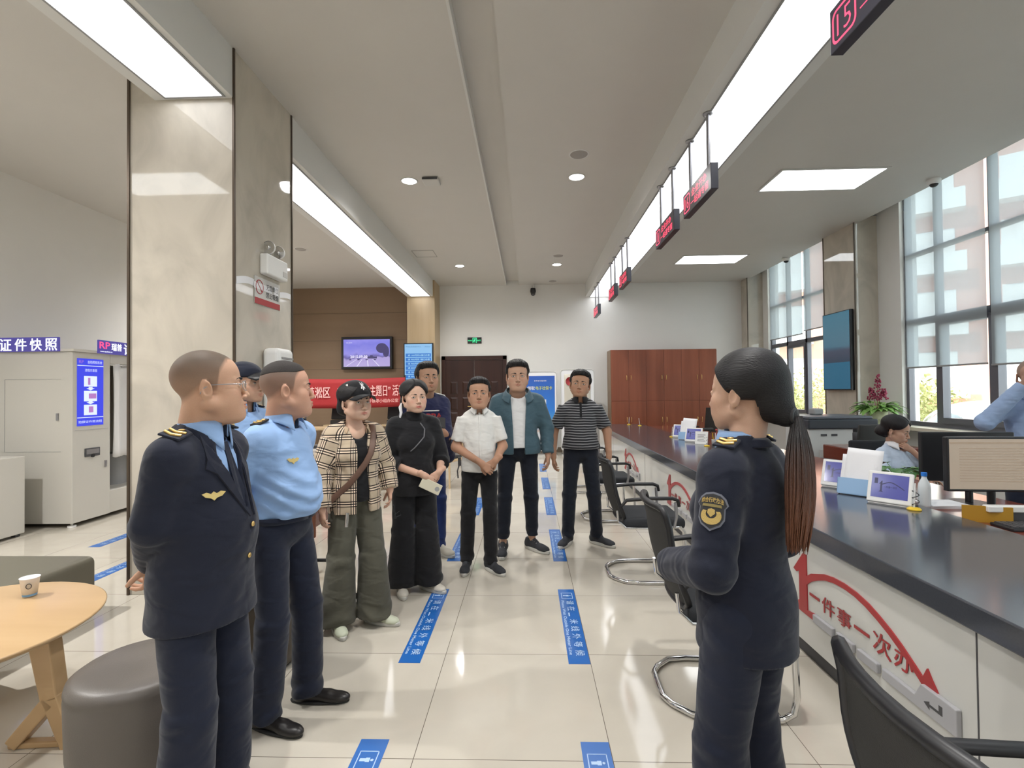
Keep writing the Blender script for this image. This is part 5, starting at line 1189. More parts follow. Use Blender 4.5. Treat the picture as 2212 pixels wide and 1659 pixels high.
SKIN_M, SKIN_F, SKIN_T = (.52, .31, .21), (.60, .385, .285), (.44, .25, .16)
def head_color(base, fem, buzz=None, lips=None, hz=.045):
    base = np.array(base); lips = np.array(lips if lips is not None else base*np.array([.88, .62, .62]))
    def c(V):
        C = np.tile(base, (len(V), 1))
        x, y, z = V[:, 0], V[:, 1], V[:, 2]
        ch = np.exp(-(((np.abs(x)-.043)/.02)**2+((z+.03)/.02)**2))*(y > .03); C = C*(1-ch[:, None]*np.array([.0, .10, .10])*(1.2 if fem else .8))
        d = np.exp(-((x/.020)**2)**2-(((z+.0640)/.0088)**2)**2)*(y > .083)*.8
        C = C*(1-d[:, None])+lips*d[:, None]
        if buzz is not None:
            hl = np.interp(y, [-.11, -.075, -.03, .018, .030, .050, .09], [-.068, -.045, -.006, -.012, .042, .074, .087])
            m = np.clip((z-hl)/.022, 0, 1); m = m*(.55+.45*np.clip((z-.01)/.08, 0, 1))
            front = (y > .055) & (z < .088); m = np.where(front, 0, m)*np.clip((.10-y)/.03, 0, 1)
            ear = (np.abs(x) > .0755) & (np.abs(y+.01) < .028) & (z < .03); m = np.where(ear, 0, m)
            C = C*(1-m[:, None]*.9)+np.array(buzz)*m[:, None]*.9
        return C
    return c

def hair_field(kind):
    cr = ellip((0, -.014, .044), (.0765, .092, .083)); fh = ellip((0, .026, .040), (.0655, .061, .068))
    base = union([cr, (fh, .02)])
    def line_unused(P, front=.078, slope=.9, back=-.055, temple=.0):
        y = P[:, 1]; z = P[:, 2]
        hl = np.where(y > .0, .006+temple+(front-.006)*np.clip(y/.075, 0, 1.3)**.75, np.where(y > -.035, .006+temple, .006+(back-.006)*np.clip((-.035-y)/.05, 0, 1)))
        return hl-z
    def fade(P, t, ln, g, e=.45):
        return g(P)-np.minimum(t, np.maximum(-.004, -ln*e))
    def front_line(P, fz, tx, side, nape):
        """z of the hairline: fz at the middle of the forehead, dropping to the temples, side above the ears, nape behind"""
        x = np.abs(P[:, 0]); y = P[:, 1]
        f_ = fz-.012*np.clip(x/.055, 0, 1)**3
        mid = side+np.clip((y-.012)/.026, 0, 1)*(fz-side)
        hl = np.where(y > .03, np.where(x < tx+.012, f_, mid), np.where(y > -.03, side+.02*np.clip((y+.0)/.03, 0, 1), side+(nape-side)*np.clip((-.03-y)/.045, 0, 1)))
        return hl-P[:, 2]
    if kind == 'short':
        g = union([base, (ellip((0, .018, .090), (.060, .070, .036)), .02)])
        return lambda P: smax(fade(P, .015, front_line(P, .082, .046, .004, -.058), g)+.0022*wob(P, 110)+.0012*np.sin(P[:, 0]*420+P[:, 1]*60), front_line(P, .082, .046, .004, -.058), .003)
    if kind == 'flat':
        g = union([base, (ellip((0, .015, .095), (.055, .066, .034)), .02), (cone((-.035, .055, .104), (.035, .055, .104), .008, .008), .015)])
        return lambda P: smax(fade(P, .014, front_line(P, .086, .050, .010, -.055), g)+.0022*wob(P, 120)+.0012*np.sin(P[:, 0]*420+P[:, 1]*60), front_line(P, .086, .050, .010, -.055), .003)
    if kind == 'crop':
        g = base
        def cl(P): return .078+.18*np.maximum(0, P[:, 1]-.035)-.25*np.maximum(0, -.06-P[:, 1])-P[:, 2]
        return lambda P: smax(fade(P, .0050, cl(P), g, .18), cl(P), .002)
    if kind in ('tied', 'low'):
        g = union([base, (ellip((0, -.02, .066), (.082, .096, .066)), .02), (ellip((0, -.11, -.03), (.042, .036, .045)), .02), (ellip((.0, -.07, -.02), (.068, .05, .06)), .02)])
        def ln(P):
            x = np.abs(P[:, 0]); y = P[:, 1]; face = .088-.9*np.clip(x-.012, 0, .1)-9*np.clip(x-.030, 0, .1)**2      # oval opening round the face
            side = np.where(y > .012, np.maximum(face, .015-.4*(y-.012)*0), np.where(y > -.03, .012, -.078)); return side-P[:, 2]
        def f_(P):
            l = ln(P); t = .012+.0*P[:, 0]; part = .006*np.exp(-((P[:, 0]-.018)/.004)**2)*(P[:, 2] > .07)*(P[:, 1] > -.02)
            d = smax(fade(P, .013, l, g, .5)+part+.0006*wob(P, 40), l, .004)
            return smax(d, -union([ellip((.088, -.008, -.016), (.024, .022, .034)), ellip((-.088, -.008, -.016), (.024, .022, .034))])(P), .003)
        return f_
    if kind == 'pony':
        g = union([infl(base, .009), (ellip((0, -.028, .048), (.086, .092, .081)), .02), (ellip((0, -.018, .096), (.064, .076, .040)), .02), (ellip((0, -.096, -.010), (.046, .036, .048)), .03), (cone((0, -.08, -.035), (0, -.118, -.055), .042, .030), .03)])
        cut = union([ellip((.090, .002, -.012), (.028, .024, .034)), ellip((-.090, .002, -.012), (.028, .024, .034))])
        return lambda P: smax(smax(smax(g(P)+.0006*wob(P, 30), np.where(P[:, 1] > -.01, -.010-P[:, 2]+1.25*np.clip(P[:, 1], -.01, .3), np.where(P[:, 1] > -.06, -.012-P[:, 2], -.09-P[:, 2])), .01), -ellip((0, .130, -.018), (.066, .07, .094))(P), .004), -cut(P), .003)
def hand_field(side, curl=(.35, .45, .3), spread=1.0, thumb=.5):
    """frame: origin wrist, z towards the fingertips, palm looks along -y, thumb on +x*side"""
    it = []; s_ = side
    B = [(.030, .088, .073, .0088), (.0105, .094, .080, .0090), (-.0095, .090, .074, .0086), (-.0275, .080, .058, .0076)]
    for i, (x, z, ln, r) in enumerate(B):
        x *= s_; it.append((cone((x*.35, 0, .004), (x, 0, z-.006), .019-.001*i, .0125), .012))
        p = np.array([x, 0, z]); a = 0; seg = (ln*.45, ln*.31, ln*.24); dx = x*spread*.13/.03*.035
        for j in range(3):
            a += curl[j]*(1+.10*i); d = np.array([dx*(1-.2*j), -sin(a), cos(a)]); d /= np.linalg.norm(d); q = p+d*seg[j]
            it.append((cone(p, q, r*(1-.08*j), r*(1-.08*(j+1))), .0035)); p = q
    it.append((ellip((.016*s_, -.006, .040), (.020, .013, .032)), .01))
    p0 = np.array([.018*s_, -.006, .016]); d1 = unit([.75*s_, -.35-thumb*.4, .75]); p1 = p0+d1*.042; d2 = unit([.35*s_, -.3-thumb*.5, .95]); p2 = p1+d2*.030; p3 = p2+unit([.15*s_, -.25-thumb*.4, 1])*.024
    it += [(cone(p0, p1, .0155, .0115), .010), (cone(p1, p2, .0110, .0098), .003), (cone(p2, p3, .0100, .0080), .003), (cone((0, 0, -.05), (0, 0, .012), .0265, .0225), .015)]
    return union(it)
def hand_matrix(w, d, pn, scale):
    """d: direction of the fingers, pn: direction the palm looks"""
    z = unit(d); y = -np.array(pn, float); y = unit(y-z*(y@z)); x = np.cross(y, z)
    Mx = np.eye(4); Mx[:3, 0] = x*scale; Mx[:3, 1] = y*scale; Mx[:3, 2] = z*scale; Mx[:3, 3] = w; return Mx

class Person:
    def __init__(s, loc, H, phi, label, skin=SKIN_M, fem=0, w=1, belly=0, fat=0, head=(0, 0, 0), lean=0, hs=None, group=None, res=.008, wide=1.07, hoff=(0., 0.)):
        s.loc = np.array([loc[0], loc[1], 0.]); s.H = H; s.s = H/1.70; s.phi = phi; s.skin = skin; s.fem = fem; s.w = w; s.belly = belly; s.fat = fat; s.res = res
        s.root = empty('person', tuple(s.loc), R(phi+180), label=label, cat='person', group=group)
        a = R(phi+180); s.Rw = np.array([[cos(a), -sin(a), 0], [sin(a), cos(a), 0], [0, 0, 1]])
        k = s.s; s.hs = hs or k*1.12
        s.neck = np.array([0, -.015, 1.40])*k; s.body = []
        y_, p_, r_ = head     # yaw to the person's left +, pitch up +, roll to the person's right +
        Rh = np.array((Matrix.Rotation(R(y_), 3, 'Z') @ Matrix.Rotation(R(p_), 3, 'X') @ Matrix.Rotation(R(r_), 3, 'Y')))
        hc = np.array([0, .026*k, H-.128*s.hs]); Mx = np.eye(4); Mx[:3, :3] = Rh*s.hs; Mx[:3, 3] = hc; Mx[:3, 0] *= wide; s.HM = Mx
        s.col = []; s.arms = {}; s.HM[:3, 3] += s.Rw.T@np.array(hoff+(0,)); s.sh = {1: np.array([.160*k*w, -.005, 1.335*k]), -1: np.array([-.160*k*w, -.005, 1.335*k])}
    def L(s, p): return s.Rw.T@(np.array(p, float)-s.loc)       # world -> local
    def px(s, x, y, Y): return s.L(at(x, y, Y=Y))
    def hl(s, V): # local -> head frame
        return (V-s.HM[:3, 3])@(s.HM[:3, :3]/s.hs)/s.hs
    def head(s, hair='short', buzz=None, h=None, lips=None, hairm='hair', chest=False, brow=True, **kw):
        h = h or s.res*.36; nt = (s.neck-s.HM[:3, 3])@(s.HM[:3, :3]/s.hs)/s.hs
        hf = head_field(s.fem, s.fat, tuple(nt), .057-.010*s.fem+.002*s.fat, **kw)
        if chest: # open neckline: collar bones and upper chest
            c_ = (np.array([0, .010, 1.33*s.s])-s.HM[:3, 3])@(s.HM[:3, :3]/s.hs)/s.hs; hf = union([hf, (ellip(c_, (.100, .060, .066)), .035)])
        lo, hi = (-.105, -.125, -.25 if not chest else -.31), (.105, .13, .14)
        V, F = sdf_mesh(hf, lo, hi, h/s.hs)
        s.face_lines(hf)
        cf = head_color(s.skin, s.fem, buzz, lips); C = cf(V)
        s.body.append((V@s.HM[:3, :3].T+s.HM[:3, 3], F)); s.col.append(C)
        if hair:
            V, F = sdf_mesh(hair_field(hair), (-.12, -.19, -.12), (.12, .13, .17), max(.003, h)/s.hs)
            np_obj('hair', [(V@s.HM[:3, :3].T+s.HM[:3, 3], F)], hairm, s.root)
        for sx in (-1, 1):
            k = MB(); k.T = Matrix([list(r_) for r_ in s.HM]); k.ell((sx*.0318, .0732, .0035), (.0135, .0127, .0125), 20, 14); k.m = 1; k.ell((sx*.0318+.0008, .0818, .0034), (.0060, .0045, .0060), 16, 8); k.build('eye', ['eyewhite', 'iris'], s.root)
    def face_lines(s, hf):
        ys = np.linspace(.03, .13, 400)
        def yy(x, z):
            P = np.stack([np.full(400, x), ys, np.full(400, z)], 1).astype(np.float32); i = np.where(hf(P) < 0)[0]; return ys[i[-1]] if len(i) else .08
        T = Matrix([list(r_) for r_ in s.HM]); dk = M['hair']
        for sx in (-1, 1):
            b = MB(); b.T = T; n = 9; P = []; rr = []
            for i in range(n):
                t = i/(n-1); x = sx*(.013+.036*t); z = .0235+.0045*sin(t*pi*.75)-.004*t*t; P.append((x, yy(x, z)+.0002, z)); rr.append((.0010+.0036*sin(min(1, t*1.35+.25)*pi)**.8)*(1-.25*s.fem))
            b.tube(P, rr, 6, flat=1.0, up=(0, 0, 1)); b.build('eyebrow', dk, s.root)
            b = MB(); b.T = T; P = []
            for i in range(n):
                t = i/(n-1)*2-1; x = sx*.0318+t*.0138; z = .0030+.0049*(1-t*t)+.0006*t*sx; P.append((x, max(yy(x, z+.0014), .0735+.0135*(1-(t*.9)**2)**.5*.98)+.0003, z))
            b.tube(P, [.0004, .0009, .0011, .0012, .0012, .0012, .0011, .0009, .0004], 5); b.build('eyelashes', dk, s.root)
        b = MB(); b.T = T; P = []
        for i in range(9):
            t = i/4-1; x = t*.019; P.append((x, yy(x, -.0640)-.0003, -.0636+.0012*t*t)) 
        b.tube(P, [.0003, .0007, .0009, .0009, .0008, .0009, .0009, .0007, .0003], 5); b.build('mouth_line', M['mouthline'], s.root)
    def arm(s, side, el, wr, hd=None, pn=None, curl=(.35, .45, .3), thumb=.5, rs=1.0):
        """side +1 = the person's right"""
        s.arms[side] = dict(el=np.array(el, float), wr=np.array(wr, float), hd=hd, pn=pn, curl=curl, thumb=thumb, rs=rs)
    def skin_arm(s, side, full=False, h=.0035):
        a = s.arms[side]; k = s.s*(1-.10*s.fem); el, wr = a['el'], a['wr']
        d = a['hd'] if a['hd'] is not None else unit(wr-el); Mx = hand_matrix(wr, d, a['pn'], k*.95)
        hf = local_of(hand_field(-side if True else side, a['curl'], thumb=a['thumb']), Mx)
        it = [hf, (cone(el, wr, .041*k, .0245*k), .02)]
        pts = [wr+unit(d)*.2, el, wr]
        f = union([hf, (cone(el+(wr-el)*(.0 if full else .45), wr, (.043 if full else .034)*k, .0250*k), .015)]+([(cone(s.sh[side]+(el-s.sh[side])*.25, el, .041*k, .041*k), .02)] if full else []))
        if full: pts.append(s.sh[side])
        lo, hi = bound(pts if full else [wr-.4*(wr-el), wr+unit(d)*.19, wr+unit(d)*.12+np.array(a['pn'])*.06], .055)
        V, F = sdf_mesh(f, lo, hi, h)
        s.body.append((V, F)); s.col.append(np.tile(np.array(s.skin)*np.array([.97, .93, .92]), (len(V), 1)))
    def torso(s, t=0, bust=0):
        k = s.s; w = s.w; b = s.belly
        it = [ellip((0, -.005, 1.23*k), (.150*k*w+t, .104*k+t+.2*b, .195*k)), (ellip((0, .008+.45*b, 1.06*k), ((.134+.35*b)*k*w+t, (.108+b)*k+t, .20*k)), .05),
              (ellip((0, -.005, .93*k), (.158*k*w+t, .118*k+t+.3*b, .14*k)), .05), (cone(s.sh[1]*.98, s.sh[-1]*.98, .042*k+t*.7, .042*k+t*.7), .035),
              (cone((.12*k*w, -.01, 1.365*k), (.035*k, -.02, 1.415*k), .026*k+t*.7, .024*k+t*.7), .03), (cone((-.12*k*w, -.01, 1.365*k), (-.035*k, -.02, 1.415*k), .026*k+t*.7, .024*k+t*.7), .03)]
        if bust: it += [(ellip((.065*k, .070*k, 1.20*k), (.060*k+t, .040*k+t, .065*k)), .05), (ellip((-.065*k, .070*k, 1.20*k), (.060*k+t, .040*k+t, .065*k)), .05)]
        return union(it)
    def top(s, name, m, t=.012, hem=.86, sleeve='long', sr=1.0, front=None, label=None, bust=0, fold=.8, tuck=False, h=None, neck=.064, cutter=None, seed=1, cuffr=None, flare=0, uv=False, extra=None):
        k = s.s; h = h or s.res; T = s.torso(t, bust); hz = hem*k
        if not tuck and hem < 1.1:      # hangs straight to the hem
            T = union([T, (ellip((0, -.003+.2*s.belly, hz), (.154*k*s.w+t+flare, (.112+.35*s.belly)*k+t+flare, .26*k)), .05)])
        body = inter(T, plane((0, 0, hz), (0, 0, -1)), .003)
        it = [body]
        for sd, a in s.arms.items():
            S, E, W = s.sh[sd], a['el'], a['wr']; q = sr*a['rs']
            if sleeve is None: continue
            if sleeve == 'long':
                it += [(cone(S, E, (.047*q)*k+t*.5, (.043*q)*k+t*.5), .040), (cyld(E-(W-E)*.02, E+(W-E)*.97, (.043*q)*k+t*.5, (cuffr or .033*q)*k+t*.4, .012), .010), (cone(E, E, .0435*q*k+t*.5, .0435*q*k+t*.5), .012)]
            elif sleeve == 'threeq':
                it += [(cone(S, E, (.050*q)*k+t*.6, (.046*q)*k+t*.5), .028), (cyld(E, E+(W-E)*.38, (.046*q)*k+t*.5, (.050*q)*k+t*.4, .008), .012)]
            else:
                it += [(cyld(S-(E-S)*.05, S+(E-S)*.80, .047*q*k+t*.5, (.050*q)*k+t*.5, .006), .022)]
        U = union(it)
        nk = cone((0, .012, 1.405*k), (0, .02, 1.6*k), neck*k, neck*k*1.1)
        def f(P):
            d = U(P); zz = P[:, 2]/k
            wz = fold*(.0010+(.0030 if tuck else .0012)*np.exp(-((zz-hem-.06)/.08)**2)+.0018*np.exp(-((zz-1.08)/.10)**2))
            if tuck: d = d+.022*np.exp(-((zz-hem)/.022)**2)
            d = d+wz*(np.sin(P[:, 2]*(55+12*np.sin(P[:, 0]*5+seed))+5*np.sin(P[:, 0]*9+seed)+3.5*np.sin(P[:, 1]*12+seed*2))*(.5+.5*np.sin(P[:, 0]*17+P[:, 2]*9+seed))+1.1*wob(P, 24, seed))
            for sd, a in s.arms.items():
                e = a['el']; r_ = np.linalg.norm(P-e.astype(np.float32), axis=1); d = d+fold*.0032*np.exp(-(r_/.075)**2)*np.sin(P@unit(a['wr']-s.sh[sd]).astype(np.float32)*95+seed+3*np.sin(P[:, 0]*20))
                aw = unit(a['wr']-e).astype(np.float32); tt = (P-e.astype(np.float32))@aw; rr = np.linalg.norm((P-e.astype(np.float32))-tt[:, None]*aw, axis=1)
                d = d+fold*.0014*(rr < .1)*(tt > 0)*np.sin(tt*80+3*np.sin(tt*31+P[:, 1]*30)+2*np.sin(P[:, 0]*40))
            if extra is not None: d = d+extra(P)
            return smax(d, -nk(P), .006)
        g = f if cutter is None else minus(f, cutter, .004)
        pts = [(-.26*k*s.w, -.2, hz), (.26*k*s.w, .25, 1.48*k)]+[s.sh[1], s.sh[-1]]+[a['el'] for a in s.arms.values()]+[a['wr'] for a in s.arms.values()]
        lo, hi = bound(pts, .09); lo[2] = min(lo[2], hz-.02)
        V, F = sdf_mesh(g, lo, hi, h)
        o = np_obj(name, [(V, F)], m, s.root, color=None)
        if uv:      # cloth coordinates: round and along the trunk, or round and along each sleeve
            U_ = np.zeros((len(V), 4), np.float32); U_[:, 0] = np.arctan2(V[:, 0], V[:, 1]+.03)*.155; U_[:, 1] = V[:, 2]; dT = s.torso(t, bust)(V.astype(np.float32))
            for sd, a in s.arms.items():
                for A_, B_, off in ((s.sh[sd], a['el'], .0), (a['el'], a['wr'], np.linalg.norm(a['el']-s.sh[sd]))):
                    ax = unit(B_-A_); l = np.linalg.norm(B_-A_); tt = (V-A_)@ax; pp = V-A_-tt[:, None]*ax; rad = np.linalg.norm(pp, axis=1); e1 = unit(np.array([0, 1., 0])-ax*ax[1]); e2 = np.cross(ax, e1)
                    own = (rad < .085) & (tt > (.03 if off == 0 else 0)) & (tt < l+.05) & (dT > -.003); U_[own, 0] = (np.arctan2(pp@e2, pp@e1)*.055)[own]; U_[own, 1] = (-tt-off)[own]
            ca = o.data.color_attributes.new('PUV', 'FLOAT_COLOR', 'POINT'); ca.data.foreach_set('color', U_.ravel())
        if label: o['label'] = label
        return o
    def legs(s, feet, m='navy2', loose=1.0, hem=.045, name='trousers', top=1.02, waist=1.0, kn=None, seed=3, flare=1.0, h=None, hemr=None):
        """feet: {side: (x, y, toe_yaw)} local"""
        k = s.s; s.feet = feet; h = h or s.res; it = [(ellip((0, -.012, .93*k), (.160*k*s.w*waist, (.118+.3*s.belly)*k, .135*k)), .03)]; fs = []
        hemr = hemr or .062
        for sd, (x, y, ty) in feet.items():
            hp = np.array([sd*.085*k*s.w, -.01, .90*k]); an = np.array([x, y, .07]); knp = (hp+an)/2+np.array([sd*.005, .035, .01])
            if kn and sd in kn: knp = np.array(kn[sd])
            g = union([cone(hp, knp, .088*k*loose**.5, .063*k*loose), (cyld(knp+(an-knp)*-.02, an+(an-knp)*.1, .066*k*loose, hemr*k*loose*flare, .01), .02)])
            fs.append(inter(g, plane((0, 0, hem), (0, 0, -1)), .004))
        it += [(fs[0], .02)]+[(g, .012) for g in fs[1:]]
        U = inter(union(it), plane((0, 0, top*k), (0, 0, 1)), .004)
        def f(P):
            d = U(P); z = P[:, 2]; zk = .49*k
            a = .0006+.0020*np.exp(-((z-zk)/.06)**2)+.0050*np.exp(-((z-hem-.04)/.05)**2)+.0022*np.exp(-((z-.84*k)/.05)**2)
            return d+a*(np.sin(z*58+4.2*np.sin(P[:, 0]*13+seed)+3.4*np.sin(P[:, 1]*15+seed))+.7*wob(P, 30, seed))+.0025*wob(P*np.float32([1, 1, .35]), 26, seed+1)
        pts = [(-.2*s.w*k, -.17, hem), (.2*s.w*k, .17+.3*s.belly, top*k)]+[(x, y, hem) for x, y, _ in feet.values()]
        lo, hi = bound(pts, .1)
        lo[2] = hem-.02; V, F = sdf_mesh(f, lo, hi, h); return np_obj(name, [(V, F)], m, s.root)
    def shoes(s, kind='dress', up='shoe', sole='soledark', label=None, lace=None):
        k = s.s*(.94 if s.fem else 1)
        for sd, (x, y, ty) in s.feet.items():
            T = Matrix.Translation((x, y, 0)) @ Matrix.Rotation(R(-ty*sd), 4, 'Z')
            if kind == 'dress':
                f = union([ellip((0, -.035, .045), (.034, .045, .045)), (cone((0, -.03, .04), (0, .10, .03), .033, .030), .03), (ellip((.0, .15, .024), (.036, .065, .026)), .03), (cyld((0, -.02, .05), (0, -.03, .10), .037, .040, .006), .02)])
                f = inter(f, plane((0, 0, .012), (0, 0, -1)), .003)
                sf = lambda P: smax(ellip((0, .062, .012), (.037, .150, .05))(P)*.5+.0, np.abs(P[:, 2]-.007)-.007, .003)
            else:
                f = union([ellip((0, -.04, .05), (.038, .045, .045)), (cone((0, -.03, .05), (0, .11, .035), .038, .036), .03), (ellip((.0, .15, .034), (.044, .06, .030)), .03), (cyld((0, -.02, .06), (0, -.03, .105), .040, .041, .008), .02), (cone((0, .05, .075), (0, .0, .098), .02, .022), .02)])
                f = inter(f, plane((0, 0, .022), (0, 0, -1)), .003)
                sf = lambda P: smax(smax(ellip((0, .062, .02), (.047, .160, .09))(P), np.abs(P[:, 2]-.015-.02*np.clip(P[:, 1]-.14, 0, 1)-.03*np.clip(-.05-P[:, 1], 0, 1))-.0145, .004), -P[:, 2], .001)
            V, F = sdf_mesh(f, (-.06, -.1, 0), (.06, .23, .12), .005)
            tm = np.array(T); A = lambda V: (V*k)@tm[:3, :3].T+tm[:3, 3]
            sh = np_obj('shoe', [(A(V), F)], up, s.root)
            if label: sh['label'] = label
            V, F = sdf_mesh(sf, (-.06, -.11, 0), (.06, .24, .05), .004); np_obj('sole', [(A(V), F)], sole, sh)
            if lace:
                b = MB(); b.T = T @ Matrix.Scale(k, 4)
                for i in range(4): b.tube([(-.022, .03+.022*i, .088-.009*i), (0, .028+.022*i, .1-.0105*i), (.022, .03+.022*i, .088-.009*i)], .0028, 5)
                b.build('laces', lace, sh)
            s.ank = getattr(s, 'ank', []); s.ank.append((cone((x, y-.01, .05), (x, y-.0, .30), .036*k, .042*k), .01))
    def finish(s, legs_in=True):
        k = s.s; it = [ellip((0, -.005, 1.23*k), (.125*k*s.w, .085*k, .17*k)), (ellip((0, .0, 1.03*k), (.11*k*s.w, .07*k, .17*k)), .04), (cone(s.sh[1]*.95, s.sh[-1]*.95, .035*k, .035*k), .03)]
        for sd, (x, y, ty) in getattr(s, 'feet', {}).items():
            hp = np.array([sd*.085*k, -.01, .90*k]); an = np.array([x, y, .09]); it += [(cone(hp, (hp+an)/2+np.array([0, .03, 0]), .065*k, .045*k), .02), (cone((hp+an)/2+np.array([0, .03, 0]), an, .042*k, .033*k), .02)]
        f = union(it); lo, hi = bound([(-.2, -.16, .06), (.2, .2+s.belly, 1.42*k)]+[(x, y, .06) for x, y, _ in getattr(s, 'feet', {}).values()], .06)
        V, F = sdf_mesh(inter(f, plane((0, 0, 1.36*k), (0, 0, 1))), lo, hi, .014); s.body.append((V, F)); s.col.append(np.tile(np.array(s.skin), (len(V), 1)))
        C = np.concatenate(s.col); np_obj('body', s.body, 'skin', s.root, color=lambda V: C)
        return s.root
    def collar(s, m, name='collar', r=.066, hgt=.036, flare=.016, spread=.05, op=28, tip=.055, tilt=.0, zb=1.418, band=True, fdrop=.0, yo=.0):
        """turn-down collar: op = half opening angle at the front in degrees"""
        k = s.s; cz = zb*k
        def fn(u, v):
            a = R(op+(360-2*op)*u); fr = (1+cos(a))/2            # fr = 1 at the front
            x, y = sin(a), cos(a)
            if v < .5: q = v/.5; rr = r+flare*(1-q)*(1+.8*fr**4)+.004; z = cz-.006-tip*fr**6*(1-q)-fdrop*fr**3+(hgt+.006)*q
            else: q = (v-.5)/.5; rr = r-.0*q; z = cz+hgt*(1-q)-.03*q-fdrop*fr**3
            return ((rr*k)*x*1.02, (rr*k)*y*1.05+.0+yo+.012*fr, z+tilt*y)
        b = MB(); b.grid(fn, 40, 8); return b.build(name, m, s.root, solid=.004)
    def on_surface(s, f, x, z, front=1, lo=-.05, hi=.3):
        """y of a field's front surface at local x, z"""
        ys = np.linspace(lo, hi, 200)*front; P = np.stack([np.full(200, x), ys, np.full(200, z)], 1).astype(np.float32); d = f(P); i = np.where(d < 0)[0]
        return ys[i[-1]] if len(i) else 0.
    def top_z(s, f, x, y, lo=1.2, hi=1.6):
        zs = np.linspace(lo, hi, 300)*s.s; P = np.stack([np.full(300, x), np.full(300, y), zs], 1).astype(np.float32); d = f(P); i = np.where(d < 0)[0]
        return zs[i[-1]] if len(i) else lo*s.s
    def seam(s, name, f, pts, r, m, flat=.3, lift=.001, n=5):
        P = []
        for (x0, z0), (x1, z1) in zip(pts[:-1], pts[1:]):
            for t in np.linspace(0, 1, n, endpoint=False): x = x0+(x1-x0)*t; z = z0+(z1-z0)*t; P.append((x, s.on_surface(f, x, z)+lift, z))
        x, z = pts[-1]; P.append((x, s.on_surface(f, x, z)+lift, z)); b = MB(); b.tube(P, r, 8, flat=flat, up=(0, 1, 0)); return b.build(name, m, s.root)
    def strap(s, name, f, pts, w, m, off=.004, th=.003):
        """flat band laid on field f along local points (projected outwards along y)"""
        b = MB(); P = [Vector(p) for p in pts]; b.tube(P, w/2, 8, flat=th/w*2); return b.build(name, m, s.root)
M['laceswhite'] = mat('white_laces', (.6, .6, .58))
def gpos(o, kx): pass
NP = lambda *a: np.array(a, float)
def clasp(p, hx=0, hz=.90, hy=.20, k=None, side_top=1):
    """hands folded in front"""
    k = p.s
    for sd in (1, -1):
        el = NP(sd*.235*p.w, .02, 1.09)*k; top = sd == side_top
        wr = NP(sd*.062*k+hx, hy+(.028 if top else -.004), hz+(.028 if top else .045))
        p.arm(sd, el, wr, hd=(-sd*.80, .08, -.62), pn=(0, -1, -.1), curl=(.55, .6, .45) if top else (.3, .5, .3), thumb=.2)
def hang(p, sd, out=.235, fwd=.0, bend=.05, hz=.0, curl=(.35, .45, .35), dx=0, thumb=.4):
    k = p.s; el = NP(sd*out, fwd-.02, 1.10)*k; wr = NP(sd*(out+.005)+dx, fwd+bend, .865+hz)*k
    p.arm(sd, el, wr, hd=(-sd*.03, .16, -1), pn=(-sd*.9, -.25, 0), curl=curl, thumb=thumb)
def behind(p, sd, hz=.85, back=.17):
    k = p.s; el = NP(sd*.225*p.w, -.10, 1.07)*k
    if sd > 0: p.arm(1, el, NP(.06, -back-.03, hz)*k, hd=(-.45, -.1, -.85), pn=(.1, -1, .1), curl=(.5, .5, .4))
    else: p.arm(-1, el, NP(-.09, -back-.01, hz+.03)*k, hd=(.85, -.25, -.2), pn=(.1, .9, .1), curl=(.5, .5, .4))
def wpos(p, o): return o

# ---- man in white short-sleeved shirt
p = Person((-.415, 4.17), 1.585, 8, 'man in white short-sleeved shirt and black trousers, hands folded in front', head=(-2, 3, 0), belly=.02, skin=(.46, .265, .175), w=.89, fat=.35)
clasp(p, hx=-.065, hz=.875, hy=.19); p.head('flat'); p.skin_arm(1, True); p.skin_arm(-1, True)
p.top('shirt', 'offwhite', t=.014, hem=.875, sleeve='short', sr=1.12, neck=.06, seed=2); p.collar('offwhite', r=.060, tip=.05, op=24, hgt=.026)
T_ = p.torso(.014); p.seam('placket', T_, [(0, 1.30), (0, 1.1), (0, .87)], .009, 'offwhite')
for z in (1.2, 1.05): b = MB(); b.cyl((0, p.on_surface(T_, 0, z)+.003, z), .005, .004, 10, axis='y'); b.build('button', 'lgrey', p.root)
p.legs({1: (.115, .0, 8), -1: (-.085, .06, 28)}, 'blackcl', hem=.07, loose=.98); p.shoes('sneaker', 'sneak', 'solewhite', label='black trainer with pale sole')
b = MB(); b.box((.155, -.01, .86), (.18, .03, .93)); b.tube([(.17, .03, .87), (.185, .04, .82), (.18, .03, .76)], .006, 5); b.build('key_ring', 'darkgrey', p.root)
p.finish()

# ---- tall man in teal jacket
p = Person((-.10, 4.62), 1.755, 4, 'tall man in open teal jacket over a white tee, cropped dark trousers', head=(0, 0, 0), w=1.08, fat=.5, skin=(.52, .32, .225))
hang(p, 1, out=.25); hang(p, -1, out=.26, fwd=.0); p.head('short'); p.skin_arm(1); p.skin_arm(-1)
p.top('t_shirt', 'tee', t=.008, hem=.93, sleeve='short', neck=.070)
wedge = lambda P: smax(np.abs(P[:, 0]+.005)-(.062+.012*np.sin(P[:, 2]*5)+.10*np.clip(P[:, 2]-1.40, 0, .2)), .0-P[:, 1], .01)
p.top('jacket', 'teal', t=.030, hem=.875, sleeve='long', sr=1.22, cutter=wedge, fold=1.1, neck=.075, seed=5)
b = MB(); k = p.s
def fn(u, v):
    a = R(32+296*u); fr = (1+cos(a))/2; rr = .074+.045*v*(1-.2*fr)+.02*fr; return (rr*sin(a)*1.2, rr*cos(a)*.95+.01+.03*fr, (1.475-.045*fr-.075*v-.05*fr**3)*k)
b.grid(fn, 36, 6); b.build('collar', 'teal', p.root, solid=.012, sub=1)
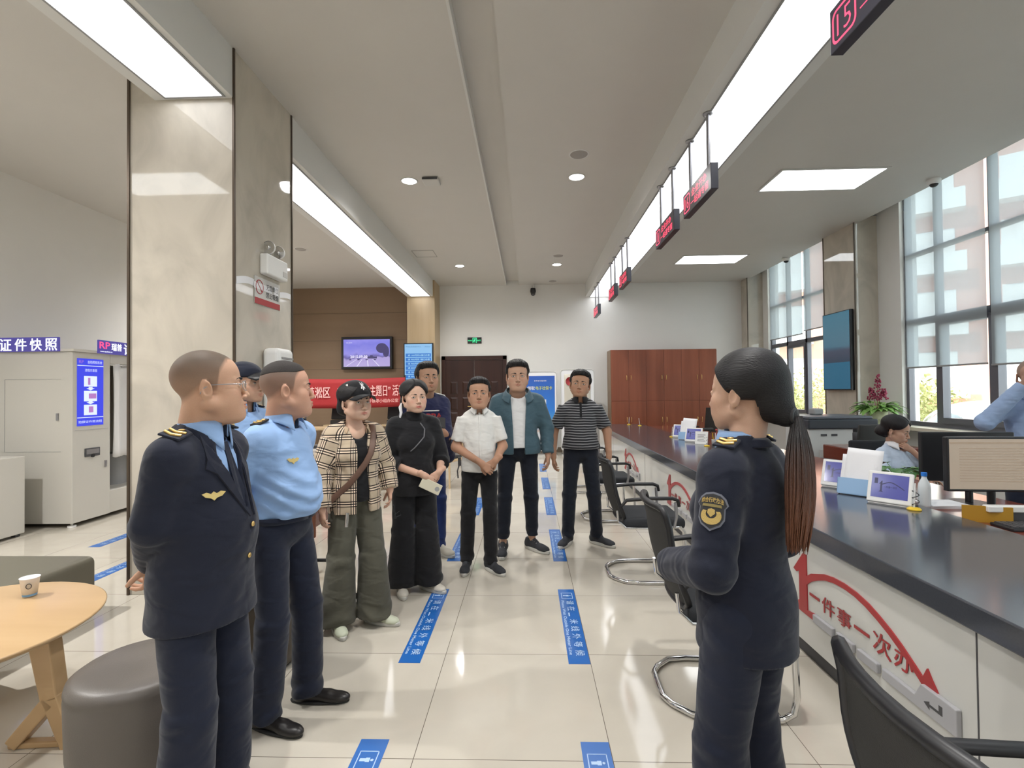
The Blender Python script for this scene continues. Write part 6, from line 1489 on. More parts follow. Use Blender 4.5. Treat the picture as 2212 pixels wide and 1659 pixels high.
p.legs({1: (.15, .05, 5), -1: (-.125, -.04, 38)}, 'darknavy', hem=.135, loose=.98, hemr=.052); p.shoes('sneaker', 'sneak', 'solewhite', lace='laceswhite', label='dark grey trainer with white sole')
p.finish()

# ---- man in striped polo
p = Person((.50, 4.82), 1.665, -3, 'man in black and grey striped polo shirt and dark trousers, arms down', head=(-5, 6, -6), skin=SKIN_T, w=.98)
hang(p, 1, out=.262, bend=.06); hang(p, -1, out=.262, bend=.06); p.head('short'); p.skin_arm(1, True); p.skin_arm(-1, True)
def stripe_material(name, c0, c1, per, duty, z0=0):
    m = cloth(name, c0); tc = N(m, 'ShaderNodeTexCoord'); sp = N(m, 'ShaderNodeSeparateXYZ'); L(m, tc.outputs['Object'], sp.inputs[0])
    no = N(m, 'ShaderNodeTexNoise'); no.inputs['Scale'].default_value = 6; L(m, tc.outputs['Object'], no.inputs['Vector'])
    ma = N(m, 'ShaderNodeMath', operation='MULTIPLY_ADD'); L(m, no.outputs['Fac'], ma.inputs[0]); ma.inputs[1].default_value = .02; L(m, sp.outputs['Z'], ma.inputs[2])
    d = N(m, 'ShaderNodeMath', operation='DIVIDE'); L(m, ma.outputs[0], d.inputs[0]); d.inputs[1].default_value = per
    fr = N(m, 'ShaderNodeMath', operation='FRACT'); L(m, d.outputs[0], fr.inputs[0]); g = N(m, 'ShaderNodeMath', operation='LESS_THAN'); L(m, fr.outputs[0], g.inputs[0]); g.inputs[1].default_value = duty
    mx = N(m, 'ShaderNodeMix', data_type='RGBA'); L(m, g.outputs[0], mx.inputs[0]); mx.inputs[6].default_value = c0+(1,); mx.inputs[7].default_value = c1+(1,); L(m, mx.outputs[2], pbsdf(m).inputs['Base Color']); return m
p.top('polo_shirt', stripe_material('polo_stripes', (.022, .022, .026), (.26, .26, .27), .0245, .36), t=.018, hem=.94, sleeve='short', sr=1.15, seed=8, neck=.058)
p.collar('blackcl', r=.060, tip=.04, op=20, hgt=.026)
p.seam('placket', p.torso(.018), [(0, 1.36), (0, 1.22)], .012, 'blackcl')
p.legs({1: (.135, -.01, 22), -1: (-.145, -.02, 48)}, 'darknavy', hem=.065, loose=1.02, hemr=.058); p.shoes('sneaker', 'sneak', 'solewhite', label='black slip-on trainer with white sole')
p.finish()

# ---- man behind in dark blue sweatshirt
p = Person((-.945, 4.60), 1.745, 28, 'man in navy sweatshirt with red letters, holding a dark phone, half hidden', head=(2, 4, 0), skin=(.46, .27, .18), w=.98)
k = p.s; p.arm(-1, p.px(968, 985, 4.36), p.px(961, 937, 4.14), hd=(.62, .25, .75), pn=(.6, -.8, -.1), curl=(.5, .7, .5)); hang(p, 1)
p.head('short'); p.skin_arm(-1); p.skin_arm(1)
p.top('sweatshirt', cloth('navy_sweatshirt', (.012, .015, .055)), t=.02, hem=.87, sleeve='long', sr=1.1, seed=4, neck=.062)
b = MB(); k = p.s
for sx in (-1, 1): b.tube([(sx*.09, .0, 1.425*k), (sx*.17, .0, 1.405*k), (sx*.212, .0, 1.34*k)], .013, 8, flat=.5)
b.build('white_shoulder_panel', 'tee', p.root)
b = MB(); text(b, 'APPA', (.11, p.on_surface(p.torso(.02), 0, 1.22*k)+.004, 1.19*k), (-1, 0, 0), (0, 0, 1), .22, .06, bold=.03, d=.002); b.build('red_letters', 'red', p.root)
b = MB(); p.seam('grey_piping', p.torso(.02), [(.12, 1.27*k), (-.09, 1.27*k), (-.12, 1.2*k)], .006, 'lgrey', flat=.8)
p.legs({1: (.1, 0, 10), -1: (-.07, .10, 20)}, 'bluepant', hem=.07, loose=1.05); p.shoes('sneaker', mat('cream_shoe', (.55, .52, .44), rough=.6), 'solewhite', label='cream trainer')
p.finish()
t = empty('mobile_phone', tuple(at(940, 913, Y=4.03)), R(20), label='dark phone in a wallet case held up by the man in navy sweatshirt', cat='phone')
b = MB(); b.T = rmat((0, 0, 0), R(-35), R(8), 0); b.box((-.075, -.006, -.045), (.085, .006, .055)); b.build('phone_body', 'black', t, bevel=.004)
b = MB(); b.T = rmat((0, 0, 0), R(-35), R(8), 0); b.box((-.072, -.0075, .03), (-.01, -.0062, .052)); b.build('white_card', 'whitepaper', t)

# ---- woman in black
p = Person((-.862, 3.72), 1.56, 24, 'woman dressed in black with three-quarter sleeves, holding a pale phone in folded hands', head=(8, 3, 0), fem=1, skin=(.60, .385, .285), w=.90)
k = p.s; clasp(p, hx=-.095, hz=.845, hy=.165); p.head('tied', lips=(.36, .05, .05), hairm='hairpulled'); p.skin_arm(1); p.skin_arm(-1)
for sd in (1, -1): p.arms[sd]['el'] = NP(sd*.225, .0, 1.05)*k
p.body.pop(); p.col.pop(); p.body.pop(); p.col.pop(); p.skin_arm(1, True); p.skin_arm(-1, True)
o = p.top('top', 'blackcl', t=.024, hem=.78, sleeve='threeq', sr=1.25, bust=1, seed=6, neck=.050, flare=.012)
b = MB(); b.lathe([(.075, 1.375*k), (.064, 1.41*k), (.055, 1.445*k), (.051, 1.448*k)], c=(0, .0, 0), n=32, cap=False); b.build('high_collar', 'blackcl', p.root, solid=.006)
p.seam('grey_zip', p.torso(.024, 1), [(-.03, 1.36*k), (-.06, 1.31*k), (-.05, 1.25*k), (.02, 1.17*k), (.05, 1.14*k)], .0045, mat('grey_braid', (.12, .12, .13)), flat=.8)
b = MB(); b.T = Matrix([list(r_) for r_ in p.HM]); b.tube([(.088, -.012, -.03), (.094, -.02, -.06), (.089, -.02, -.1), (.1, -.02, -.15)], [.004, .012, .010, .004], 8); b.build('earring_scarf', 'whitepaper', p.root)
p.legs({1: (.10, .0, 5), -1: (-.085, .03, 32)}, 'blackcl', loose=1.36, hem=.055, flare=1.22, waist=1.0, hemr=.080); p.shoes('sneaker', mat('cream_sneaker', (.58, .54, .47), rough=.6), 'solewhite', lace='black', label='chunky cream trainer with black tongue')
p.finish(); q = p.Rw@p.arms[-1]['wr']+p.loc
t = empty('mobile_phone', tuple(p.Rw@NP(-.075, .215, .80)+p.loc), R(24+180), label='pale cream phone held in the folded hands of the woman in black', cat='phone')
b = MB(); b.T = rmat((0, 0, 0), R(10), R(62), 0); b.box((-.038, -.004, -.078), (.038, .004, .078)); b.build('phone_body', mat('cream_phone', (.62, .58, .45), rough=.3), t, bevel=.004)
b = MB(); b.T = rmat((0, 0, 0), R(10), R(62), 0); b.cyl((.0, .0045, -.05), .017, .002, 16, axis='y'); b.build('camera_ring', 'grey', t)

# ---- woman in plaid shirt and black cap
def plaid_material():
    m = cloth('beige_plaid', (.5, .38, .26)); at_ = N(m, 'ShaderNodeAttribute'); at_.attribute_name = 'PUV'; sp = N(m, 'ShaderNodeSeparateColor'); L(m, at_.outputs['Color'], sp.inputs[0])
    def bands(src, per, segs):
        d = N(m, 'ShaderNodeMath', operation='DIVIDE'); L(m, src, d.inputs[0]); d.inputs[1].default_value = per; fr = N(m, 'ShaderNodeMath', operation='FRACT'); L(m, d.outputs[0], fr.inputs[0])
        cr = N(m, 'ShaderNodeValToRGB'); cr.color_ramp.interpolation = 'CONSTANT'; e = cr.color_ramp.elements; e[0].position = 0; e[0].color = segs[0][1]+(1,); e[1].position = segs[1][0]; e[1].color = segs[1][1]+(1,)
        for p_, c_ in segs[2:]: q = e.new(p_); q.color = c_+(1,)
        L(m, fr.outputs[0], cr.inputs[0]); return cr
    W_, B_, K_ = (1.45, 1.45, 1.5), (1., 1., 1.), (.07, .06, .07)
    seg = [(0, B_), (.42, K_), (.50, W_), (.60, K_), (.68, W_), (.78, K_), (.86, B_)]
    a = bands(sp.outputs[1], .082, seg); c = bands(sp.outputs[0], .085, [(0, B_), (.42, K_), (.48, W_), (.56, K_), (.62, W_), (.70, K_), (.76, B_)])
    mx = N(m, 'ShaderNodeMix', data_type='RGBA', blend_type='MULTIPLY'); mx.inputs[0].default_value = 1; L(m, a.outputs[0], mx.inputs[6]); L(m, c.outputs[0], mx.inputs[7])
    m2 = N(m, 'ShaderNodeMix', data_type='RGBA', blend_type='MULTIPLY'); m2.inputs[0].default_value = 1; m2.inputs[6].default_value = (.50, .40, .29, 1); L(m, mx.outputs[2], m2.inputs[7]); L(m, m2.outputs[2], pbsdf(m).inputs['Base Color']); return m
M['plaid'] = plaid_material(); M['plaidcollar'] = cloth('plaid_collar', (.45, .33, .22))
p = Person((-1.12, 3.17), 1.535, 38, 'woman in beige plaid shirt and black baseball cap with a brown shoulder strap', head=(14, 4, 0), fem=1, skin=(.60, .39, .29), w=.92, res=.007)
k = p.s; hang(p, 1, out=.245, fwd=.03, bend=.05, hz=-.01); hang(p, -1, out=.235, fwd=.0, hz=.06)
p.head('low', chest=True, lips=(.42, .12, .10)); p.skin_arm(1); p.skin_arm(-1)
p.top('black_vest', 'blackcl', t=.006, hem=.88, sleeve='short', bust=1, neck=.085, cutter=ellip((0, .12, 1.43*k), (.08, .14, .115)))
wedge = lambda P: smax(np.abs(P[:, 0]+.01)-(.035+.30*np.clip(P[:, 2]-1.27*k, 0, .2)+.05*np.clip(1.0-P[:, 2], 0, .2)), .0-P[:, 1], .01)
p.top('plaid_shirt', 'plaid', t=.028, hem=.80, sleeve='long', sr=1.28, cutter=wedge, bust=1, fold=1.1, seed=9, neck=.075, cuffr=.052, flare=.012, uv=True)
p.collar('offwhite' if 0 else 'plaidcollar', r=.082, tip=.05, op=48, hgt=.012, zb=1.405, fdrop=.05)
T_ = p.torso(.03, 1); b = MB(); b.tube([(-.10, -.06, 1.40*k), (-.10, .05, 1.405*k)]+[(x, p.on_surface(T_, x, z*k)+.012, z*k) for x, z in ((-.092, 1.33), (-.075, 1.27), (-.05, 1.21), (-.02, 1.15), (.03, 1.08), (.08, 1.01), (.13, .95))]+[(.19, .09, .90*k), (.235, .03, .86*k)], .019, 8, flat=.16, up=(0, 1, 0)); b.build('bag_strap', mat('brown_strap', (.11, .055, .035), rough=.5), p.root)
b = MB(); b.box((.265, -.1, .68*k), (.30, .1, .88*k)); b.build('brown_bag', mat('brown_leather', (.14, .045, .02), rough=.4), p.root, bevel=.01)
b = MB(); b.tube([(-.25, .02, .8*k), (-.262, .03, .7*k)], .006, 6); b.tube([(-.255, .03, .73*k), (-.29, .03, .75*k), (-.3, .03, .72*k), (-.26, .03, .71*k)], .003, 5); b.build('dark_drawstring', 'black', p.root)
b = MB(); b.tube([(.10, .16, .83*k), (.11, .17, .74*k)], .011, 8); b.build('keys', 'chrome', p.root)
HMx = Matrix([list(r_) for r_ in p.HM])
cf = inter(union([infl(ellip((0, -.014, .056), (.080, .099, .080)), .012), (ellip((0, .0, .09), (.07, .08, .055)), .02)]), lambda P: .036-P[:, 2]+.10*np.clip(P[:, 1]-.02, -.2, .2), .004)
V, F = sdf_mesh(cf, (-.12, -.14, 0), (.12, .13, .18), .004); cap = np_obj('cap_crown', [(V@p.HM[:3, :3].T+p.HM[:3, 3], F)], 'blackcl', p.root)
b = MB(); b.T = HMx; b.grid(lambda u, v: ((u-.5)*.165*(1-.20*v**2), .068+.022*(1-(2*u-1)**2)+.078*v*(1-.35*(2*u-1)**2), .052-.030*(2*u-1)**2-.012*v), 20, 8); b.build('cap_peak', 'blackcl', cap, solid=.004)
def cap_text(bm, s_, ang, z, w_, h_):
    """letters bent round the crown"""
    vs, fs = text_geo(s_, .03); x0 = min(v[0] for v in vs); x1 = max(v[0] for v in vs); y0 = min(v[1] for v in vs); y1 = max(v[1] for v in vs); out = []
    for v in vs:
        a = ang+((v[0]-x0)/(x1-x0)-.5)*w_/.1; zz = z+(v[1]-y0)/(y1-y0)*h_; d = NP(-sin(a), cos(a), 0)
        ts = np.linspace(.06, .15, 120); P = (NP(0, 0, zz)+d[None]*ts[:, None]).astype(np.float32); i = np.where(cf(P) < 0)[0]; r_ = ts[i[-1]] if len(i) else .09
        out.append(tuple(d*(r_+.0015)+NP(0, 0, zz)))
    bm.add(out, fs)
b = MB(); b.T = HMx; cap_text(b, 'N', 0, .088, .030, .034); cap_text(b, 'Y', 0, .080, .034, .050); b.build('white_monogram', 'tee', cap)
b = MB(); b.T = HMx; cap_text(b, '8', -1.25, .052, .036, .072); b.build('side_patch', 'lgrey', cap)
p.legs({1: (.12, .01, 5), -1: (-.10, .06, 35)}, cloth('faded_olive_denim', (.085, .082, .062), noise=.35, nscale=5), loose=1.38, hem=.05, flare=1.15, hemr=.082, waist=1.02, h=.0075); p.shoes('sneaker', mat('pale_mint_shoe', (.55, .58, .45), rough=.6), 'solewhite', lace='laceswhite', label='pale mint trainer')
p.finish()

# ---- officers' insignia
def board(p, sd, m='navy', t=.014, x0=.095, x1=.172, sz=1.0, y=-.012):
    """shoulder board with gold marks lying on the shoulder"""
    k = p.s; q = p.arms[sd]; S, E = p.sh[sd], q['el']
    F = union([p.torso(t), (cone(S, E, .047*1.2*k+t*.5, .045*k+t*.5), .040)])
    xa, xb = sd*x0*k*p.w, sd*x1*k*p.w; za, zb = p.top_z(F, xa, y)+.004, p.top_z(F, xb, y)+.004
    A = Vector((xa, y, za)); Bv = Vector((xb, y, zb)); u = (Bv-A).normalized(); xm = (xa+xb)/2; v = Vector((0, .04, p.top_z(F, xm, y+.02)-p.top_z(F, xm, y-.02))).normalized(); n = u.cross(v).normalized()
    if n.z < 0: n = -n
    ln = (Bv-A).length; b = MB(); b.prism([(0, 0), (.014, -.024*sz), (ln, -.026*sz), (ln, .026*sz), (.014, .024*sz)], .007, o=A-n*.003, u=u, v=v, w=n); o = b.build('shoulder_board', m, p.root, bevel=.002)
    b = MB()
    for i, q in enumerate((.52, .80)):
        c = A+u*(ln*q)+n*.006; b.tube([c-v*.020*sz-u*.006, c+u*.004, c+v*.020*sz-u*.006], .0042*sz, 6)
    T0 = b.T; c = A+u*(ln*.25)+n*.005; b.ell(tuple(c), (.008*sz, .008*sz, .004), 12, 6); b.build('gold_marks', 'gold', o)
def tie(p, f, m='navy2', z0=1.37, z1=1.1, y=None):
    k = p.s; b = MB(); ys = lambda z: p.on_surface(f, 0, z*k)+.004
    b.add([(-.012, ys(z0), z0*k), (.012, ys(z0), z0*k), (.03, ys(z1)+.004, z1*k), (0, ys(z1)+.006, (z1-.03)*k), (-.03, ys(z1)+.004, z1*k)], [(4, 3, 2, 1, 0)]); b.build('tie', m, p.root, solid=.006)
def gold_badge(p, f, x, z, w=.06):
    """winged badge lying flat on the cloth"""
    y = p.on_surface(f, x, z); q = np.array([[x, y, z]], np.float32); e = .01; g0 = f(q)[0]
    n = unit([f(q+np.float32([[e, 0, 0]]))[0]-g0, f(q+np.float32([[0, e, 0]]))[0]-g0, f(q+np.float32([[0, 0, e]]))[0]-g0]); n = Vector(n)
    v = (Vector((0, 0, 1))-n*n.z).normalized(); u = v.cross(n); b = MB()
    b.prism([(-w/2, .009), (-w*.3, .013), (-w*.12, .007), (0, .014), (w*.12, .007), (w*.3, .013), (w/2, .009), (w*.34, -.003), (w*.12, -.007), (0, -.015), (-w*.12, -.007), (-w*.34, -.003)], .004, o=Vector((x, y, z))+n*.004, u=u, v=v, w=n); b.build('gold_badge', 'gold', p.root)

# ---- officer with cap, half hidden behind
p = Person((-1.87, 3.2), 1.675, 70, 'officer in pale blue shirt and peaked cap, mostly hidden behind the man with glasses', head=(14, 4, 0), skin=(.52, .32, .225), w=.95)
behind(p, 1); behind(p, -1); p.head(None, buzz=(.05, .04, .035)); p.skin_arm(1); p.skin_arm(-1)
p.top('shirt', 'skyshirt', t=.016, hem=.93, sleeve='long', sr=1.1); p.collar('skyshirt', r=.060); board(p, 1); board(p, -1)
cf2 = inter(union([infl(ellip((0, -.014, .056), (.082, .101, .076)), .010)]), lambda P: .040-P[:, 2], .004)
V, F = sdf_mesh(cf2, (-.12, -.14, 0), (.12, .13, .18), .005); cap = np_obj('cap_crown', [(V@p.HM[:3, :3].T+p.HM[:3, 3], F)], 'navy', p.root)
b = MB(); b.T = Matrix([list(r_) for r_ in p.HM]); b.grid(lambda u, v: ((u-.5)*.16*(1-.20*v**2), .072+.02*(1-(2*u-1)**2)+.07*v*(1-.35*(2*u-1)**2), .066-.03*(2*u-1)**2-.022*v), 16, 6); b.build('cap_peak', 'black', cap, solid=.004)
T_ = p.torso(.016); b = MB(); b.box((-.1, 0, 0), (-.05, .004, .012)); 
y = p.on_surface(T_, -.07, 1.30*p.s); b = MB(); b.box((-.10, y, 1.30*p.s), (-.04, y+.006, 1.315*p.s)); b.build('name_bar', 'lgrey', p.root)
p.legs({1: (.1, 0, 8), -1: (-.1, 0, 8)}, 'navy2'); p.shoes('dress'); p.finish()

# ---- man in pale blue uniform shirt
p = Person((-1.14, 2.27), 1.625, 80, 'officer in pale blue uniform shirt and navy trousers, seen in profile', head=(40, 3, 0), belly=.035, fat=.7, skin=(.54, .31, .22), res=.006)
k = p.s; behind(p, 1, .86, .14); behind(p, -1, .86, .14)
p.arms[1]['el'] = NP(.235, -.12, 1.09)*k
p.head('crop', buzz=(.075, .062, .052), h=.0021, hairm=mat('greying_hair', (.03, .025, .023), rough=.8, bump=.4, bscale=500)); p.skin_arm(1); p.skin_arm(-1)
p.top('shirt', 'skyshirt', t=.016, hem=.95, sleeve='long', sr=1.22, fold=1.2, seed=11, neck=.068, tuck=True, extra=lambda P: .0055*np.exp(-((P[:, 2]-1.02)/.10)**2)*np.sin(((P[:, 2]+.55*P[:, 1]-.25*np.abs(P[:, 0]))*95)+1.5*np.sin(P[:, 0]*14))*np.clip((.20-np.abs(P[:, 0]))/.05, 0, 1)); p.collar('skyshirt', r=.061, tip=.06, hgt=.030, flare=.02); board(p, 1, 'blackcl'); board(p, -1, 'navy')
T_ = p.torso(.014); gold_badge(p, T_, .075, 1.23*k, .055)
b = MB()
for i in range(25):
    a = 2*pi*i/24; b.v.append((sin(a)*(.166*k), cos(a)*(.136*k)+.0, .945*k)); b.v.append((sin(a)*(.166*k), cos(a)*(.136*k)+.0, .975*k))
b.f = [(2*i, 2*i+2, 2*i+3, 2*i+1) for i in range(24)]; b.sm = [True]*24; b.mi = [0]*24; b.build('belt', 'navy2', p.root, solid=.006)
p.legs({1: (.10, -.02, 6), -1: (-.11, .05, 10)}, 'navy2', loose=1.12, hem=.05, hemr=.066, top=.965, waist=1.02, h=.0065); p.shoes('dress', 'shoe', 'soledark', label='black leather loafer')
p.finish()

# ---- man in dark uniform jacket, nearest on the left
p = Person((-1.11, 1.66), 1.63, 90, 'man with glasses in dark navy uniform jacket with gold insignia, hands behind his back', head=(34, 5, 0), belly=.028, fat=1, w=.98, skin=(.54, .325, .22), res=.0058, hs=1.055)
k = p.s; wr_ = p.px(332, 1212, 1.68); p.arm(1, p.px(330, 1135, 1.50), wr_, hd=(-.35, -.35, -.85), pn=(.2, -.7, .5), curl=(.5, .5, .4)); p.arm(-1, NP(-.225, -.11, 1.06)*k, wr_+NP(-.15, .03, .03), hd=(.75, -.3, -.35), pn=(.1, .9, .1), curl=(.7, .8, .5))
p.head(None, buzz=(.062, .052, .040), h=.0018, open_mouth=.6); p.skin_arm(1, h=.003); p.skin_arm(-1, h=.003)
p.top('shirt', 'skyshirt', t=.004, hem=1.0, sleeve=None, neck=.066, tuck=True); p.collar('skyshirt', r=.0655, tip=.075, hgt=.026, op=16, flare=.006); p.collar('navy', name='jacket_collar', r=.073, tip=.09, hgt=.022, op=34, flare=.012, fdrop=.035, zb=1.41, yo=-.008)
wedge = lambda P: smax(np.abs(P[:, 0])-.30*np.clip(P[:, 2]-1.13*k, 0, .4), .0-P[:, 1], .006)
o = p.top('uniform_jacket', 'navy', t=.020, hem=.765, sleeve='long', sr=1.22, cutter=wedge, fold=.6, seed=12, neck=.074, cuffr=.046, flare=.018)
T_ = p.torso(.020); tie(p, p.torso(.006), 'navy2')
b = MB()
for sx in (1, -1):
    pts = [(sx*.075, p.on_surface(T_, sx*.075, 1.39*k)+.0, 1.40*k), (sx*.10, p.on_surface(T_, sx*.1, 1.32*k)+.006, 1.32*k), (sx*.11, p.on_surface(T_, sx*.11, 1.29*k)+.006, 1.29*k), (sx*.085, p.on_surface(T_, sx*.085, 1.27*k)+.007, 1.27*k), (sx*.012, p.on_surface(T_, sx*.012, 1.11*k)+.007, 1.11*k), (sx*.045, p.on_surface(T_, sx*.045, 1.27*k)+.005, 1.27*k)]
    b.add(pts, [(0, 1, 2, 3, 5), (5, 3, 4)] if sx > 0 else [(5, 3, 2, 1, 0), (4, 3, 5)])
b.build('lapels', 'navy', p.root, solid=.006)
board(p, 1, 'navy', t=.022, sz=1.35, x0=.10, x1=.185, y=.008); board(p, -1, 'navy', t=.022, sz=1.35, x0=.10, x1=.185); gold_badge(p, T_, .10, 1.20*k, .07)
for z in (1.08, .97, .87): b = MB(); b.ell((.0, p.on_surface(T_, 0, z*k)+.004, z*k), (.009, .005, .009), 12, 8); b.build('gold_button', 'gold', p.root)
a_ = p.arms[1]; c_ = a_['el']+(a_['wr']-a_['el'])*.86; b = MB()
for q in (-.02, .012): b.ell(tuple(c_+unit(a_['wr']-a_['el'])*q+NP(.045, .0, 0)), (.007, .008, .008), 12, 8)
b.build('cuff_buttons', 'gold', p.root)
# glasses
b = MB(); b.T = Matrix([list(r_) for r_ in p.HM])
for sx in (-1, 1):
    b.tube([(sx*(.034+.024*cos(a)), .1015-.012*abs(cos(a))*(cos(a) > 0), .0+.016*sin(a)) for a in np.linspace(0, 2*pi, 21)[:-1]], .0011, 6, closed=True)
    b.tube([(sx*.058, .090, .006), (sx*.072, .060, .008), (sx*.078, .0, .010), (sx*.079, -.02, .0), (sx*.078, -.028, -.015)], .0014, 6)
b.tube([(-.011, .103, .004), (0, .106, .007), (.011, .103, .004)], .0011, 6); g = b.build('glasses', 'steel', p.root)
b = MB(); b.T = Matrix([list(r_) for r_ in p.HM])
for sx in (-1, 1): b.add([(sx*(.034+.024*cos(a)), .1012, .0+.016*sin(a)) for a in np.linspace(0, 2*pi, 21)[:-1]], [tuple(range(20))])
b.build('lens', 'glass', g)
p.legs({1: (.115, -.0, 10), -1: (-.115, .0, 12)}, 'navy2', loose=1.2, hem=.05, hemr=.075, h=.007); p.shoes('dress', 'shoe', 'soledark', label='dark leather shoe'); p.finish()

# ---- uniformed woman at the right, seen from behind her left shoulder
p = Person((.632, 1.50), 1.585, 222, 'woman in dark navy uniform jacket with arm badge and long ponytail, seen from behind', head=(-2, 2, 0), fem=1, w=.86, skin=(.52, .33, .24), res=.0058, hs=1.01, hoff=(.036, 0.))
k = p.s
for sd in (1, -1): p.arm(sd, NP(sd*.235, -.02, 1.07)*k, NP(sd*.075, .215, .99)*k, hd=(-sd*.85, .15, -.25), pn=(0, -1, -.1), curl=(.5, .6, .4))
p.head('pony', h=.0021, lips=(.4, .12, .12), hairm='hairpulled'); p.skin_arm(1); p.skin_arm(-1)
p.top('shirt', 'skyshirt', t=-.002, hem=1.22, sleeve=None, neck=.058, tuck=True); p.collar('skyshirt', r=.053, tip=.06, hgt=.028, op=20, flare=.006); p.collar('navy', name='jacket_collar', r=.061, tip=.09, hgt=.018, op=34, flare=.012, fdrop=.035, zb=1.41, yo=-.008)
wedge = lambda P: smax(np.abs(P[:, 0])-.42*np.clip(P[:, 2]-1.2*k, 0, .4)*.5, .0-P[:, 1], .006)
p.top('uniform_jacket', 'navy', t=.018, hem=.775, sleeve='long', sr=1.25, cutter=wedge, fold=.6, seed=14, neck=.070, cuffr=.048, flare=.012, bust=1)
board(p, 1, 'navy', t=.020, sz=1.2); board(p, -1, 'navy', t=.020, sz=1.2)
b = MB(); a_ = p.arms[-1]; c_ = a_['el']+(a_['wr']-a_['el'])*.85
for q in (0.0, .022): b.ell(tuple(c_+unit(a_['wr']-a_['el'])*q+NP(-.045, -.02, -.012)), (.008, .008, .007), 12, 8)
b.build('cuff_buttons', 'gold', p.root)
# arm badge: grey shield, black field, gold emblem and lettering, bent on the sleeve
S, E = p.sh[-1], p.arms[-1]['el']; ax = unit(E-S); out = unit(NP(-1, -.25, 0)-ax*(NP(-1, -.25, 0)@ax)); tg = np.cross(ax, out); C0 = S+(E-S)*.46; rad = .050*1.25*k*.96+.6*.018
def bend(x, y, lift):
    a = x/rad; r_ = rad+lift; return tuple(C0-ax*y+out*r_*cos(a)+tg*r_*sin(a))
def bprism(poly, lift, name, m, par, nn=1):
    # fan triangulation from the centre, subdivided so that it follows the sleeve
    cx = sum(q[0] for q in poly)/len(poly); cy = sum(q[1] for q in poly)/len(poly); b = MB(); n = len(poly); rings = 4; vs = [bend(cx, cy, lift)]; fs = []
    for r_ in range(1, rings+1): vs += [bend(cx+(x-cx)*r_/rings, cy+(y-cy)*r_/rings, lift) for x, y in poly]
    for i in range(n):
        j = (i+1) % n; fs.append((0, 1+i, 1+j))
        for r_ in range(rings-1): A0 = 1+r_*n; fs.append((A0+i, A0+n+i, A0+n+j, A0+j))
    b.add(vs, fs); return b.build(name, m, par, solid=.002)
def dense(poly, n=6): return [(poly[i][0]*(1-t)+poly[(i+1) % len(poly)][0]*t, poly[i][1]*(1-t)+poly[(i+1) % len(poly)][1]*t) for i in range(len(poly)) for t in np.linspace(0, 1, n, endpoint=False)]
sh = [(x_*.85, y_*.85) for x_, y_ in [(0, .060), (.022, .055), (.036, .043), (.045, .024), (.037, .012), (.038, -.022), (.028, -.042), (0, -.060), (-.028, -.042), (-.038, -.022), (-.037, .012), (-.045, .024), (-.036, .043), (-.022, .055)]]
bd = bprism(dense(sh), .004, 'arm_badge', mat('badge_grey', (.14, .15, .19)), p.root); bprism(dense([(x*.87, y*.89) for x, y in sh]), .0065, 'badge_field', 'black', bd)
M['badgegold'] = mat('badge_gold', (.48, .34, .10), rough=.6, bump=.4, bscale=500)
cres = [(.023*cos(a), -.012+.023*sin(a)) for a in np.linspace(R(35), R(-215), 22)]+[(.012*cos(a), -.007+.012*sin(a)) for a in np.linspace(R(-215), R(35), 22)]
b = MB(); n = 22; vs = [bend(*q, .0085) for q in cres]; b.add(vs, [(i, i+1, 43-i-1, 43-i) for i in range(21)]); b.build('gold_wreath', 'badgegold', bd, solid=.002)
bprism(dense([(0, .007), (.0075, .004), (.0085, -.006), (0, -.016), (-.0085, -.006), (-.0075, .004)], 3), .009, 'gold_shield', 'badgegold', bd)
vs, fs = text_geo('综合行政执法', .02); x0 = min(v[0] for v in vs); x1 = max(v[0] for v in vs); y0 = min(v[1] for v in vs); y1 = max(v[1] for v in vs)
b = MB(); b.add([bend(-((v[0]-x0)/(x1-x0)-.5)*.050, .022+(v[1]-y0)/(y1-y0)*.014-4*(((v[0]-x0)/(x1-x0)-.5)*.050)**2*1.2, .0085) for v in vs], [f_[::-1] for f_ in fs]); b.build('badge_lettering', 'badgegold', bd, solid=.001)
bprism(dense([(-.022, .011), (.022, .011), (.0205, .018), (-.0205, .018)], 6), .0085, 'badge_band', mat('badge_olive', (.22, .17, .05)), bd)
# ponytail: many locks hanging from the tie down the back
HM = p.HM; tie0 = (HM@np.append(NP(0, -.135, -.055), 1))[:3]
M['ponyhair'] = mat('ponytail_hair', (.05, .02, .012), rough=.38, bump=.3, bscale=300)
m = M['ponyhair']; tc = N(m, 'ShaderNodeTexCoord'); sp = N(m, 'ShaderNodeSeparateXYZ'); L(m, tc.outputs['Object'], sp.inputs[0]); cr = N(m, 'ShaderNodeValToRGB'); e = cr.color_ramp.elements
e[0].position = .0; e[0].color = (.17, .065, .032, 1); e[1].position = .8; e[1].color = (.014, .011, .011, 1); mr = N(m, 'ShaderNodeMapRange'); mr.inputs['From Min'].default_value = 1.10; mr.inputs['From Max'].default_value = 1.40
L(m, sp.outputs['Z'], mr.inputs['Value']); L(m, mr.outputs[0], cr.inputs[0]); L(m, cr.outputs[0], pbsdf(m).inputs['Base Color'])
b = MB(); rg = np.random.default_rng(5)
for i in range(950):
    a = rg.random()*2*pi; q = sqrt(rg.random()); ln = .36-.10*rg.random(); ox, oy = q*cos(a), q*sin(a); pts = []
    for j in range(9):
        t = j/8; wd = .016+.042*sin(min(1, t*1.5)*pi/2)*(1-.45*t**3); pts.append(tuple(tie0+NP(.01-.065*t+ox*wd, -.030*sin(t*pi*.55)+.012*t+oy*wd*.62-.008, -ln*t+.012*t*(1-t)+.002*sin(3*t+i*.7))))
    b.tube(pts, [.0024, .0028, .0029, .0029, .0028, .0026, .0022, .0015, .0006], 4)
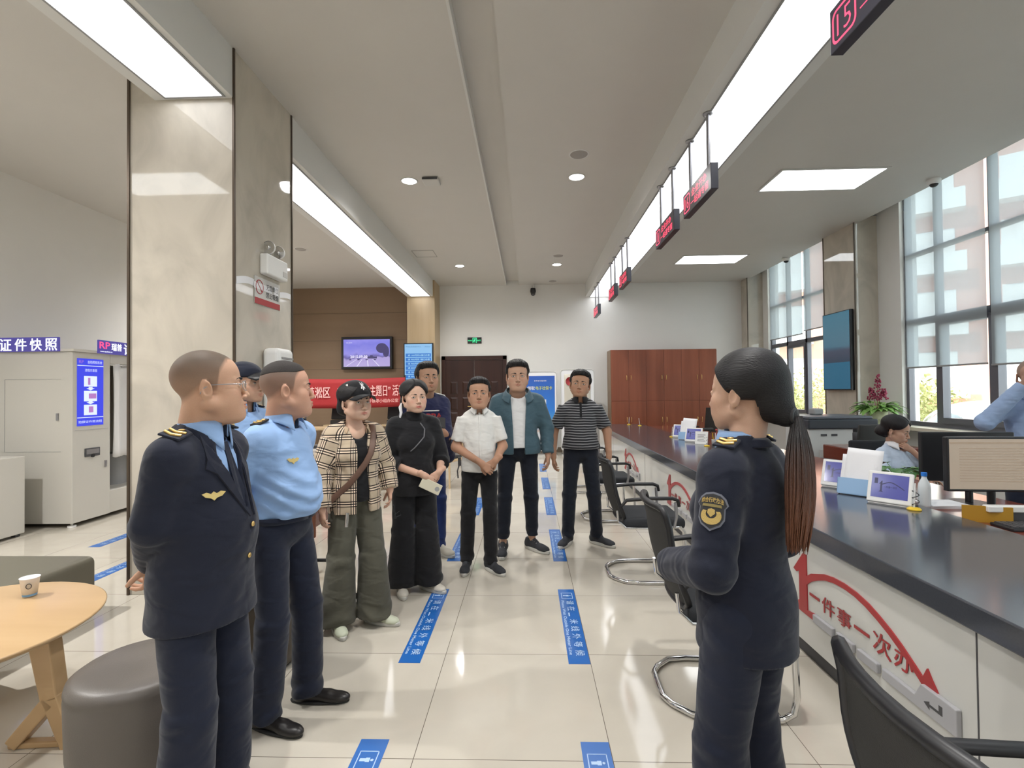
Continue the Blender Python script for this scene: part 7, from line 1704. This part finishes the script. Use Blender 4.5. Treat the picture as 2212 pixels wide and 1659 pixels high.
b.build('ponytail', 'ponyhair', p.root)
b = MB(); b.tube([tuple(tie0+NP(.021*cos(a), -.004, .021*sin(a))) for a in np.linspace(0, 2*pi, 17)[:-1]], .006, 8, closed=True); b.build('hair_tie', 'black', p.root)
p.legs({1: (.115, .0, 10), -1: (-.12, .0, 8)}, 'navy2', loose=1.22, hem=.04, hemr=.080, h=.007); p.shoes('dress'); p.finish()

# ---- seated staff woman behind the desk
p = Person((3.42, 4.78), 1.58, 15, 'seated staff woman behind the counter, chin resting on her hand', head=(22, -14, 0), fem=1, skin=(.52, .32, .23), w=.9)
k = p.s; p.root.location.z = -.38
wr = (p.HM@np.append(NP(-.02, .13, -.13), 1))[:3]; p.arm(-1, NP(-.26, .26, 1.13)*k, wr, hd=(.8, -.05, .45), pn=(.1, -1, .3), curl=(.6, .7, .5)); p.arm(1, NP(.25, .12, 1.12)*k, NP(.05, .34, 1.12)*k, hd=(-.8, .4, 0), pn=(0, 0, -1))
p.head('tied'); p.skin_arm(-1, True); p.skin_arm(1)
p.top('blouse', cloth('pale_blue_blouse', (.50, .58, .70)), t=.014, hem=.88, sleeve='threeq', seed=3, bust=1); p.collar('whitepaper', r=.058)
# seated legs
f = union([cone((.09, 0, .90), (.12, .42, .86), .085, .065), (cone((-.09, 0, .90), (-.12, .42, .86), .085, .065), .02), (cone((.12, .42, .86), (.12, .40, .47), .062, .045), .02), (cone((-.12, .42, .86), (-.12, .40, .47), .062, .045), .02), (ellip((0, -.02, .92), (.165, .13, .12)), .04)])
V, F = sdf_mesh(f, (-.3, -.2, .4), (.3, .55, 1.1), .01); np_obj('trousers', [(V, F)], 'navy2', p.root)
p.feet = {1: (.12, .40, 0), -1: (-.12, .40, 0)}; p.shoes('dress')
for o in p.root.children:
    if o.name.startswith('shoe'): o.location.z = .38
p.feet = {}; p.finish()
t = empty('staff_chair', (3.42, 4.83, 0), R(0), label='black staff chair under the seated woman', cat='chair')
k = MB(); k.box((-.24, -.26, .34), (.24, .22, .41)); k.build('seat', 'seatcloth', t, bevel=.02); k = MB(); k.box((-.22, .24, .5), (.22, .28, .95)); k.build('backrest', 'seatcloth', t, bevel=.02)
k = MB(); k.rod((0, .0, .05), (0, .0, .38), .03); k.cyl((0, 0, 0), .26, .05, 24); k.rod((0, .15, .4), (0, .26, .55), .02); k.build('pedestal', 'black', t)

# ---- man taking a photograph by the window at the right edge
p = Person((3.74, 3.80), 1.68, -32, 'bald man in pale blue shirt raising a dark camera, right edge', head=(0, 0, 0), skin=(.48, .30, .22))
k = p.s; hp = (p.HM@np.append(NP(0, .15, .0), 1))[:3]
for sd in (1, -1): p.arm(sd, NP(sd*.30, .14, 1.22)*k, hp+NP(sd*.085, -.015, -.05), hd=(-sd*.25, .05, 1), pn=(-sd*.7, .5, 0), curl=(.5, .7, .5))
p.head(None, buzz=(.25, .18, .14)); p.skin_arm(1); p.skin_arm(-1)
p.top('shirt', cloth('washed_blue_shirt', (.33, .45, .68)), t=.018, hem=.93, sleeve='long', sr=1.2, seed=2); p.collar(cloth('washed_blue_collar', (.33, .45, .68)), r=.062)
p.legs({1: (.12, 0, 10), -1: (-.12, 0, 10)}, 'navy2'); p.shoes('dress'); p.finish()
t = empty('camera_device', tuple(p.Rw@(hp+NP(0, 0, -.01))+p.loc), R(-32), label='dark camera held to the face of the man at the right edge', cat='camera')
k = MB(); k.box((-.08, -.02, -.045), (.08, .02, .045)); k.build('camera_body', 'black', t, bevel=.006); k = MB(); k.cyl((0, -.02, 0), .028, -.035, 24, axis='y'); k.build('lens', 'darkgrey', t)
